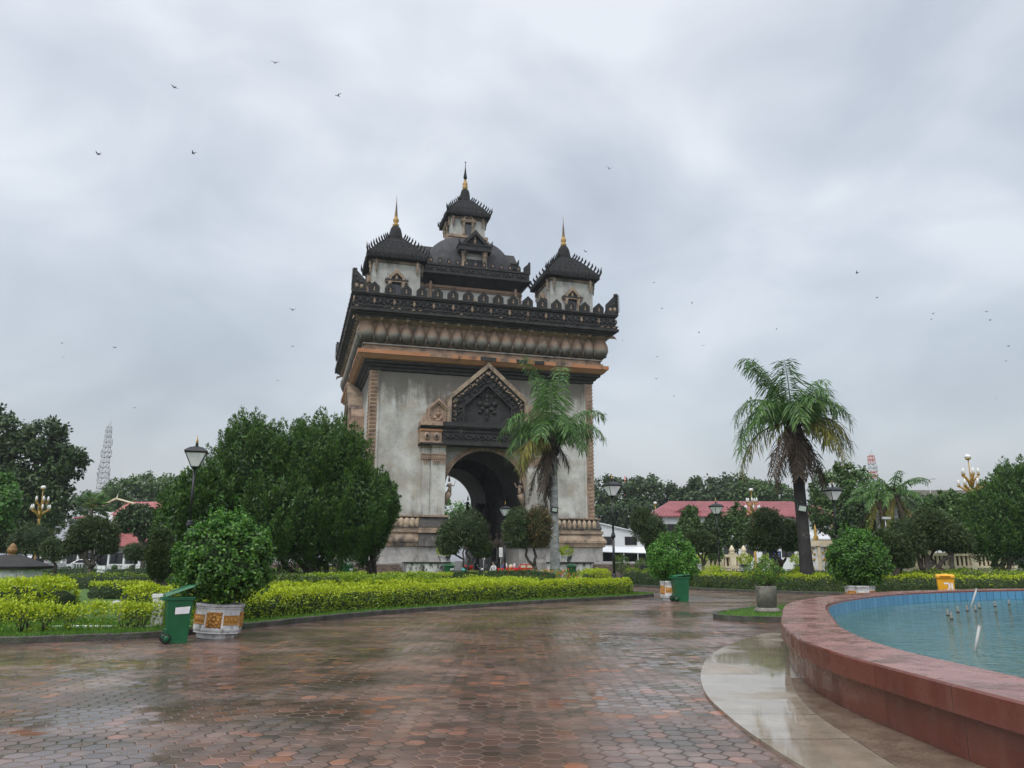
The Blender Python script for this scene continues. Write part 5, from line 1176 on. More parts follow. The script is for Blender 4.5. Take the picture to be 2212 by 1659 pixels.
# big conifer (thuja): upswept plumes built as many clump lobes
def conifer(label, base, lobes, n, seed, L=.20, Wd=.075, tr=.3, plume=160, psize=1.0, mats='thuja'):
    o = empty('conifer_tree', base, label, 'conifer tree'); b = Vector(base); g = np.random.default_rng(seed); rr = random.Random(seed)
    lob = np.array([(q[0]-b.x, q[1]-b.y, q[2]-b.z, q[3], q[4], q[5]) for q in lobes]); mb = MB()
    for i in range(9):
        q = lob[i % len(lob)]; e = Vector((q[0]+rr.uniform(-.3,.3)*q[3], q[1]+rr.uniform(-.3,.3)*q[4], q[2]+rr.uniform(-.1,.5)*q[5])); mb.tube(*limb((rr.uniform(-.5,.5)*tr*2,rr.uniform(-.5,.5)*tr*2,-.05), e, tr*.6, tr*.1, 7, .05, rr), 6)
    mb.build('trunk', 'bark', o)
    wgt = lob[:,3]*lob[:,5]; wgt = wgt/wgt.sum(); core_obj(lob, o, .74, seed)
    C, dr, li = outer(g, lob, wgt, plume, (.84, 1.0), .12, .88)
    ax = dr*.45+np.array([0,0,1.0]); ax /= np.linalg.norm(ax,axis=1,keepdims=True)
    nf = int(n*.80); ci = g.integers(0, plume, nf); ln = psize*g.uniform(.6,1.5,plume); t = g.uniform(0,1,nf)
    off_ = rdir(g, nf)*(g.uniform(.35,1,nf)*.34*np.sin(np.clip(t*.88+.12,0,1)*pi)**.7)[:,None]*ln[ci][:,None]
    P = C[ci]+ax[ci]*((t-.6)*ln[ci])[:,None]*1.5+off_
    O = off_/(np.linalg.norm(off_,axis=1,keepdims=True)+1e-6); A = ax[ci]*.8+O*.55+rdir(g,nf)*.35
    nk = n-nf; Pk, d2, l2 = outer(g, lob, wgt, nk, (.70,.95), .05, .7)
    P = np.vstack([P,Pk]); A = np.vstack([A, rdir(g,nk)+np.array([0,0,.6])]); O = np.vstack([O,d2])
    s_ = np.concatenate([np.ones(nf), np.full(nk,1.7)])
    tip = np.concatenate([(t > .62) & (g.uniform(0,1,nf) < .55), np.zeros(nk, bool)]).astype(np.int32)  # outer plume leaves get the painted lighter green
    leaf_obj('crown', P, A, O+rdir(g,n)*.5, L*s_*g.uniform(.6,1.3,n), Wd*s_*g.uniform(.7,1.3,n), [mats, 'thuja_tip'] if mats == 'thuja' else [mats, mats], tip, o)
    return o
YC = 43
conifer('huge bushy dark green conifer in front of the left side of the monument', gx(690, YC, .05),
    lobesD([(555,1010,95,105),(690,1010,105,100),(620,1105,150,100),(500,1100,95,100),(740,1100,95,110),(600,1148,150,62),(460,1145,80,82),(700,1148,105,50)], YC, .75), 125000, 1, plume=620, psize=1.0, L=.16, Wd=.06)
conifer('narrow conifer with a crooked bare trunk at the right edge of the big conifer', gx(806, 49, .05),
    lobesD([(805,1100,48,70),(800,1060,40,38),(785,1160,48,45),(830,1090,30,50)], 49), 26000, 2, plume=200, psize=.7, tr=.16)
conifer('lower shaggy conifer behind the near lamp post', gx(420, 40, .05),
    lobesD([(395,1150,50,90),(440,1100,55,90),(380,1120,30,60)], 40), 24000, 3, plume=220, psize=.7)
conifer('tall dark conifer filling the right edge of the picture', gx(2150, 60, .05),
    lobesD([(2178,1100,60,65),(2138,1125,42,70),(2200,1060,50,60),(2150,1160,70,45),(2215,1130,45,90)], 60), 40000, 4, plume=380, psize=.95, mats='thuja')
conifer('clipped dark cone shaped conifer left of the lamp post base', gx(350, 34, .05), lobesD([(347,1215,26,35),(346,1190,20,36),(344,1172,12,24)], 34), 12000, 31, L=.13, Wd=.05, plume=200, psize=.35, mats='pine')
# topiary pines
def topiary(label, xb, Y, domes, seed, n=13000, mats='pine', brown=None, tr=.13, grp='clipped topiary pines on the lawns'):
    lob = lobesD(domes, Y, .85); b = gx(xb, Y, .08); o = empty('topiary_pine', b, label, 'topiary tree', grp); g = np.random.default_rng(seed); rr = random.Random(seed); mb = MB()
    lob = [(q[0]-b.x,q[1]-b.y,q[2]-b.z,*q[3:]) for q in lob]
    f0 = Vector((0,0,min(q[2]-q[5] for q in lob)*.55)); mb.tube(*limb((0,0,-.05), f0, tr, tr*.85, 4, .06, rr), 8)
    for q in lob:
        e = Vector((q[0],q[1],q[2]-.2*q[5])); P_, r_ = limb(f0, e, tr*.75, tr*.35, 6, .10, rr); mb.tube(P_, r_, 7)
        for j in range(5): mb.tube(*limb(P_[4], Vector((q[0]+rr.uniform(-.7,.7)*q[3], q[1]+rr.uniform(-.7,.7)*q[4], q[2]+rr.uniform(-.2,.4)*q[5])), tr*.3, tr*.08, 4, .08, rr), 5)
    mb.build('trunk', 'bark', o)
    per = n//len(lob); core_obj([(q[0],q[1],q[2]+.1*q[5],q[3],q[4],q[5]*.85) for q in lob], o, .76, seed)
    for i, q in enumerate(lob):
        P, O = crown(g, [q], per, 150, .20, (.82,.97), .5); keep = P[:,2] > q[2]-q[5]*.72; P[:,2] = np.where(keep, P[:,2], q[2]-q[5]*g.uniform(.35,.75,per))
        A = rdir(g, per)*.55+O*.75; A[:,2] -= .15
        leaf_obj('crown', P, A, O+rdir(g,per)*.5, .20*g.uniform(.6,1.3,per)*(Y/60)**.5, .05*g.uniform(.8,1.4,per)*(Y/60)**.5, 'pine_brown' if brown and i in brown else mats, None, o)
    return o
topiary('twin domed topiary pine left of the arch opening', 1010, 58, [(1012,1145,42,44),(970,1165,27,40),(1040,1185,22,22)], 41)
topiary('twin domed topiary pine with one browned dome in front of the arch', 1155, 57, [(1119,1145,31,47),(1162,1142,29,48)], 42, brown=[1], tr=.16)
topiary('tall lumpy topiary pine beside the white slanted building', 1398, 66, [(1398,1140,34,40),(1385,1125,22,30),(1410,1165,24,25),(1425,1150,12,22)], 43)
topiary('leaning dome topiary behind the lamp in front of the red roof', 1518, 60, [(1515,1172,32,24),(1500,1168,20,18),(1535,1178,22,16)], 44)
topiary('large many headed topiary pine left of the second palm', 1685, 50, [(1655,1125,32,28),(1680,1150,40,34),(1650,1165,38,30),(1710,1160,22,36),(1635,1160,24,22)], 45, 18000)
topiary('leaning dome topiary on a dark stem right of the planter bush', 1938, 42, [(1925,1178,38,34),(1950,1205,24,24),(1905,1168,22,22)], 46)
topiary('dark twin topiary pine with a bare dead top right of centre', 1998, 44, [(1960,1165,40,45),(2035,1155,52,40),(2010,1130,40,30),(2065,1170,35,28)], 47, 20000, tr=.2)
topiary('wide two tone topiary pine on the left lawn', 197, 50, [(178,1160,32,34),(215,1155,38,36),(200,1138,34,22),(232,1175,22,24),(160,1180,22,18)], 48, 18000, tr=.16)
topiary('small ball topiary on a dark stem near the pickup', 121, 52, [(121,1190,29,24),(112,1182,20,18)], 49, 4000)
topiary('small round topiary below the pink roof', 291, 62, [(290,1192,21,19),(300,1198,16,14)], 50, 3500)
topiary('double topiary pine at the left below the golden lamp', 70, 58, [(75,1165,34,38),(45,1170,24,32),(100,1178,22,26)], 51, 6500)
topiary('cropped topiary at the far left edge', 5, 60, [(0,1165,24,36)], 52, 3500)
# trimmed balls by the monument
for x, Y, z, r_, lab, m in ((1341,64,1.2,.62,'clipped dome bush on the terrace right of the monument','tree_mid'),(1386,70,1.0,.6,'low dark clipped dome bush beside the terrace wall','tree_mid'),(1541,52,.45,.75,'clipped golden ball bush at the foot of a lamp post','hedge_yellow'),(1728,50,.45,.7,'clipped golden ball bush left of the palm trunk','hedge_yellow')):
    p = gx(x, Y, .1); o = empty('ball_bush', p, lab, 'bush'); g = np.random.default_rng(int(x)); mb = MB(); mb.tube([(0,0,-.05),(0,0,z)], [.05,.04], 6); mb.build('stem', 'bark', o)
    sc = (1.15 if r_ < .65 and x < 1350 else 1); crown_obj('crown', g, [(0,0,z+.15,r_*1.15,r_*1.15,r_*sc)], 2600, .10, .05, [m,'hedge_lime'], o, 90, .25, (.85,1), .3, .1, .6, mi=lambda P,O,g: (g.uniform(0,1,len(P)) < .2).astype(np.int32))
# leafy trees
kw = dict(droop=.4)
tree('broadleaf_tree', 'tall dark broadleaf tree with a ragged crown at the upper left', gx(30, 82), lobesD([(40,1000,85,70),(0,945,70,65),(85,955,60,45),(130,1000,55,40),(60,1090,90,60),(160,985,30,22),(20,1120,80,55),(100,1060,60,50),(-60,1000,80,90)], 82), 26000, .50, .28, 'tree_dark', tr=.5, limbs=18, seed=61, clumps=330, cr=.28, shell=(.6,1.05))
tree('broadleaf_tree', 'bright green tree cropped by the left edge', gx(-20, 60), lobesD([(5,1080,38,40),(-15,1120,40,45),(10,1050,22,25)], 60), 6000, .34, .2, 'tree_light', seed=62, clumps=90)
tree('rain_tree', 'spreading pale tree behind the pink roofed house left of the conifer', gx(320, 165), lobesD([(270,1060,45,22),(330,1050,60,24),(380,1060,50,28),(310,1085,70,25),(420,1070,50,30)], 165), 9000, .8, .45, 'tree_mid', seed=63, clumps=160, cr=.3)
tree('broadleaf_tree', 'dark dense tree right of the pink roof behind the conifer', gx(310, 84), lobesD([(295,1115,42,24),(275,1130,30,20),(325,1130,40,28),(345,1140,30,28)], 84), 7000, .4, .24, 'tree_dark', seed=64, clumps=110)
tree('broadleaf_tree', 'low mixed shrubbery tree under the golden lamp at the left', gx(85, 98), lobesD([(95,1125,30,32),(60,1130,35,30),(40,1150,50,40),(120,1135,18,18)], 98), 8000, .40, .22, 'tree_mid', seed=65, clumps=130)
tree('rain_tree', 'far spreading tree with a domed crown right beside the monument', gx(1370, 190), lobesD([(1340,1070,55,35),(1400,1065,60,32),(1310,1060,35,30),(1440,1080,50,28),(1370,1105,90,35),(1460,1075,30,20)], 190), 12000, .95, .55, 'tree_dark', seed=66, clumps=200, cr=.28)
tree('rain_tree', 'far dark tree behind the middle of the red roof', gx(1560, 185), lobesD([(1530,1065,55,32),(1585,1060,55,30),(1560,1085,90,30),(1490,1085,45,25)], 185), 11000, .95, .55, 'tree_dark', seed=67, clumps=190, cr=.28)
tree('rain_tree', 'far rounded tree behind the right end of the red roof', gx(1650, 180), lobesD([(1640,1065,48,30),(1675,1075,35,30),(1610,1080,40,25),(1690,1095,30,30)], 180), 8000, .9, .5, 'tree_mid', seed=68, clumps=150)
for i, (x, y, rx, ry, lab, m) in enumerate(((1490,1135,28,38,'bushy young tree at the left end of the red roof','tree_mid'),(1543,1145,32,36,'young leafy tree in the middle before the red roof','tree_dark'),(1592,1138,34,45,'tall topped young tree before the red roof beside the golden lamp','tree_mid'))):
    tree('young_tree', lab, gx(x, 88, .05), lobesD([(x,y,rx*.85,ry*.8),(x-8,y+18,rx,ry*.6),(x+5,y-ry*.75,rx*.4,ry*.4)], 88), 5500, .36, .2, m, seed=70+i, clumps=110, tr=.12, grp='young trees before the red roofed building')
tree('broadleaf_tree', 'loose pale leafed tree right of the second palm', gx(1830, 84), lobesD([(1830,1020,34,30),(1800,1060,45,50),(1850,1055,45,45),(1815,1110,60,45),(1780,1100,35,45),(1870,1090,30,40)], 84), 11000, .40, .22, 'tree_mid', seed=75, clumps=200, cr=.24, shell=(.5,1.05))
tree('broadleaf_tree', 'dark mixed tree behind the lamp at the right', gx(1870, 78), lobesD([(1870,1120,55,50),(1910,1110,45,40),(1840,1150,45,30),(1900,1150,50,35)], 78), 8000, .4, .24, 'tree_dark', seed=76, clumps=140)
tree('broadleaf_tree', 'layered green tree with reddish tips left of the right conifer', gx(2050, 72), lobesD([(2045,1085,46,20),(2015,1098,36,20),(2080,1098,40,24),(2045,1125,70,35),(2090,1140,50,45)], 72), 9000, .36, .22, 'tree_mid', seed=77, clumps=150)
tree('broadleaf_tree', 'distant trees seen through the arch', gx(1000, 200), lobesD([(975,1105,40,25),(1010,1110,40,22),(1050,1110,40,25),(990,1140,60,30)], 200), 5000, .9, .5, 'tree_light', seed=78, clumps=100)
tree('broadleaf_tree', 'distant dark tree line piece behind the left road', gx(240, 210), lobesD([(225,1100,60,35),(170,1110,60,40),(300,1110,60,35)], 210), 5000, 1.0, .55, 'tree_dark', seed=79, clumps=100)
tree('broadleaf_tree', 'far dark tree behind the cream gate at the right', gx(1940, 130), lobesD([(1940,1110,70,40),(1880,1125,60,40),(2000,1110,60,35)], 130), 7000, .6, .35, 'tree_dark', seed=80, clumps=130)
tree('broadleaf_tree', 'far tree behind the right conifer', gx(2180, 120), lobesD([(2180,1090,80,60),(2120,1120,70,50)], 120), 6000, .6, .35, 'tree_dark', seed=81, clumps=120)
o = tree('shrub', 'agave like dark shrub in front of the cream balustrade', gx(1542, 76), lobesD([(1543,1180,14,16),(1543,1195,18,14)], 76), 1500, .5, .08, 'tree_mid', cat='shrub', seed=82, clumps=40, tr=.06)
# bare snag and flowers
mb = MB(); rr = random.Random(9); P0 = gx(1993, 43.8, .1); o = empty('dead_tree', P0, 'bare dead branches standing over the dark topiary at the right', 'dead tree')
mb.tube(*limb((0,0,0),(.1,0,3.4),.12,.07,6,.03,rr), 7)
for i in range(9): z = 1.8+i*.2; mb.tube(*limb((.05,0,z),(rr.uniform(-.5,1.1),rr.uniform(-.4,.4),z+rr.uniform(.6,1.4)),.05,.01,5,.08,rr), 5)
mb.build('branches', 'bark', o)
o = empty('flower_bed', gx(1188, 52, .1), 'red flowers at the foot of the first palm behind the golden hedge', 'flowers', None); o['kind'] = 'stuff'
g = np.random.default_rng(3); n = 900; P = np.column_stack([g.uniform(-3.6,2.6,n), g.normal(0,.7,n), g.uniform(.2,.95,n)]); leaf_obj('blooms', P[:240]+np.array([0,0,.08]), rdir(g,240), rdir(g,240), .12, .10, 'flower_red', None, o); leaf_obj('leaves', P, rdir(g,n)+np.array([0,0,.5]), rdir(g,n), .2, .09, 'hedge_lime', None, o)

# ------------------------------------------------------------------ palms
def frond(d0, L_, droop, nl, ll, lw, mat, parent, name='frond', hang=.6, g=None, base=(0,0,0), lift=0.0):
    d_ = Vector(d0).normalized(); N_ = 14; p = Vector(base); pts = [p.copy()]; dirs = [d_.copy()]
    for i in range(N_):
        d_ = (d_ + Vector((0,0,-droop*(i/N_)**1.2/N_*3))).normalized(); p = p + d_*L_/N_; pts.append(p.copy()); dirs.append(d_.copy())
    mb = MB(); mb.tube(pts, [.055*(1-i/(N_+1))+.008 for i in range(N_+1)], 5); 
    P = []; A = []; Nn = []; LL = []
    for i in range(nl):
        t = .12+.88*i/nl; f = t*N_; k = min(int(f), N_-1); q = pts[k].lerp(pts[k+1], f-k); dd = dirs[k]
        side = dd.cross(Vector((0,0,1)));  side = side.normalized() if side.length > .05 else Vector((1,0,0)); upv = side.cross(dd).normalized()
        for s_ in (-1,1):
            a = side*s_*g.uniform(.75,1.0)+dd*g.uniform(.2,.6)+upv*g.uniform(-.45,.55)+Vector((0,0,-hang*g.uniform(.2,1.3)))
            P.append(q); A.append(a); Nn.append(upv+Vector((g.uniform(-.4,.4),g.uniform(-.4,.4),0))); LL.append(ll*math.sin(min(1,.18+t*1.05)*pi*.86)**.6*g.uniform(.75,1.15))
    # leaflets in two bent pieces
    P, A, Nn, LL = (np.array(q, np.float64) for q in (P, A, Nn, LL)); A /= np.linalg.norm(A,axis=1,keepdims=True)
    A2 = A+np.array([0,0,-.55-hang*.3]); A2 /= np.linalg.norm(A2,axis=1,keepdims=True)
    Pm = P+A*(LL*.42)[:,None]
    o = leaf_obj(name, np.vstack([P,Pm]), np.vstack([A,A2]), np.vstack([Nn,Nn]), np.concatenate([LL*.55,LL*.62]), lw, mat, None, parent, fold=.05)
    r_ = mb.build('rachis', 'palm' if mat == 'palm' else 'palm_dead', o)
    return o
def palm(label, loc, h, tr, fr, seed, mats=('trunk','trunk'), lean=(0,0), swell=1.3, nl=46, ll=1.05, lw=.085, bark='palm_trunk', boots=1.4, arch_=True, fs_=1.0):
    o = empty('palm_tree', loc, label, 'palm tree', 'feather palms on the lawns'); g = np.random.default_rng(seed); rr = random.Random(seed)
    g.uniform
    pts = [Vector((lean[0]*t**1.3, lean[1]*t, h*t)) for t in [i/10 for i in range(11)]]
    mb = MB(); mb.tube(pts, [tr*(swell if i == 0 else 1+(swell-1)*.35 if i == 1 else 1.0-.02*i) for i in range(11)], 12); mb.build('trunk', bark, o)
    top = pts[-1]
    mb = MB(); mb.tube([top-Vector((0,0,boots)), top-Vector((0,0,boots*.4)), top+Vector((0,0,.2))], [tr*1.05, tr*1.5, tr*.9], 10)
    for i in range(26): a = rr.uniform(0,2*pi); z = rr.uniform(-boots,.1); b_ = top+Vector((math.cos(a)*tr*1.1,math.sin(a)*tr*1.1,z)); mb.tube([b_, b_+Vector((math.cos(a)*.25,math.sin(a)*.25,.35))], [.06,.02], 5)
    mb.build('crownshaft', 'palm_boots', o)
    for (dx, dy, dz, L_, dr, kind) in fr:
        if kind == 'd': L_ *= 1.25
        if kind != 'd' and arch_:
            if dz < .8: dz += .40; dr *= 2.3; L_ *= 1.3*fs_
            else: dr *= 1.25
        mm = {'g':'palm','y':'palm_yellow','d':'palm_dead'}[kind]
        frond((dx,dy,dz), L_, dr, nl, ll*(1 if kind != 'd' else .7), lw, mm, o, 'frond' if kind != 'd' else 'dead_frond', .75 if kind == 'g' else 1.0, rr, top)
    return o
MT['palm_trunk'] = noisy('pale_grey_palm_trunk', (.20, .20, .20), (.36, .37, .37), 1.5, .8, (.10, .13, .06), 1.2, (.55, .68), 14, .6, .02, stretch=(1,1,3))
MT['palm_trunk_dark'] = noisy('black_wet_palm_trunk', (.014, .013, .014), (.035, .032, .030), 1.5, .8, (.16, .19, .12), 1.1, (.60, .66), 14, .6, .02)
MT['palm_boots'] = noisy('dark_palm_fibre', (.02, .016, .014), (.07, .055, .045), 3, .9, bscale=14, bstr=.8)
Y1 = 60; b1 = gx(1199, Y1, .05); t1 = at(1196, 948, Y1)
palm('tall feather palm with a pale grey trunk in front of the monument', b1, t1.z, .36, [
    (-.22,-.1,1.0,7.0,.62,'g'),(.10,.2,1.0,6.6,.6,'g'),(-.05,-.5,1.0,5.6,.8,'g'),(-.1,.3,1.0,6.6,.8,'g'),(.95,.1,.75,5.0,.55,'g'),(1.0,-.3,.25,4.6,.7,'g'),(.8,.5,.45,4.4,.8,'g'),(-1.0,.1,.42,4.7,.7,'g'),(-.9,-.5,.7,4.8,.75,'g'),(-.8,.5,.5,4.4,.9,'g'),
    (.3,-.9,.6,4.3,1.0,'g'),(-.3,-.9,.45,4.2,1.1,'g'),(.7,-.7,-.05,3.9,.9,'g'),(-.95,-.3,-.05,4.6,1.0,'g'),(-.7,-.6,-.3,4.6,1.1,'y'),(-.5,-.3,-.5,4.0,1.0,'y'),(.1,.9,.6,4.4,.9,'g'),(-.25,-.5,-.8,4.0,.8,'d'),(-.15,-.1,-1.0,4.6,.6,'d'),(-.45,.1,-.8,4.2,.9,'d'),(.45,-.1,-.6,2.2,.9,'d'),(-.1,.4,-1.0,3.6,.6,'d')], 1, lean=(-.1,0), swell=1.2, fs_=.80, nl=76, ll=1.75, lw=.075)
Y2 = 45; b2_ = gx(1741, Y2, .05); t2 = at(1713, 912, Y2)
palm('feather palm with a black wet trunk and drooping dead fronds right of the monument', b2_, t2.z, .37, [
    (-.50,-.1,1.0,4.9,.62,'g'),(-.32,.2,1.0,4.7,.5,'g'),(-.42,.0,1.0,4.4,.8,'g'),(-.15,-.3,1.0,4.0,.8,'g'),(.3,-.5,.8,3.4,1.1,'g'),(.45,.1,1.0,3.6,.8,'g'),(.8,.2,.7,3.7,.95,'g'),(.95,-.3,.5,3.6,1.0,'g'),(-1.0,0,.62,4.0,1.05,'g'),(-.9,-.5,.55,3.8,1.2,'g'),(-.9,.5,.3,3.8,1.2,'g'),(.1,-.9,.8,3.2,1.0,'g'),(-.2,-.9,.4,3.4,1.2,'g'),(1.0,.1,.1,3.6,1.3,'g'),(.9,.5,.1,3.4,1.2,'g'),
    (-.85,-.2,-.2,4.2,1.0,'g'),(.85,-.3,-.2,3.7,1.1,'y'),(.6,-.6,-.5,3.6,1.0,'y'),(-.5,-.5,-.5,3.8,.9,'d'),(-.4,-.1,-.9,3.4,.7,'d'),(.35,-.2,-.9,3.4,.7,'d'),(.5,.2,-.7,3.3,.8,'d'),(-.15,-.5,-.9,3.0,.6,'d'),(.1,-.4,-1.0,2.8,.5,'d'),(.2,.5,-1.0,3.0,.6,'d'),(-.7,-.1,-.55,4.3,.8,'y')], 2, lean=(t2.x-b2_.x, 0), swell=1.25, fs_=.88, nl=74, ll=1.55, lw=.06, bark='palm_trunk_dark', boots=2.2)
sp_ = [(math.cos(a)*math.cos(e), math.sin(a)*math.cos(e), math.sin(e), 3.4, 1.0, 'g') for a, e in ((0,.6),(.9,.8),(1.8,.5),(2.7,.9),(3.6,.5),(4.5,.8),(5.4,.6),(.4,.1),(1.4,.0),(2.4,.1),(3.2,.15),(4.0,-.1),(5.0,.05),(5.9,0))]
dd_ = [(math.cos(a)*.5, math.sin(a)*.5, -.8, 3.4, .5, 'd' if i % 2 else 'y') for i, a in enumerate((.3,1.1,2.0,2.9,3.8,4.7,5.5))]
for x, y, Y, lab, s in ((1946,1062,66,'smaller palm with a skirt of hanging fronds right of the mast',3),(1905,1075,74,'smaller palm beside it, partly hidden, below the red and white mast',4)):
    b = gx(x, Y, .05); t = at(x, y, Y); palm(lab, b, t.z, .2, sp_+dd_, s, nl=30, ll=.7, lw=.08, boots=1.2, arch_=False)
# fan palm left of the pink house
p = gx(185, 108, .05); o = empty('fan_palm', p, 'round headed fan palm in front of the pink roofed house', 'palm tree'); t = at(185, 1098, 108); g = np.random.default_rng(8); rr = random.Random(8)
mb = MB(); mb.tube([(0,0,0),(0,0,t.z)], [.28,.24], 8); mb.build('trunk', 'bark', o)
mb = MB(); P = []; A = []
for i in range(34):
    a = rr.uniform(0,2*pi); e = rr.uniform(-.5,1.2); dv = Vector((math.cos(a)*math.cos(e),math.sin(a)*math.cos(e),math.sin(e))); c = Vector((0,0,t.z))+dv*1.5; mb.tube([(0,0,t.z), tuple(c)], [.06,.03], 5)
    sd_ = dv.cross(Vector((0,0,1))).normalized(); uu = sd_.cross(dv)
    for j in range(16): q = (j/15-.5)*3.4; P.append(tuple(c)); A.append(tuple(dv*math.cos(q)+sd_*math.sin(q)+Vector((0,0,-.15))))
mb.build('petioles', 'palm_yellow', o); leaf_obj('fans', P, A, rdir(g,len(P)), 1.35, .2, 'palm', None, o)

# ------------------------------------------------------------------ buildings
def bthing(name, label, cat, loc, rz=0, grp=None): return empty(name, loc, label, cat, grp, rz)
def gable_roof(mb, x0, x1, y0, y1, z0, z1, ov=.6, hip=0.0, m=0):
    """ridge along x"""
    ym = (y0+y1)/2; X0, X1, Y0, Y1 = x0-ov, x1+ov, y0-ov, y1+ov
    vs = [(X0,Y0,z0),(X1,Y0,z0),(X1,Y1,z0),(X0,Y1,z0),(X0+hip,ym,z1),(X1-hip,ym,z1)]
    lo = [(x,y,z-.18) for x,y,z in vs[:4]]
    mb.add(vs+lo, [(0,1,5,4),(2,3,4,5),(1,2,5),(3,0,4),(6,7,1,0),(7,8,2,1),(8,9,3,2),(9,6,0,3),(9,8,7,6)], m)
    n = int((X1-X0)/.55)
    for i in range(1, n):                                              # standing seams / tile rows
        x = X0+(X1-X0)*i/n; t = 1.0
        if hip:
            e = min(x-X0, X1-x); t = min(1, e/hip)
        mb.tube([(x,Y0+.02,z0+.03),(x,Y0+(ym-Y0)*t,z0+(z1-z0)*t+.03)], .035, 4, m)
    return mb
def window(parent, x, y, z, w_, h, m='dark_window', fm='brown_wood'):
    mb = MB(); mb.box(x-w_/2-.08, y-.05, z-.08, x+w_/2+.08, y+.02, z+h+.08); mb.box(x-.03,y-.07,z,x+.03,y-.04,z+h); f = mb.build('window', fm, parent)
    mb = MB(); mb.box(x-w_/2, y-.062, z, x-.04, y-.03, z+h); mb.box(x+.04, y-.062, z, x+w_/2, y-.03, z+h); mb.build('pane', m, f); return f
# white building with the red roof
Yb = 130
pL, pR = gx(1420, Yb), gx(1795, Yb)
o = bthing('red_roofed_building', 'long two storey white building with a red roof behind the young trees', 'building', pL)
Lb = (pR-pL).length
mb = MB(); mb.box(0,0,0,Lb,12,8.9); mb.build('wall', 'white_wall', o)
mb = MB(); gable_roof(mb, 0, Lb, 0, 12, 8.8, 11.7, .9, 4.5); mb.build('roof', 'roof_red', o)
mb = MB(); mb.prism([(-2.6,0),(2.6,0),(0,1.35)], -.6, 3.5, 0, 0); q = mb.build('roof_gable', 'roof_red', o, loc=(5.6,1.2,9.4)); mb = MB(); mb.prism([(-1.8,.12),(1.8,.12),(0,1.0)], -.68, -.6); g_ = mb.build('gable_louvre', 'brown_wood', q)
for i in range(9): window(o, 2.4+i*3.2, -.02, 5.9, 1.9, 1.5)
for i in range(9): window(o, 2.4+i*3.2, -.02, 2.2, 1.9, 1.6)
mb = MB(); mb.tube([(.9,-.1,.1),(.9,-.1,8.6)], .07, 6); mb.build('downpipe', 'brown_wood', o)
# white wing right of the palm
o = bthing('white_house', 'white house wing with steps seen between the second palm and the lamp', 'building', gx(1762, 125))
mb = MB(); mb.box(-1,0,0,9,8,6.2); mb.build('wall', 'white_wall', o); mb = MB(); gable_roof(mb, -1, 16, 0, 8, 8.6, 10.6, .5, 2); mb.box(-1,1,6.2,15,7,8.6,1); mb.build('roof', ['roof_red','white_wall'], o)
for i in range(3): window(o, 1.2+i*2.2, -.02, 6.7, .9, 1.5)
mb = MB(); mb.box(-.6,-.3,4.9,5.5,-.02,5.1); mb.tube([(1.0,-1.8,2.5),(-1.0,-.4,6.3)], .1, 6); mb.build('stair_rail', 'white_wall', o)
# slanted white building beside the monument
Ys = 120; k = Ys/FPX
a0, a1 = gx(1262, Ys), gx(1400, Ys); zt0, zt1 = at(1290, 1132, Ys).z, at(1390, 1156, Ys).z
o = bthing('white_slanted_building', 'white building with a sloping roof line right behind the monument', 'building', a0); Lw = (a1-a0).length
sl_ = (zt1-zt0)/(gx(1390,Ys)-gx(1290,Ys)).length
mb = MB(); mb.prism([(0,2.9),(Lw,2.9),(Lw,zt1),(0,zt1-sl_*Lw)], 0, 9); mb.prism([(0,0),(Lw,0),(Lw,2.9),(0,2.9)], 1.6, 9, 1); mb.build('wall', ['white_wall','dark_stone'], o)
mb = MB(); mb.prism([(-.2,zt1-sl_*(Lw+.2)),(Lw+.2,zt1-.02),(Lw+.2,zt1+.14),(-.2,zt1-sl_*(Lw+.2)+.16)], -.3, 9.2); mb.build('roof_edge', 'white_wall', o)
mb = MB(); mb.add([(0,-.02,3.75),(Lw,-.02,3.55),(Lw,-1.5,2.7),(0,-1.5,2.95),(0,-.02,3.6),(Lw,-.02,3.4),(Lw,-1.5,2.6),(0,-1.5,2.85)], [(0,1,2,3),(7,6,5,4),(3,2,6,7)]); mb.build('awning', 'white_wall', o)
for x in (1310, 1364): window(o, gx(x,Ys).x-a0.x, -.02, 3.95, 1.7, 1.1)
for x in (1322, 1345, 1375): mb = MB(); q = gx(x,Ys).x-a0.x; mb.tube([(q,-1.4,0),(q,-1.4,2.75)], .06, 6); mb.build('post', 'white_wall', o)
# pink roofed temple style house at the left
Yh = 130; h0 = at(113, 1178, Yh); k = Yh/FPX
o = bthing('pink_roofed_house', 'house with stacked faded red roofs and pale gable edges left of the conifer', 'building', (h0.x, Yh, 0)); Lh = gx(315,Yh).x-h0.x
mb = MB(); mb.box(.8,1.5,0,Lh,12,4.0); mb.box(3.2,4,4.0,Lh-3.5,10,9.6); mb.build('wall', 'white_wall', o)
mb = MB(); z0, z1 = at(150,1180,Yh).z, at(150,1135,Yh).z
N_ = 8
for i in range(N_):                                                    # concave lower roof
    t0_, t1_ = i/N_, (i+1)/N_; f = lambda t: (z0+(z1-z0)*(t**1.5), -1.2+5.2*t, 3.2*t)
    (za,ya,xa),(zb,yb_,xb) = f(t0_), f(t1_); mb.add([(xa,ya,za),(Lh,ya,za),(Lh,yb_,zb),(xb,yb_,zb)], [(0,1,2,3)], 0, True); mb.add([(xa,ya,za),(xb,yb_,zb),(xb,10,zb),(xa,13,za)], [(0,1,2,3)], 0, True)
for i in range(44): x = .6+i*(Lh-.6)/44; mb.tube([(x+.0,-1.15,z0+.04),(x,4.0 if x > 3.2 else -1.2+5.2*x/3.2,(z1 if x > 3.2 else z0+(z1-z0)*(x/3.2)**1.5)+.05)], .04, 4)
mb.build('lower_roof', 'roof_pink', o)
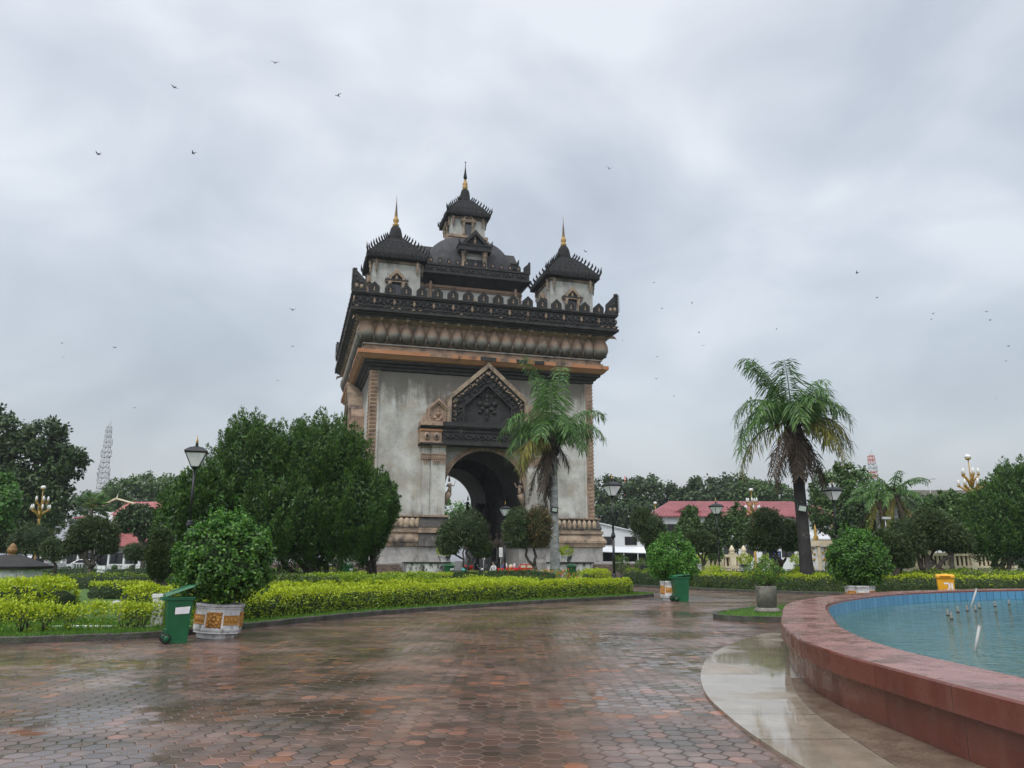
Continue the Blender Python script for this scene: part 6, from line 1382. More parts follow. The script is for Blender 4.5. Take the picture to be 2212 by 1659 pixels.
mb = MB(); mb.tube([f(0)[::-1][0:1]+(-1.25,z0+.1)] + [(f(t)[2]-.05, f(t)[1]-.05, f(t)[0]+.12) for t in (.2,.4,.6,.8,1)], .14, 6); mb.build('hip_edge', 'white_dirty', o)
u0 = at(205,1110,Yh).z; u1 = at(205,1090,Yh).z; u2 = at(240,1078,Yh).z; xr = gx(208,Yh).x-h0.x; xe = gx(262,Yh).x-h0.x
mb = MB(); mb.add([(xr,2.6,u0),(xe+8,2.6,u0),(xe+8,6.2,u2),(xr+1.5,6.2,u2),(xr,10,u0),(xe+8,10,u0)], [(0,1,2,3),(4,3,2,5),(0,3,4)]); mb.box(xr+.3,3.2,u0-2.0,xe+8,9.5,u0-.05,1)
for i in range(22): x = xr+.6+i*.5; mb.tube([(x,2.6,u0+.04),(x+.3,6.2,u2+.03)], .035, 4)
mb.build('upper_roof', ['roof_pink','cream'], o)
mb = MB(); xg = gx(207,Yh).x-h0.x; zg = at(222,1075,Yh).z
mb.tube([(xg-1.2,2.2,zg-1.4),(xg+.2,2.2,zg-.4),(xg+1.2,2.2,zg),(xg+1.35,2.2,zg+1.0)], [.2,.2,.18,.03], 6); mb.tube([(xg+1.2,2.2,zg),(xg+4.5,2.2,zg-.9),(xg+6.5,2.2,zg-1.3)], .16, 6); mb.build('gable_edge', 'cream', o)
for i in range(2): window(o, gx(232+i*16,Yh).x-h0.x, 3.15, u0-1.9, 1.8, 1.2)
mb = MB(); mb.box(2,1.2,.3,Lh-1,1.45,2.6); mb.build('glass_front', 'dark_window', o)
for i in range(6): mb = MB(); q = 2+i*(Lh-3)/5; mb.box(q-.15,-.2,0,q+.15,.1,3.9); mb.build('column', 'white_wall', o)
xa_, xb_ = at(149,1120,Yh).x-h0.x, at(170,1120,Yh).x-h0.x; za_, zb_ = at(155,1136,Yh).z, at(155,1114,Yh).z
mb = MB(); mb.box(xa_,5,za_-1.5,xb_,9,zb_,1); mb.add([(xa_-1.6,4,zb_-.1),(xb_+.3,4,zb_+.35),(xb_+.3,9.5,zb_+.35),(xa_-1.6,9.5,zb_-.1),(xa_-1.6,4,zb_-.35),(xb_+.3,4,zb_+.1),(xb_+.3,9.5,zb_+.1),(xa_-1.6,9.5,zb_-.35)], [(0,1,2,3),(7,6,5,4),(0,4,5,1),(1,5,6,2),(2,6,7,3),(3,7,4,0)]); q2 = mb.build('side_block', ['roof_pink','white_wall'], o)
# low white planter wall with small bushes in front of the house
o = bthing('white_wall', 'low white garden wall with round shrubs below the pink roofed house', 'wall', gx(236, 104)); mb = MB(); mb.box(0,0,0,7.5,.3,1.0); mb.build('wall', 'white_wall', o)
for i in range(3): mb = MB(); mb.ball((1.0+i*2.3,-.4,.55),(.4,.4,.4),0,10,6); mb.build('trimmed_shrub', 'hedge_dark', o)
# grey flat roof far right
o = bthing('grey_flat_building', 'grey flat roofed building just showing above the trees at the right', 'building', gx(2072, 150)); zt = at(2072, 1062, 150).z
mb = MB(); mb.box(-7,0,0,10,12,zt-.8); mb.build('wall', 'white_wall', o); mb = MB(); mb.box(-8,-1,zt-.8,11,13,zt+.2); mb.build('roof', 'concrete', o); window(o, -3, -.02, zt-4.5, 1.6, 1.8); window(o, 1, -.02, zt-4.5, 1.6, 1.8)
# cream balustrade fences with lotus buds, cream gate
def cream_fence(label, x0, x1, Y, zt, buds):
    a, b = gx(x0, Y), gx(x1, Y); o = bthing('balustrade_fence', label, 'fence', a, 0, 'cream balustrade fences'); L_ = (b-a).length
    mb = MB(); mb.box(0,-.2,0,L_,.2,zt*.42); mb.box(-.05,-.28,zt*.42,L_+.05,.28,zt*.50); mb.build('base', 'cream', o)
    mb = MB(); mb.box(0,-.2,zt*.88,L_,.2,zt); mb.build('rail', 'cream', o)
    n = int(L_/.42)
    mb = MB()
    for i in range(n): mb.box(i*.42+.08,-.07,zt*.5,i*.42+.28,.07,zt*.88)
    mb.build('balusters', 'cream', o); mb = MB(); mb.box(0,.1,zt*.5,L_,.14,zt*.88); mb.build('backing', 'brown_wood', o)
    for t in buds:
        x = L_*t; mb = MB(); mb.box(x-.3,-.32,0,x+.3,.32,zt*1.04); p_ = mb.build('post', 'cream', o)
        mb = MB(); mb.lathe([(.34,zt*1.04),(.36,zt*1.07),(.18,zt*1.09),(.27,zt*1.14),(.29,zt*1.20),(.2,zt*1.29),(.03,zt*1.4)], 10, (x,0)); mb.build('lotus_bud', 'cream', p_)
    return o
cream_fence('cream balustrade fence with lotus bud posts left of the second palm', 1462, 1612, 78, 2.25, (.08,.42,.62,.80,.97))
cream_fence('cream balustrade fence with dark gaps behind the topiary at the right', 1955, 2190, 76, 2.45, (.02,.22,.42,.62,.84))
a = gx(1764, 82); o = bthing('ornate_gate', 'cream gate panel with golden ornaments between the second palm and the round bush', 'gate', a)
zg = at(1764,1174,82).z
mb = MB(); mb.box(-1.6,-.25,0,-1.25,.25,zg-.25); mb.box(.1,-.25,0,.4,.25,zg-.25); mb.box(1.7,-.25,0,2.05,.25,zg-.25); mb.build('post', 'cream', o)
mb = MB(); mb.box(-1.75,-.35,zg-.25,2.2,.35,zg+.1); mb.box(-1.65,-.3,zg+.1,2.1,.3,zg+.3); mb.build('lintel', 'cream', o)
mb = MB(); mb.box(-1.25,-.05,.1,.1,.05,zg-.3); mb.box(.4,-.05,.1,1.7,.05,zg-.3); mb.build('panel', 'white_dirty', o)
for c in (-.57, 1.05):
    mb = MB()
    for i in range(9): mb.ball((c+.35*math.cos(i*.7), -.08, zg-1.1+.8*math.sin(i*1.3)*.8), (.14,.05,.16), 0, 6, 4)
    mb.tube([(c-.4,-.08,.3),(c-.1,-.08,1.2),(c,-.08,.4),(c+.1,-.08,1.2),(c+.4,-.08,.3)], .04, 5); mb.tube([(c-.3,-.08,.9),(c,-.08,zg-1.2),(c,-.08,zg-.5)], .05, 5); mb.build('gold_ornament', 'gold', o)
for c in (.1, 1.9): mb = MB(); mb.lathe([(.2,zg+.3),(.3,zg+.6),(.12,zg+.9),(.18,zg+1.2),(.02,zg+2.0)], 8, (c,0)); mb.build('finial', 'gold', o)
# stone shrine at the left edge
p = gx(24, 28, .1); o = bthing('stone_shrine', 'small pale stone shrine with a dark hipped roof and golden bud at the left edge', 'shrine', p, R(6))
mb = MB(); mb.box(-.80,-.7,-.1,.80,.7,1.30); mb.box(-.85,-.75,-.1,.85,.75,.25); mb.build('wall', 'white_dirty', o)
mb = MB(); mb.box(-.47,-.74,.30,.55,-.68,.98); q = mb.build('niche_frame', 'brown_wood', o); mb = MB(); mb.box(-.38,-.76,.38,.46,-.73,.90); mb.build('niche', 'dark_stone', q)
mb = MB(); mb.frust(-1.0,-.92,1.0,.92,1.30,-1.05,-.96,1.05,.96,1.40); mb.frust(-1.05,-.96,1.05,.96,1.40,-.22,-.2,.22,.2,1.80); mb.build('roof', 'black_stone', o)
mb = MB(); mb.lathe([(.13,1.74),(.14,1.80),(.09,1.82),(.14,1.86),(.165,1.94),(.15,2.02),(.125,2.04),(.135,2.07),(.08,2.14),(.012,2.21)], 12); mb.build('lotus_bud', 'old_gold', o)
# white pillar, pipe, edging
p = gx(352, 19.9, .1); o = bthing('white_post', 'short white square post behind the green bin', 'post', p, R(15)); mb = MB(); mb.box(-.12,-.12,-.05,.12,.12,.74); mb.build('shaft', 'white_dirty', o); mb = MB(); mb.box(-.145,-.145,.74,.145,.145,.82); mb.build('cap', 'white_dirty', o)
p = gx(274, 21.5, .1); o = bthing('vent_pipe', 'white gooseneck pipe standing on the left lawn', 'pipe', p, R(10)); mb = MB(); mb.tube([(0,0,-.05),(0,0,.40)]+[(-.13+.13*math.cos(t),0,.40+.13*math.sin(t)) for t in (.5,1.05,1.57,2.1,2.6,3.1)]+[(-.26,0,.36)], .06, 10); mb.build('bend', 'pvc', o); mb = MB(); mb.lathe([(.068,.28),(.072,.30),(.072,.34),(.068,.36)], 10); mb.build('coupling', 'pvc', o)
o = bthing('stone_edging', 'pale stone edging strip in the lawn behind the sparse hedge', 'edging', (-9.5, 19.9, .1)); mb = MB(); mb.box(-1.8,-.12,-.05,1.6,.12,.06); mb.build('slab', 'white_dirty', o)
o = bthing('broken_bench', 'broken pale concrete slab bench beside the dark cone bush', 'bench', gx(385, 32.5, .1), R(25)); mb = MB(); mb.box(-.9,-.3,.45,.9,.3,.55); mb.build('seat', 'white_grime', o); mb = MB(); mb.box(-.7,-.22,0,-.5,.22,.45); mb.build('leg', 'white_grime', o); mb = MB(); mb.box(.5,-.22,0,.7,.22,.45); mb.build('leg', 'white_grime', o)

# terrace flower tubs
def tub(label, loc, grp, mat='hedge_yellow', s_=1.0, seed=1):
    o = empty('flower_tub', loc, label, 'planter', grp); o.scale = (s_,)*3; g = np.random.default_rng(seed)
    mb = MB(); mb.lathe([(.38,0),(.42,.06),(.38,.12),(.52,.5),(.56,.56),(.52,.58)], 12); mb.build('pot', 'white_grime', o)
    crown_obj('shrub', g, [(0,0,1.0,.68,.68,.45)], 1300, .11, .06, [mat,'hedge_lime'], o, 60, .25, (.8,1), .2, .1, .6, mi=lambda P,O,g: (g.uniform(0,1,len(P)) < .5).astype(np.int32)); return o
tb = tub('white tub with a yellow shrub on the wall left of the stone steps', at(1224, 1209, 71.5), 'white tubs with trimmed shrubs')
tb.location.z = 1.50
for x, Y, z, s_, lab in ((720, 70, 1.2, 1.0, 'white tub with a yellowish shrub seen under the conifer'), (960, 72, 1.4, 1.1, 'dirty white tub with a dark shrub beside the twin topiary'), (1510, 68, .8, 1.0, 'white tub with a golden shrub behind the leaning dome topiary'), (1608, 67, .8, 1.0, 'white tub with a golden shrub below the cream balustrade'), (1660, 68, .8, 1.0, 'white tub with a shrub left of the large topiary'), (1726, 68, .8, 1.0, 'white tub with a shrub behind the second palm trunk')):
    c = copy_tree(tb, None, gx(x, Y, z), R(x), s_, lab)

# ------------------------------------------------------------------ masts and poles
def mast(label, x, Y, ytop, ybot_w, wtop, wbot, red=False):
    zt = at(x, ytop, Y).z; o = empty('radio_mast', gx(x, Y), label, 'radio mast'); mb = MB(); mrs = {}
    n = 26; 
    def half(z): return wbot+(wtop-wbot)*z/zt
    for i in range(n):
        za, zb = zt*i/n, zt*(i+1)/n; ha, hb = half(za), half(zb); t = mrs.setdefault(i//2, MB()) if red and i >= n*.72 and (i//2) % 2 == 0 else mb
        for k_ in range(4):
            c = [(-1,-1),(1,-1),(1,1),(-1,1)]; a, b = c[k_], c[(k_+1)%4]
            t.tube([(a[0]*ha,a[1]*ha,za),(a[0]*hb,a[1]*hb,zb)], .11, 4); t.tube([(a[0]*ha,a[1]*ha,za),(b[0]*hb,b[1]*hb,zb)], .05, 4); t.tube([(b[0]*ha,b[1]*ha,za),(a[0]*hb,a[1]*hb,zb)], .05, 4); t.tube([(a[0]*hb,a[1]*hb,zb),(b[0]*hb,b[1]*hb,zb)], .13, 4)
    mb.build('lattice', 'mast', o)
    for mr in mrs.values(): mr.build('red_section', 'mast_red', o)
    mb = MB(); mb.tube([(wtop*.5,0,zt),(wtop*.5,0,zt+4)], .08, 4); mb.tube([(-wtop*.5,0,zt),(-wtop*.5,0,zt+2.5)], .07, 4); mb.build('aerial', 'mast', o)
    for i, (f, s_) in enumerate(((.62,1),(.62,-1),(.80,1),(.80,-1),(.88,1),(.70,-1),(.66,1),(.66,-1))):
        mb = MB(); h = half(zt*f); mb.tube([(s_*h,0,zt*f),(s_*(h+.8),0,zt*f)], .07, 4); mb.box(s_*(h+.8)-.25,-.3,zt*f-1.3,s_*(h+.8)+.25,.2,zt*f+1.3); mb.build('antenna', 'mast', o)
    mb = MB()
    for f, s_ in ((.655,-1),(.78,1)): h = half(zt*f); mb.ball((s_*(h+.7),-.4,zt*f),(.75,.35,.75),0,10,6)
    mb.build('dish', 'mast', o); return o
mast('pale steel lattice radio mast rising over the trees at the left', 202, 300, 922, 0, .75, 2.3)
mast('red and white lattice radio mast above the small palms at the right', 1904, 330, 985, 0, 1.0, 2.6, True)
def pole(label, x, Y, ytop, r_, arm=None, m='mast', cat='pole', name='aerial_pole'):
    zt = at(x, ytop, Y).z; o = empty(name, gx(x, Y), label, cat); mb = MB(); mb.tube([(0,0,0),(0,0,zt*.6),(0,0,zt)], [r_,r_*.8,r_*.4], 6); mb.build('shaft', m, o)
    if arm: mb = MB(); mb.tube([(0,0,zt),(arm,0,zt+.1)], r_*.6, 5); mb.box(arm-.3 if arm > 0 else arm-.1,-.1,zt-.05,arm+.3,.1,zt+.12); mb.build('arm', m, o)
    return o
pole('thin radio aerial right of the left lattice mast', 240, 240, 987, .16)
pole('thin whip aerial above the smaller palms', 1942, 200, 1007, .12)
pole('small lattice like aerial above the trees right of the monument', 1355, 230, 1028, .35, m='mast_red')
pole('grey street light pole with a short arm above the bushy tree at the right', 2027, 110, 1035, .09, .6, cat='street lamp', name='street_light')
pole('white post with a camera in front of the small palm trunks', 1921, 60, 1120, .06, .1, m='mast', cat='camera post', name='camera_post')
pole('short green post with a lamp in front of the pink roofed house', 112, 92, 1139, .07, .3, m='mast', cat='lamp', name='garden_light')
MT['lens_grey'] = plain('pale_green_lens', (.42, .50, .44), .25)
# floodlights on the palms, ground floodlight, signs
def flood(label, loc, rz, tilt, s_=1.0):
    o = empty('floodlight', loc, label, 'floodlight', 'floodlights fixed to the palm trunks', rz); o.rotation_euler = (tilt, R(12) if s_ > 1 else 0, rz); o.scale = (s_,)*3
    mb = MB(); mb.box(-.24,-.06,-.19,.24,.07,.19); mb.build('housing', 'black_metal', o); mb = MB(); mb.box(-.17,-.075,-.12,.17,-.058,.12); mb.build('lens', 'lens_grey', o); mb = MB(); mb.tube([(0,.05,0),(0,.22,.05)], .03, 6); mb.build('bracket', 'black_metal', o); return o
q = at(1198, 1101, Y1-.45); flood('square floodlight with a pale lens on the grey palm trunk', q, 0, R(8), 1.1)
q = at(1733, 1098, Y2-.62); flood('tilted floodlight with a pale lens on the black palm trunk', q, R(-10), R(10), 1.15)
q = at(1172, 1090, Y1-.3); o = empty('security_camera', q, 'white security camera on an arm left of the grey palm trunk', 'camera'); mb = MB(); mb.box(-.42,-.12,-.1,.42,.12,.14); b_ = mb.build('housing', 'pvc', o); o.rotation_euler = (0, R(18), R(20)); mb = MB(); mb.box(.40,-.09,-.08,.46,.09,.1); mb.build('lens', 'black_metal', o); mb = MB(); mb.tube([(0,0,-.1),(.35,.2,-.45)], .035, 6); mb.build('arm', 'black_metal', o)
o = empty('ground_floodlight', gx(1397, 55, .75), 'black floodlight box on the ground behind the lamp post', 'floodlight'); mb = MB(); mb.box(-.5,-.3,.1,.5,.3,.62); mb.build('housing', 'black_metal', o); mb = MB(); mb.box(-.42,-.33,.18,.42,-.3,.56); mb.build('lens', 'dark_window', o); mb = MB(); mb.box(-.6,-.05,0,-.5,.05,.4); mb.box(.5,-.05,0,.6,.05,.4); mb.build('bracket', 'black_metal', o)
def sign(name, label, x, y, Y, shape, w_, h, m):
    q = at(x, y, Y); o = empty(name, gx(x, Y, 0), label, 'sign'); mb = MB(); mb.tube([(0,0,0),(0,0,q.z)], .035, 6); mb.build('post', 'steel', o)
    mb = MB()
    if shape == 'disc': mb.M = Matrix.Translation((0,-.05,q.z)) @ Matrix.Rotation(pi/2,4,'X'); mb.lathe([(w_,-.015),(w_,.015)], 20)
    else: mb.box(-w_/2,-.07,q.z-h/2,w_/2,-.04,q.z+h/2)
    mb.build('plate', m, o)
    if shape == 'text':
        mb = MB()
        for r_ in range(2): mb.box(-w_*.38,-.076,q.z+h*(.12-.3*r_),w_*.38,-.0705,q.z+h*(.22-.3*r_))
        mb.build('lettering', 'label_white', o)
    return o
sign('round_sign', 'round blue traffic sign in front of the cream balustrade', 1668, 1159, 74, 'disc', .36, 0, 'sign_blue')
sign('blue_sign', 'small blue rectangular sign board below the large topiary', 1766-40, 1176, 58, 'text', .95, .55, 'sign_blue') if False else sign('blue_sign', 'small blue rectangular sign board below the large topiary', 1674, 1199, 52, 'text', .8, .5, 'sign_blue')
sign('notice_board', 'pale notice board on a post before the stall', 1082, 1193, 63, 'plate', .30, .75, 'label_white')
sign('notice_board', 'narrow pale notice board left of the stall in front of the arch', 1045, 1198, 64, 'plate', .22, .75, 'label_white')

# ------------------------------------------------------------------ stall, people, motorbike at the arch
Yq = 67
o = empty('market_stall', gx(1124, Yq, .1), 'market stall table under a bright red cloth with drinks before the arch', 'stall')
mb = MB(); mb.box(-1.9,-.6,.82,.55,.6,.9); mb.build('table_top', 'brown_wood', o)
mb = MB(); mb.add([(-1.95,-.66,.92),(.6,-.66,.92),(.6,.66,.92),(-1.95,.66,.92),(-1.7,-.72,.42),(.62,-.74,.02),(.62,.7,.02),(-1.95,.7,.3)], [(0,1,2,3),(0,4,5,1),(1,5,6,2),(3,7,4,0)]); mb.build('cloth', 'red_cloth', o)
for sx_ in (-1.8, .5):
    for sy_ in (-.5, .5): mb = MB(); mb.tube([(sx_,sy_,0),(sx_,sy_,.85)], .03, 6); mb.build('leg', 'steel', o)
rr = random.Random(2)
for i in range(2):
    o2 = empty('display_rack', gx(1130+i*14, Yq-.4, .1), f'small red display rack with snacks, {"left" if i == 0 else "right"} one of two at the stall end', 'rack'); mb = MB(); mb.box(-.25,-.2,0,.25,.2,1.25); mb.build('frame', 'red_cloth', o2)
    for z in (.25,.6,.95): mb = MB(); mb.box(-.2,-.22,z,.2,-.195,z+.22); mb.build('shelf_goods', 'cream', o2)
for i, (dx, m) in enumerate(((-1.2,'label_white'),(-.8,'cream'),(-.5,'label_white'),(.0,'roof_pink'),(.3,'cream'))):
    o2 = empty('stall_goods', gx(1124, Yq, 1.02)+Vector((dx,0,0)), 'small pale goods standing on the red stall cloth', 'goods', 'goods on the stall'); mb = MB(); mb.lathe([(.10,0),(.12,.2),(.05,.34),(.05,.42)] if i % 2 == 0 else [(.16,0),(.18,.12),(.12,.3)], 8); mb.build('bottle' if i % 2 == 0 else 'bag', m, o2)
o = empty('red_table', gx(1025, Yq+1, .1), 'low dark table with a red basket beside the motorbike', 'table'); mb = MB(); mb.box(-1.0,-.4,.68,1.0,.4,.75); mb.build('table_top', 'brown_wood', o)
for sx_ in (-.9, .9): mb = MB(); mb.box(sx_-.04,-.35,0,sx_+.04,.35,.68); mb.build('leg', 'brown_wood', o)
mb = MB(); mb.lathe([(.3,.75),(.42,1.1),(.40,1.12)], 12, (-.5,0)); mb.build('basket', 'red_cloth', o)
def person(label, loc, rz, shirt, seated=True):
    o = empty('person', loc, label, 'person', None, rz)
    J = {'pel':(0,0,.50),'sp':(0,-.03,.78),'ch':(0,-.06,1.0),'nk':(0,-.09,1.16),'hd':(0,-.12,1.30),'ht':(0,-.12,1.42),'ls':(.19,-.06,1.04),'le':(.26,-.14,.78),'lw':(.16,-.36,.70),'rs':(-.19,-.06,1.04),'re':(-.26,-.14,.78),'rw':(-.14,-.38,.72),'lh':(.1,0,.48),'lk':(.14,-.44,.48),'la':(.14,-.46,.08),'lt':(.15,-.62,.04),'rh':(-.1,0,.48),'rk':(-.14,-.44,.48),'ra':(-.14,-.42,.08),'rt':(-.15,-.58,.04)}
    if not seated:
        for k_, v in {'pel':(0,0,.92),'sp':(0,0,1.12),'ch':(0,0,1.34),'nk':(0,0,1.48),'hd':(0,-.02,1.60),'ht':(0,-.02,1.72),'ls':(.19,0,1.40),'le':(.25,-.04,1.12),'lw':(.22,-.18,.92),'rs':(-.19,0,1.40),'re':(-.25,-.02,1.12),'rw':(-.2,-.2,.95),'lh':(.1,0,.88),'lk':(.12,-.04,.48),'la':(.12,0,.08),'lt':(.13,-.16,.04),'rh':(-.1,0,.88),'rk':(-.12,-.02,.48),'ra':(-.12,.03,.08),'rt':(-.13,-.13,.04)}.items(): J[k_] = v
    E = [('pel','sp'),('sp','ch'),('ch','nk'),('nk','hd'),('hd','ht'),('ch','ls'),('ls','le'),('le','lw'),('ch','rs'),('rs','re'),('re','rw'),('pel','lh'),('lh','lk'),('lk','la'),('la','lt'),('pel','rh'),('rh','rk'),('rk','ra'),('ra','rt')]
    rad = {'pel':.15,'sp':.14,'ch':.15,'nk':.06,'hd':.10,'ht':.075,'ls':.075,'le':.05,'lw':.035,'rs':.075,'re':.05,'rw':.035,'lh':.10,'lk':.07,'la':.045,'lt':.035,'rh':.10,'rk':.07,'ra':.045,'rt':.035}
    ks = list(J); me = bpy.data.meshes.new('body'); me.from_pydata([J[k_] for k_ in ks], [(ks.index(a), ks.index(b)) for a, b in E], [])
    b = bpy.data.objects.new('body', me); COL.objects.link(b); b.parent = o; me.materials.append(MT[shirt])
    md = b.modifiers.new('skin', 'SKIN')
    for i, k_ in enumerate(ks): me.skin_vertices[0].data[i].radius = (rad[k_],)*2; me.skin_vertices[0].data[i].use_root = (k_ == 'pel')
    b.modifiers.new('sub', 'SUBSURF').render_levels = 1
    h = Vector(J['hd']); mb = MB(); mb.ball(h+Vector((0,0,.02)), (.095,.11,.135), 0, 12, 8); mb.ball(h+Vector((0,-.11,0)), (.018,.025,.03), 0, 6, 4); mb.build('face', 'skin', o)
    mb = MB(); mb.ball(h+Vector((0,.02,.06)), (.108,.118,.115), 0, 12, 8); mb.build('hair', 'hair', o)
    mb = MB()
    for s_ in ('l','r'): mb.tube([Vector(J[s_+'h'])+Vector((0,0,0)), J[s_+'k'], J[s_+'a']], [.115,.085,.065], 8); 
    mb.build('trousers', 'trousers', o)
    for s_ in ('l','r'):
        w_ = Vector(J[s_+'w']); mb = MB(); mb.ball(w_+Vector((0,-.04,-.01)), (.035,.05,.02), 0, 8, 5)
        for f in range(4): mb.tube([w_+Vector((-.025+.017*f,-.08,0)), w_+Vector((-.028+.018*f,-.13-.01*(f in (1,2)),-.02)), w_+Vector((-.026+.017*f,-.15,-.045))], [.009,.008,.006], 5)
        mb.tube([w_+Vector((.03 if s_ == 'r' else -.03,-.03,0)), w_+Vector((.05 if s_ == 'r' else -.05,-.07,-.01)), w_+Vector((.045 if s_ == 'r' else -.045,-.10,-.025))], [.011,.010,.008], 5); mb.build('hand', 'skin', o)
    return o
def stool(label, loc):
    o = empty('plastic_stool', loc, label, 'stool'); mb = MB(); mb.box(-.18,-.18,.43,.18,.18,.47); mb.build('seat', 'blue_plastic', o)
    for a in (-1,1):
        for b in (-1,1): mb = MB(); mb.tube([(a*.14,b*.14,.44),(a*.2,b*.2,0)], .03, 6); mb.build('leg', 'blue_plastic', o)
    return o
s1 = gx(1067, Yq, .1); stool('blue plastic stool under the person in the pale shirt', s1); person('person in a pale grey shirt sitting on a blue stool beside the red stall', s1, R(-25), 'shirt_white')
s2 = gx(1085, Yq+.4, .1); stool('blue plastic stool under the person in blue next to the red stall', s2); person('person in a blue shirt sitting next to the red stall', s2, R(60), 'shirt_blue')
o = empty('plastic_bag', gx(1076, Yq-.9, .1), 'teal plastic bag on the ground in front of the stools', 'bag'); mb = MB(); mb.ball((0,0,.26),(.28,.2,.27),0,10,6); mb.build('bag', 'teal_plastic', o); mb = MB(); mb.tube([(-.1,0,.48),(-.05,0,.62),(.05,0,.62),(.1,0,.48)], .015, 5); mb.build('handle', 'teal_plastic', o)
o = empty('covered_bundle', gx(1003, Yq, .1), 'bundle under a teal and dark cloth left of the topiary trunk', 'bundle'); mb = MB(); mb.ball((0,0,.4),(.42,.35,.45),0,10,7); mb.build('bundle', 'trousers', o); mb = MB(); mb.ball((0,0,.68),(.3,.27,.24),0,10,6); mb.build('cover', 'teal_plastic', o)
def motorbike(label, loc, rz):
    o = empty('motorbike', loc, label, 'motorbike', 'parked motorbikes', rz)
    for x in (-.62, .62):
        mb = MB(); mb.M = Matrix.Translation((x,0,.29)) @ Matrix.Rotation(pi/2,4,'X'); mb.lathe([(.20,-.045),(.27,-.045),(.29,0),(.27,.045),(.20,.045)], 18); w_ = mb.build('wheel', 'rubber', o); mb = MB(); mb.M = Matrix.Translation((x,0,.29)) @ Matrix.Rotation(pi/2,4,'X'); mb.lathe([(.03,-.05),(.19,-.02),(.19,.02),(.03,.05)], 12); mb.build('rim', 'steel', w_)
    mb = MB(); mb.tube([(-.62,0,.35),(-.2,0,.45),(.15,0,.4),(.45,0,.75)], [.08,.16,.14,.09], 8); mb.tube([(.62,.0,.3),(.5,0,.7),(.42,0,1.0)], .05, 6); mb.build('body', 'car_black', o)
    mb = MB(); mb.tube([(-.75,0,.74),(-.3,0,.76),(0,0,.70)], [.09,.13,.08], 8); mb.build('seat', 'rubber', o)
    mb = MB(); mb.tube([(.36,-.33,1.02),(.42,0,.98),(.36,.33,1.02)], .02, 6); mb.build('handlebar', 'steel', o)
    mb = MB(); mb.ball((.52,0,.88),(.09,.11,.1),0,10,6); mb.build('headlight', 'frost', o)
    for s_ in (-1,1): mb = MB(); mb.tube([(.38,s_*.28,1.02),(.36,s_*.34,1.16)], .01, 4); mb.ball((.36,s_*.35,1.19),(.02,.06,.045),0,8,5); mb.build('mirror', 'steel', o)
    return o
mbk = motorbike('dark motorbike parked facing the camera beside the low table', gx(1040, 62, .1), R(-80)); copy_tree(mbk, None, gx(131, 106), R(-60), 1.0, 'dark motorbike parked on the road beside the white car')

# ------------------------------------------------------------------ vehicles on the left road
def carbody(prof_lo, prof_hi, w_, wt, mat, parent):
    """prof_lo: outline (x,z) of the body side; prof_hi: greenhouse outline"""
    mb = MB(); mb.prism(prof_lo, -w_/2, w_/2); b = mb.build('body', mat, parent, bevel=.07)
    n = len(prof_hi); mb = MB(); vs = [(x, -w_/2*.97 if z < prof_hi[0][1]+.03 else -wt/2, z) for x, z in prof_hi]+[(x, w_/2*.97 if z < prof_hi[0][1]+.03 else wt/2, z) for x, z in prof_hi]
    mb.add(vs, [tuple(range(n)), tuple(reversed(range(n,2*n)))]+[(i,n+i,n+(i+1)%n,(i+1)%n) for i in range(n)]); mb.build('cabin', mat, parent, bevel=.05); return b
def wheels(o, xs, r_, tw):
    for x in xs:
        for s_ in (-1,1):
            mb = MB(); mb.M = Matrix.Translation((x,s_*tw,r_)) @ Matrix.Rotation(pi/2,4,'X'); mb.lathe([(r_*.62,-.12),(r_*.95,-.11),(r_,-.07),(r_,.07),(r_*.95,.11),(r_*.62,.12)], 20); w_ = mb.build('wheel', 'rubber', o); mb = MB(); mb.M = Matrix.Translation((x,s_*tw,r_)) @ Matrix.Rotation(pi/2,4,'X'); mb.lathe([(.05,-.13),(r_*.58,-.115),(r_*.58,.115),(.05,.13)], 10); mb.build('rim', 'steel', w_)
o = empty('pickup_truck', gx(86, 90), 'white pickup truck parked with its tail to the right on the left road', 'pickup truck', None, R(200))
carbody([(-2.6,.45),(2.55,.45),(2.6,.95),(2.45,1.1),(1.05,1.2),(-.75,1.2),(-.78,1.15),(-2.6,1.15)], [(-.78,1.15),(1.1,1.18),(.45,1.78),(-.62,1.80)], 1.85, 1.5, 'car_white', o); wheels(o, (-1.6,1.65), .38, .8)
for s_ in (-1,1): mb = MB(); mb.prism([(-.6,1.24),(.85,1.24),(.38,1.70),(-.55,1.72)], s_*.87-.02, s_*.87+.02); g_ = mb.build('side_window', 'car_glass', o); mb = MB(); mb.box(.1,s_*.89-.02,1.2,.17,s_*.89+.02,1.74); mb.build('pillar', 'car_white', g_); mb = MB(); mb.box(.95,s_*.95,1.15,1.1,s_*1.12,1.32); mb.build('mirror', 'car_white', o)
mb = MB(); mb.add([(1.09,-.8,1.22),(1.09,.8,1.22),(.50,.68,1.76),(.50,-.68,1.76)], [(0,1,2,3)]); w_ = mb.build('windscreen', 'car_glass', o, loc=(.03,0,.0)); mb = MB(); mb.box(-2.55,-.8,1.13,-.85,.8,1.17); mb.build('cargo_bed', 'car_black', o)
for s_ in (-1,1): mb = MB(); mb.box(2.52,s_*.7-.2,.8,2.62,s_*.7+.2,.98); mb.build('headlight', 'frost', o)
o = empty('parked_car', gx(176, 112), 'white hatchback car parked nose to the left behind the striped barrier', 'car', None, R(205))
carbody([(-2.1,.35),(2.15,.35),(2.2,.7),(2.0,.88),(1.1,1.0),(-2.05,1.02),(-2.15,.8)], [(-2.0,1.0),(1.25,1.0),(.35,1.55),(-.5,1.62),(-1.6,1.52)], 1.78, 1.3, 'car_white', o); wheels(o, (-1.35,1.4), .33, .78)
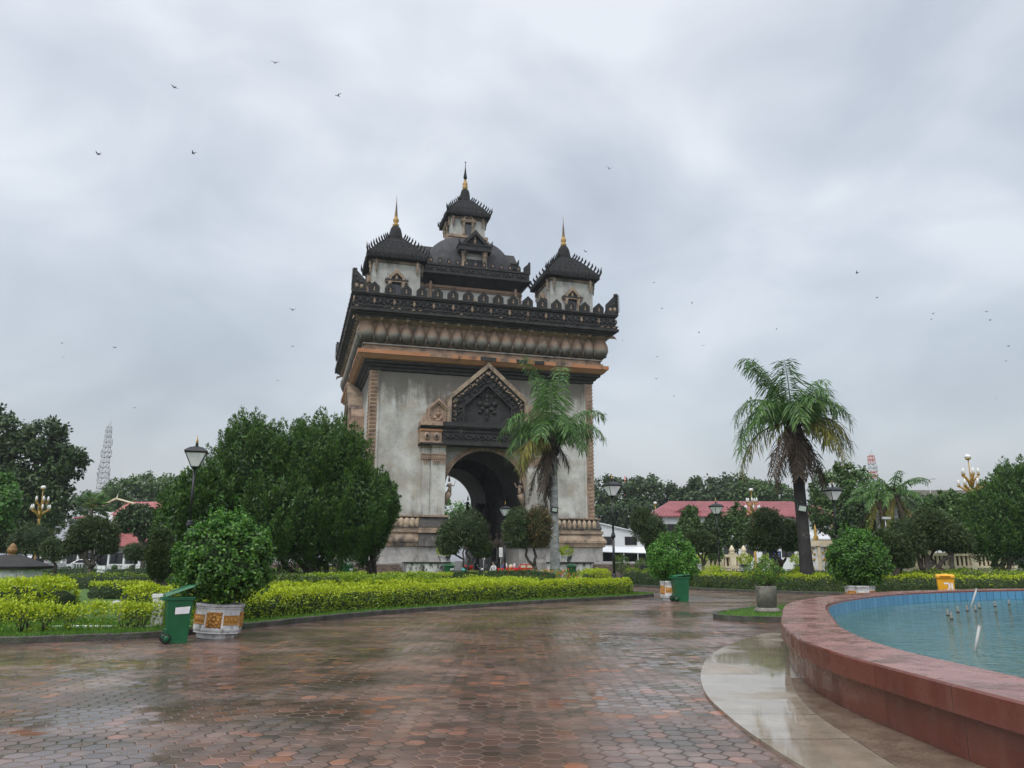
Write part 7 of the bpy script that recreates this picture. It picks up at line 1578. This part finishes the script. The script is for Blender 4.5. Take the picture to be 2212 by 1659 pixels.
mb = MB(); mb.add([(1.22,-.78,1.03),(1.22,.78,1.03),(.40,.60,1.53),(.40,-.60,1.53)], [(0,1,2,3)]); mb.build('windscreen', 'car_glass', o, loc=(.05,0,.02))
for s_ in (-1,1): mb = MB(); mb.prism([(-1.7,1.06),(.95,1.06),(.3,1.48),(-.5,1.54),(-1.5,1.46)], s_*.80-.03, s_*.80+.03); mb.build('side_window', 'car_glass', o); mb = MB(); mb.box(2.05,s_*.62-.2,.66,2.2,s_*.62+.2,.84); mb.build('headlight', 'frost', o); mb = MB(); mb.box(.9,s_*.9,1.0,1.05,s_*1.08,1.14); mb.build('mirror', 'car_white', o)
o = empty('parked_van', gx(60, 120), 'pale van parked behind the stone shrine roof at the left', 'van', None, R(190))
carbody([(-2.3,.4),(2.2,.4),(2.3,.9),(1.9,1.15),(-2.3,1.15)], [(-2.3,1.15),(1.85,1.15),(1.2,1.98),(-2.2,2.02)], 1.75, 1.6, 'car_white', o); wheels(o, (-1.5,1.5), .34, .78)
mb = MB(); mb.add([(1.86,-.8,1.2),(1.86,.8,1.2),(1.25,.72,1.95),(1.25,-.72,1.95)], [(0,1,2,3)]); mb.build('windscreen', 'car_glass', o, loc=(.04,0,0)); mb = MB(); mb.box(-1.9,-.90,1.25,.9,-.87,1.8); mb.build('side_window', 'car_glass', o)
for i, x in enumerate((164, 170, 176, 182, 188)):
    o = empty('bollard', gx(x, 100), 'dark leaning bollard in front of the white hatchback', 'bollard', 'row of bollards before the white car'); mb = MB(); mb.lathe([(.12,0),(.11,.95),(.13,.97),(.13,1.05),(.04,1.1)], 8); mb.build('post', 'steel', o)
o = empty('white_box', gx(223, 72, .1), 'small white box on the clipped hedge lawn at the left', 'box'); mb = MB(); mb.box(-.35,-.2,.4,.35,.2,1.0); mb.build('case', 'label_white', o); mb = MB(); mb.box(-.05,-.05,0,.05,.05,.4); mb.build('foot', 'steel', o)
o = empty('tool_bench', gx(2010+20, 52, .1), 'slanted dark board leaning on a stand behind the yellow bin', 'stand'); mb = MB(); mb.prism([(-.2,.9),(1.1,.45),(1.1,.53),(-.2,1.25)], -.3, .3); mb.build('board', 'brown_wood', o); mb = MB(); mb.tube([(0,0,0),(0,0,.95)], .05, 6); mb.tube([(.9,0,0),(.9,0,.5)], .05, 6); mb.build('leg', 'steel', o)

# ------------------------------------------------------------------ birds
def bird(label, x, y, Y, span, rz, flap, bank, grp=None):
    p = at(x, y, Y); o = empty('bird', p, label, 'bird', grp, rz); o.rotation_euler = (R(bank), 0, rz)
    mb = MB(); mb.tube([(0,-.26,0),(0,-.18,.01),(0,0,.02),(0,.14,.01),(0,.22,.0)], [.01,.045,.055,.035,.012], 7); mb.add([(-.02,-.2,0),(.02,-.2,0),(.09,-.38,0),(0,-.3,0),(-.09,-.38,0)], [(0,1,2,3),(0,3,4)]); b = mb.build('body', 'bird', o, fix=False)
    for s_ in (-1,1):
        mb = MB(); z = math.sin(R(flap)); vs = [(s_*.03,.10,.03),(s_*.22,.14,.03+z*.22),(s_*.55,-.10,.03+z*.32),(s_*.20,.00,.02+z*.2),(s_*.03,-.06,.02)]; mb.add(vs+[(a,b_,c-.008) for a,b_,c in vs], [(0,1,3,4),(1,2,3),(5,9,8,6),(6,8,7)]); mb.build('wing', 'bird', o, fix=False)
    o.scale = (span/1.1,)*3; return o
big = [(594,136,'bird with spread wings highest in the sky',10,35),(377,189,'bird gliding at the upper left',60,20),(730,207,'bird banking high above the monument spire',150,30),(213,333,'bird flying at the left edge of the sky',80,25),(418,331,'bird with flat wings right of the left edge bird',100,15),(1316,365,'bird with raised wings right of the central spire',200,60),(1265,544,'bird banking beside the right spire',40,30),(632,670,'bird flying left of the monument parapet',20,50),(1418,819,'bird diving between the monument and the second palm',180,55),(1852,590,'bird in the grey sky above the second palm',70,45)]
for i, (x, y, lab, rz, fl) in enumerate(big): bird('dark '+lab, x, y, 34 if i < 5 else 42, .46, R(rz), fl, rnd.uniform(-30,30))
small = [(1412,611),(1430,667),(1494,655),(1510,719),(1520,747),(1678,711),(1895,643),(2015,678),(2012,690),(2131,673),(2138,692),(1345,735),(1420,771),(134,742),(137,772),(248,751),(600,823),(632,748),(290,881),(2178,748),(2173,780),(2152,862),(1456,856)]
for x, y in small: bird('tiny dark bird far off in the grey sky', x, y, rnd.uniform(62,90), .46, rnd.uniform(0,6.28), rnd.uniform(5,60), rnd.uniform(-40,40), 'tiny far birds')

# litter on the wet paving
g = np.random.default_rng(77); n = 130; P = np.column_stack([g.uniform(-9,5,n), g.uniform(6,24,n), np.full(n,.006)]); P = P[P[:,1] < 17+(P[:,0]+8)*.8]; n = len(P)
A = rdir(g, n); A[:,2] = np.abs(A[:,2])*.12; N = np.tile([0,0,1.],(n,1))+rdir(g,n)*.2
o = leaf_obj('fallen_leaves', P, A, N, .055*g.uniform(.5,1.3,n), .03*g.uniform(.6,1.2,n), ['palm_dead','palm_yellow'], g.integers(0,2,n)); tag(o, 'small fallen leaves scattered on the wet paving', 'leaves', kind='stuff')
# ------------------------------------------------------------------ rain haze in the air
m = bpy.data.materials.new('rain_haze'); m.use_nodes = True; m.node_tree.nodes.clear(); T = NT(m.node_tree)
vol = T.n('ShaderNodeVolumePrincipled', ins={'Color': (.86, .91, .97), 'Density': .00024, 'Anisotropy': .3})
ou = T.n('ShaderNodeOutputMaterial', ins={'Volume': vol}); MT['haze'] = m
mb = MB(); mb.box(-460, -40, -1.1, 460, 480, 95); o = mb.build('haze', 'haze'); o['kind'] = 'stuff'
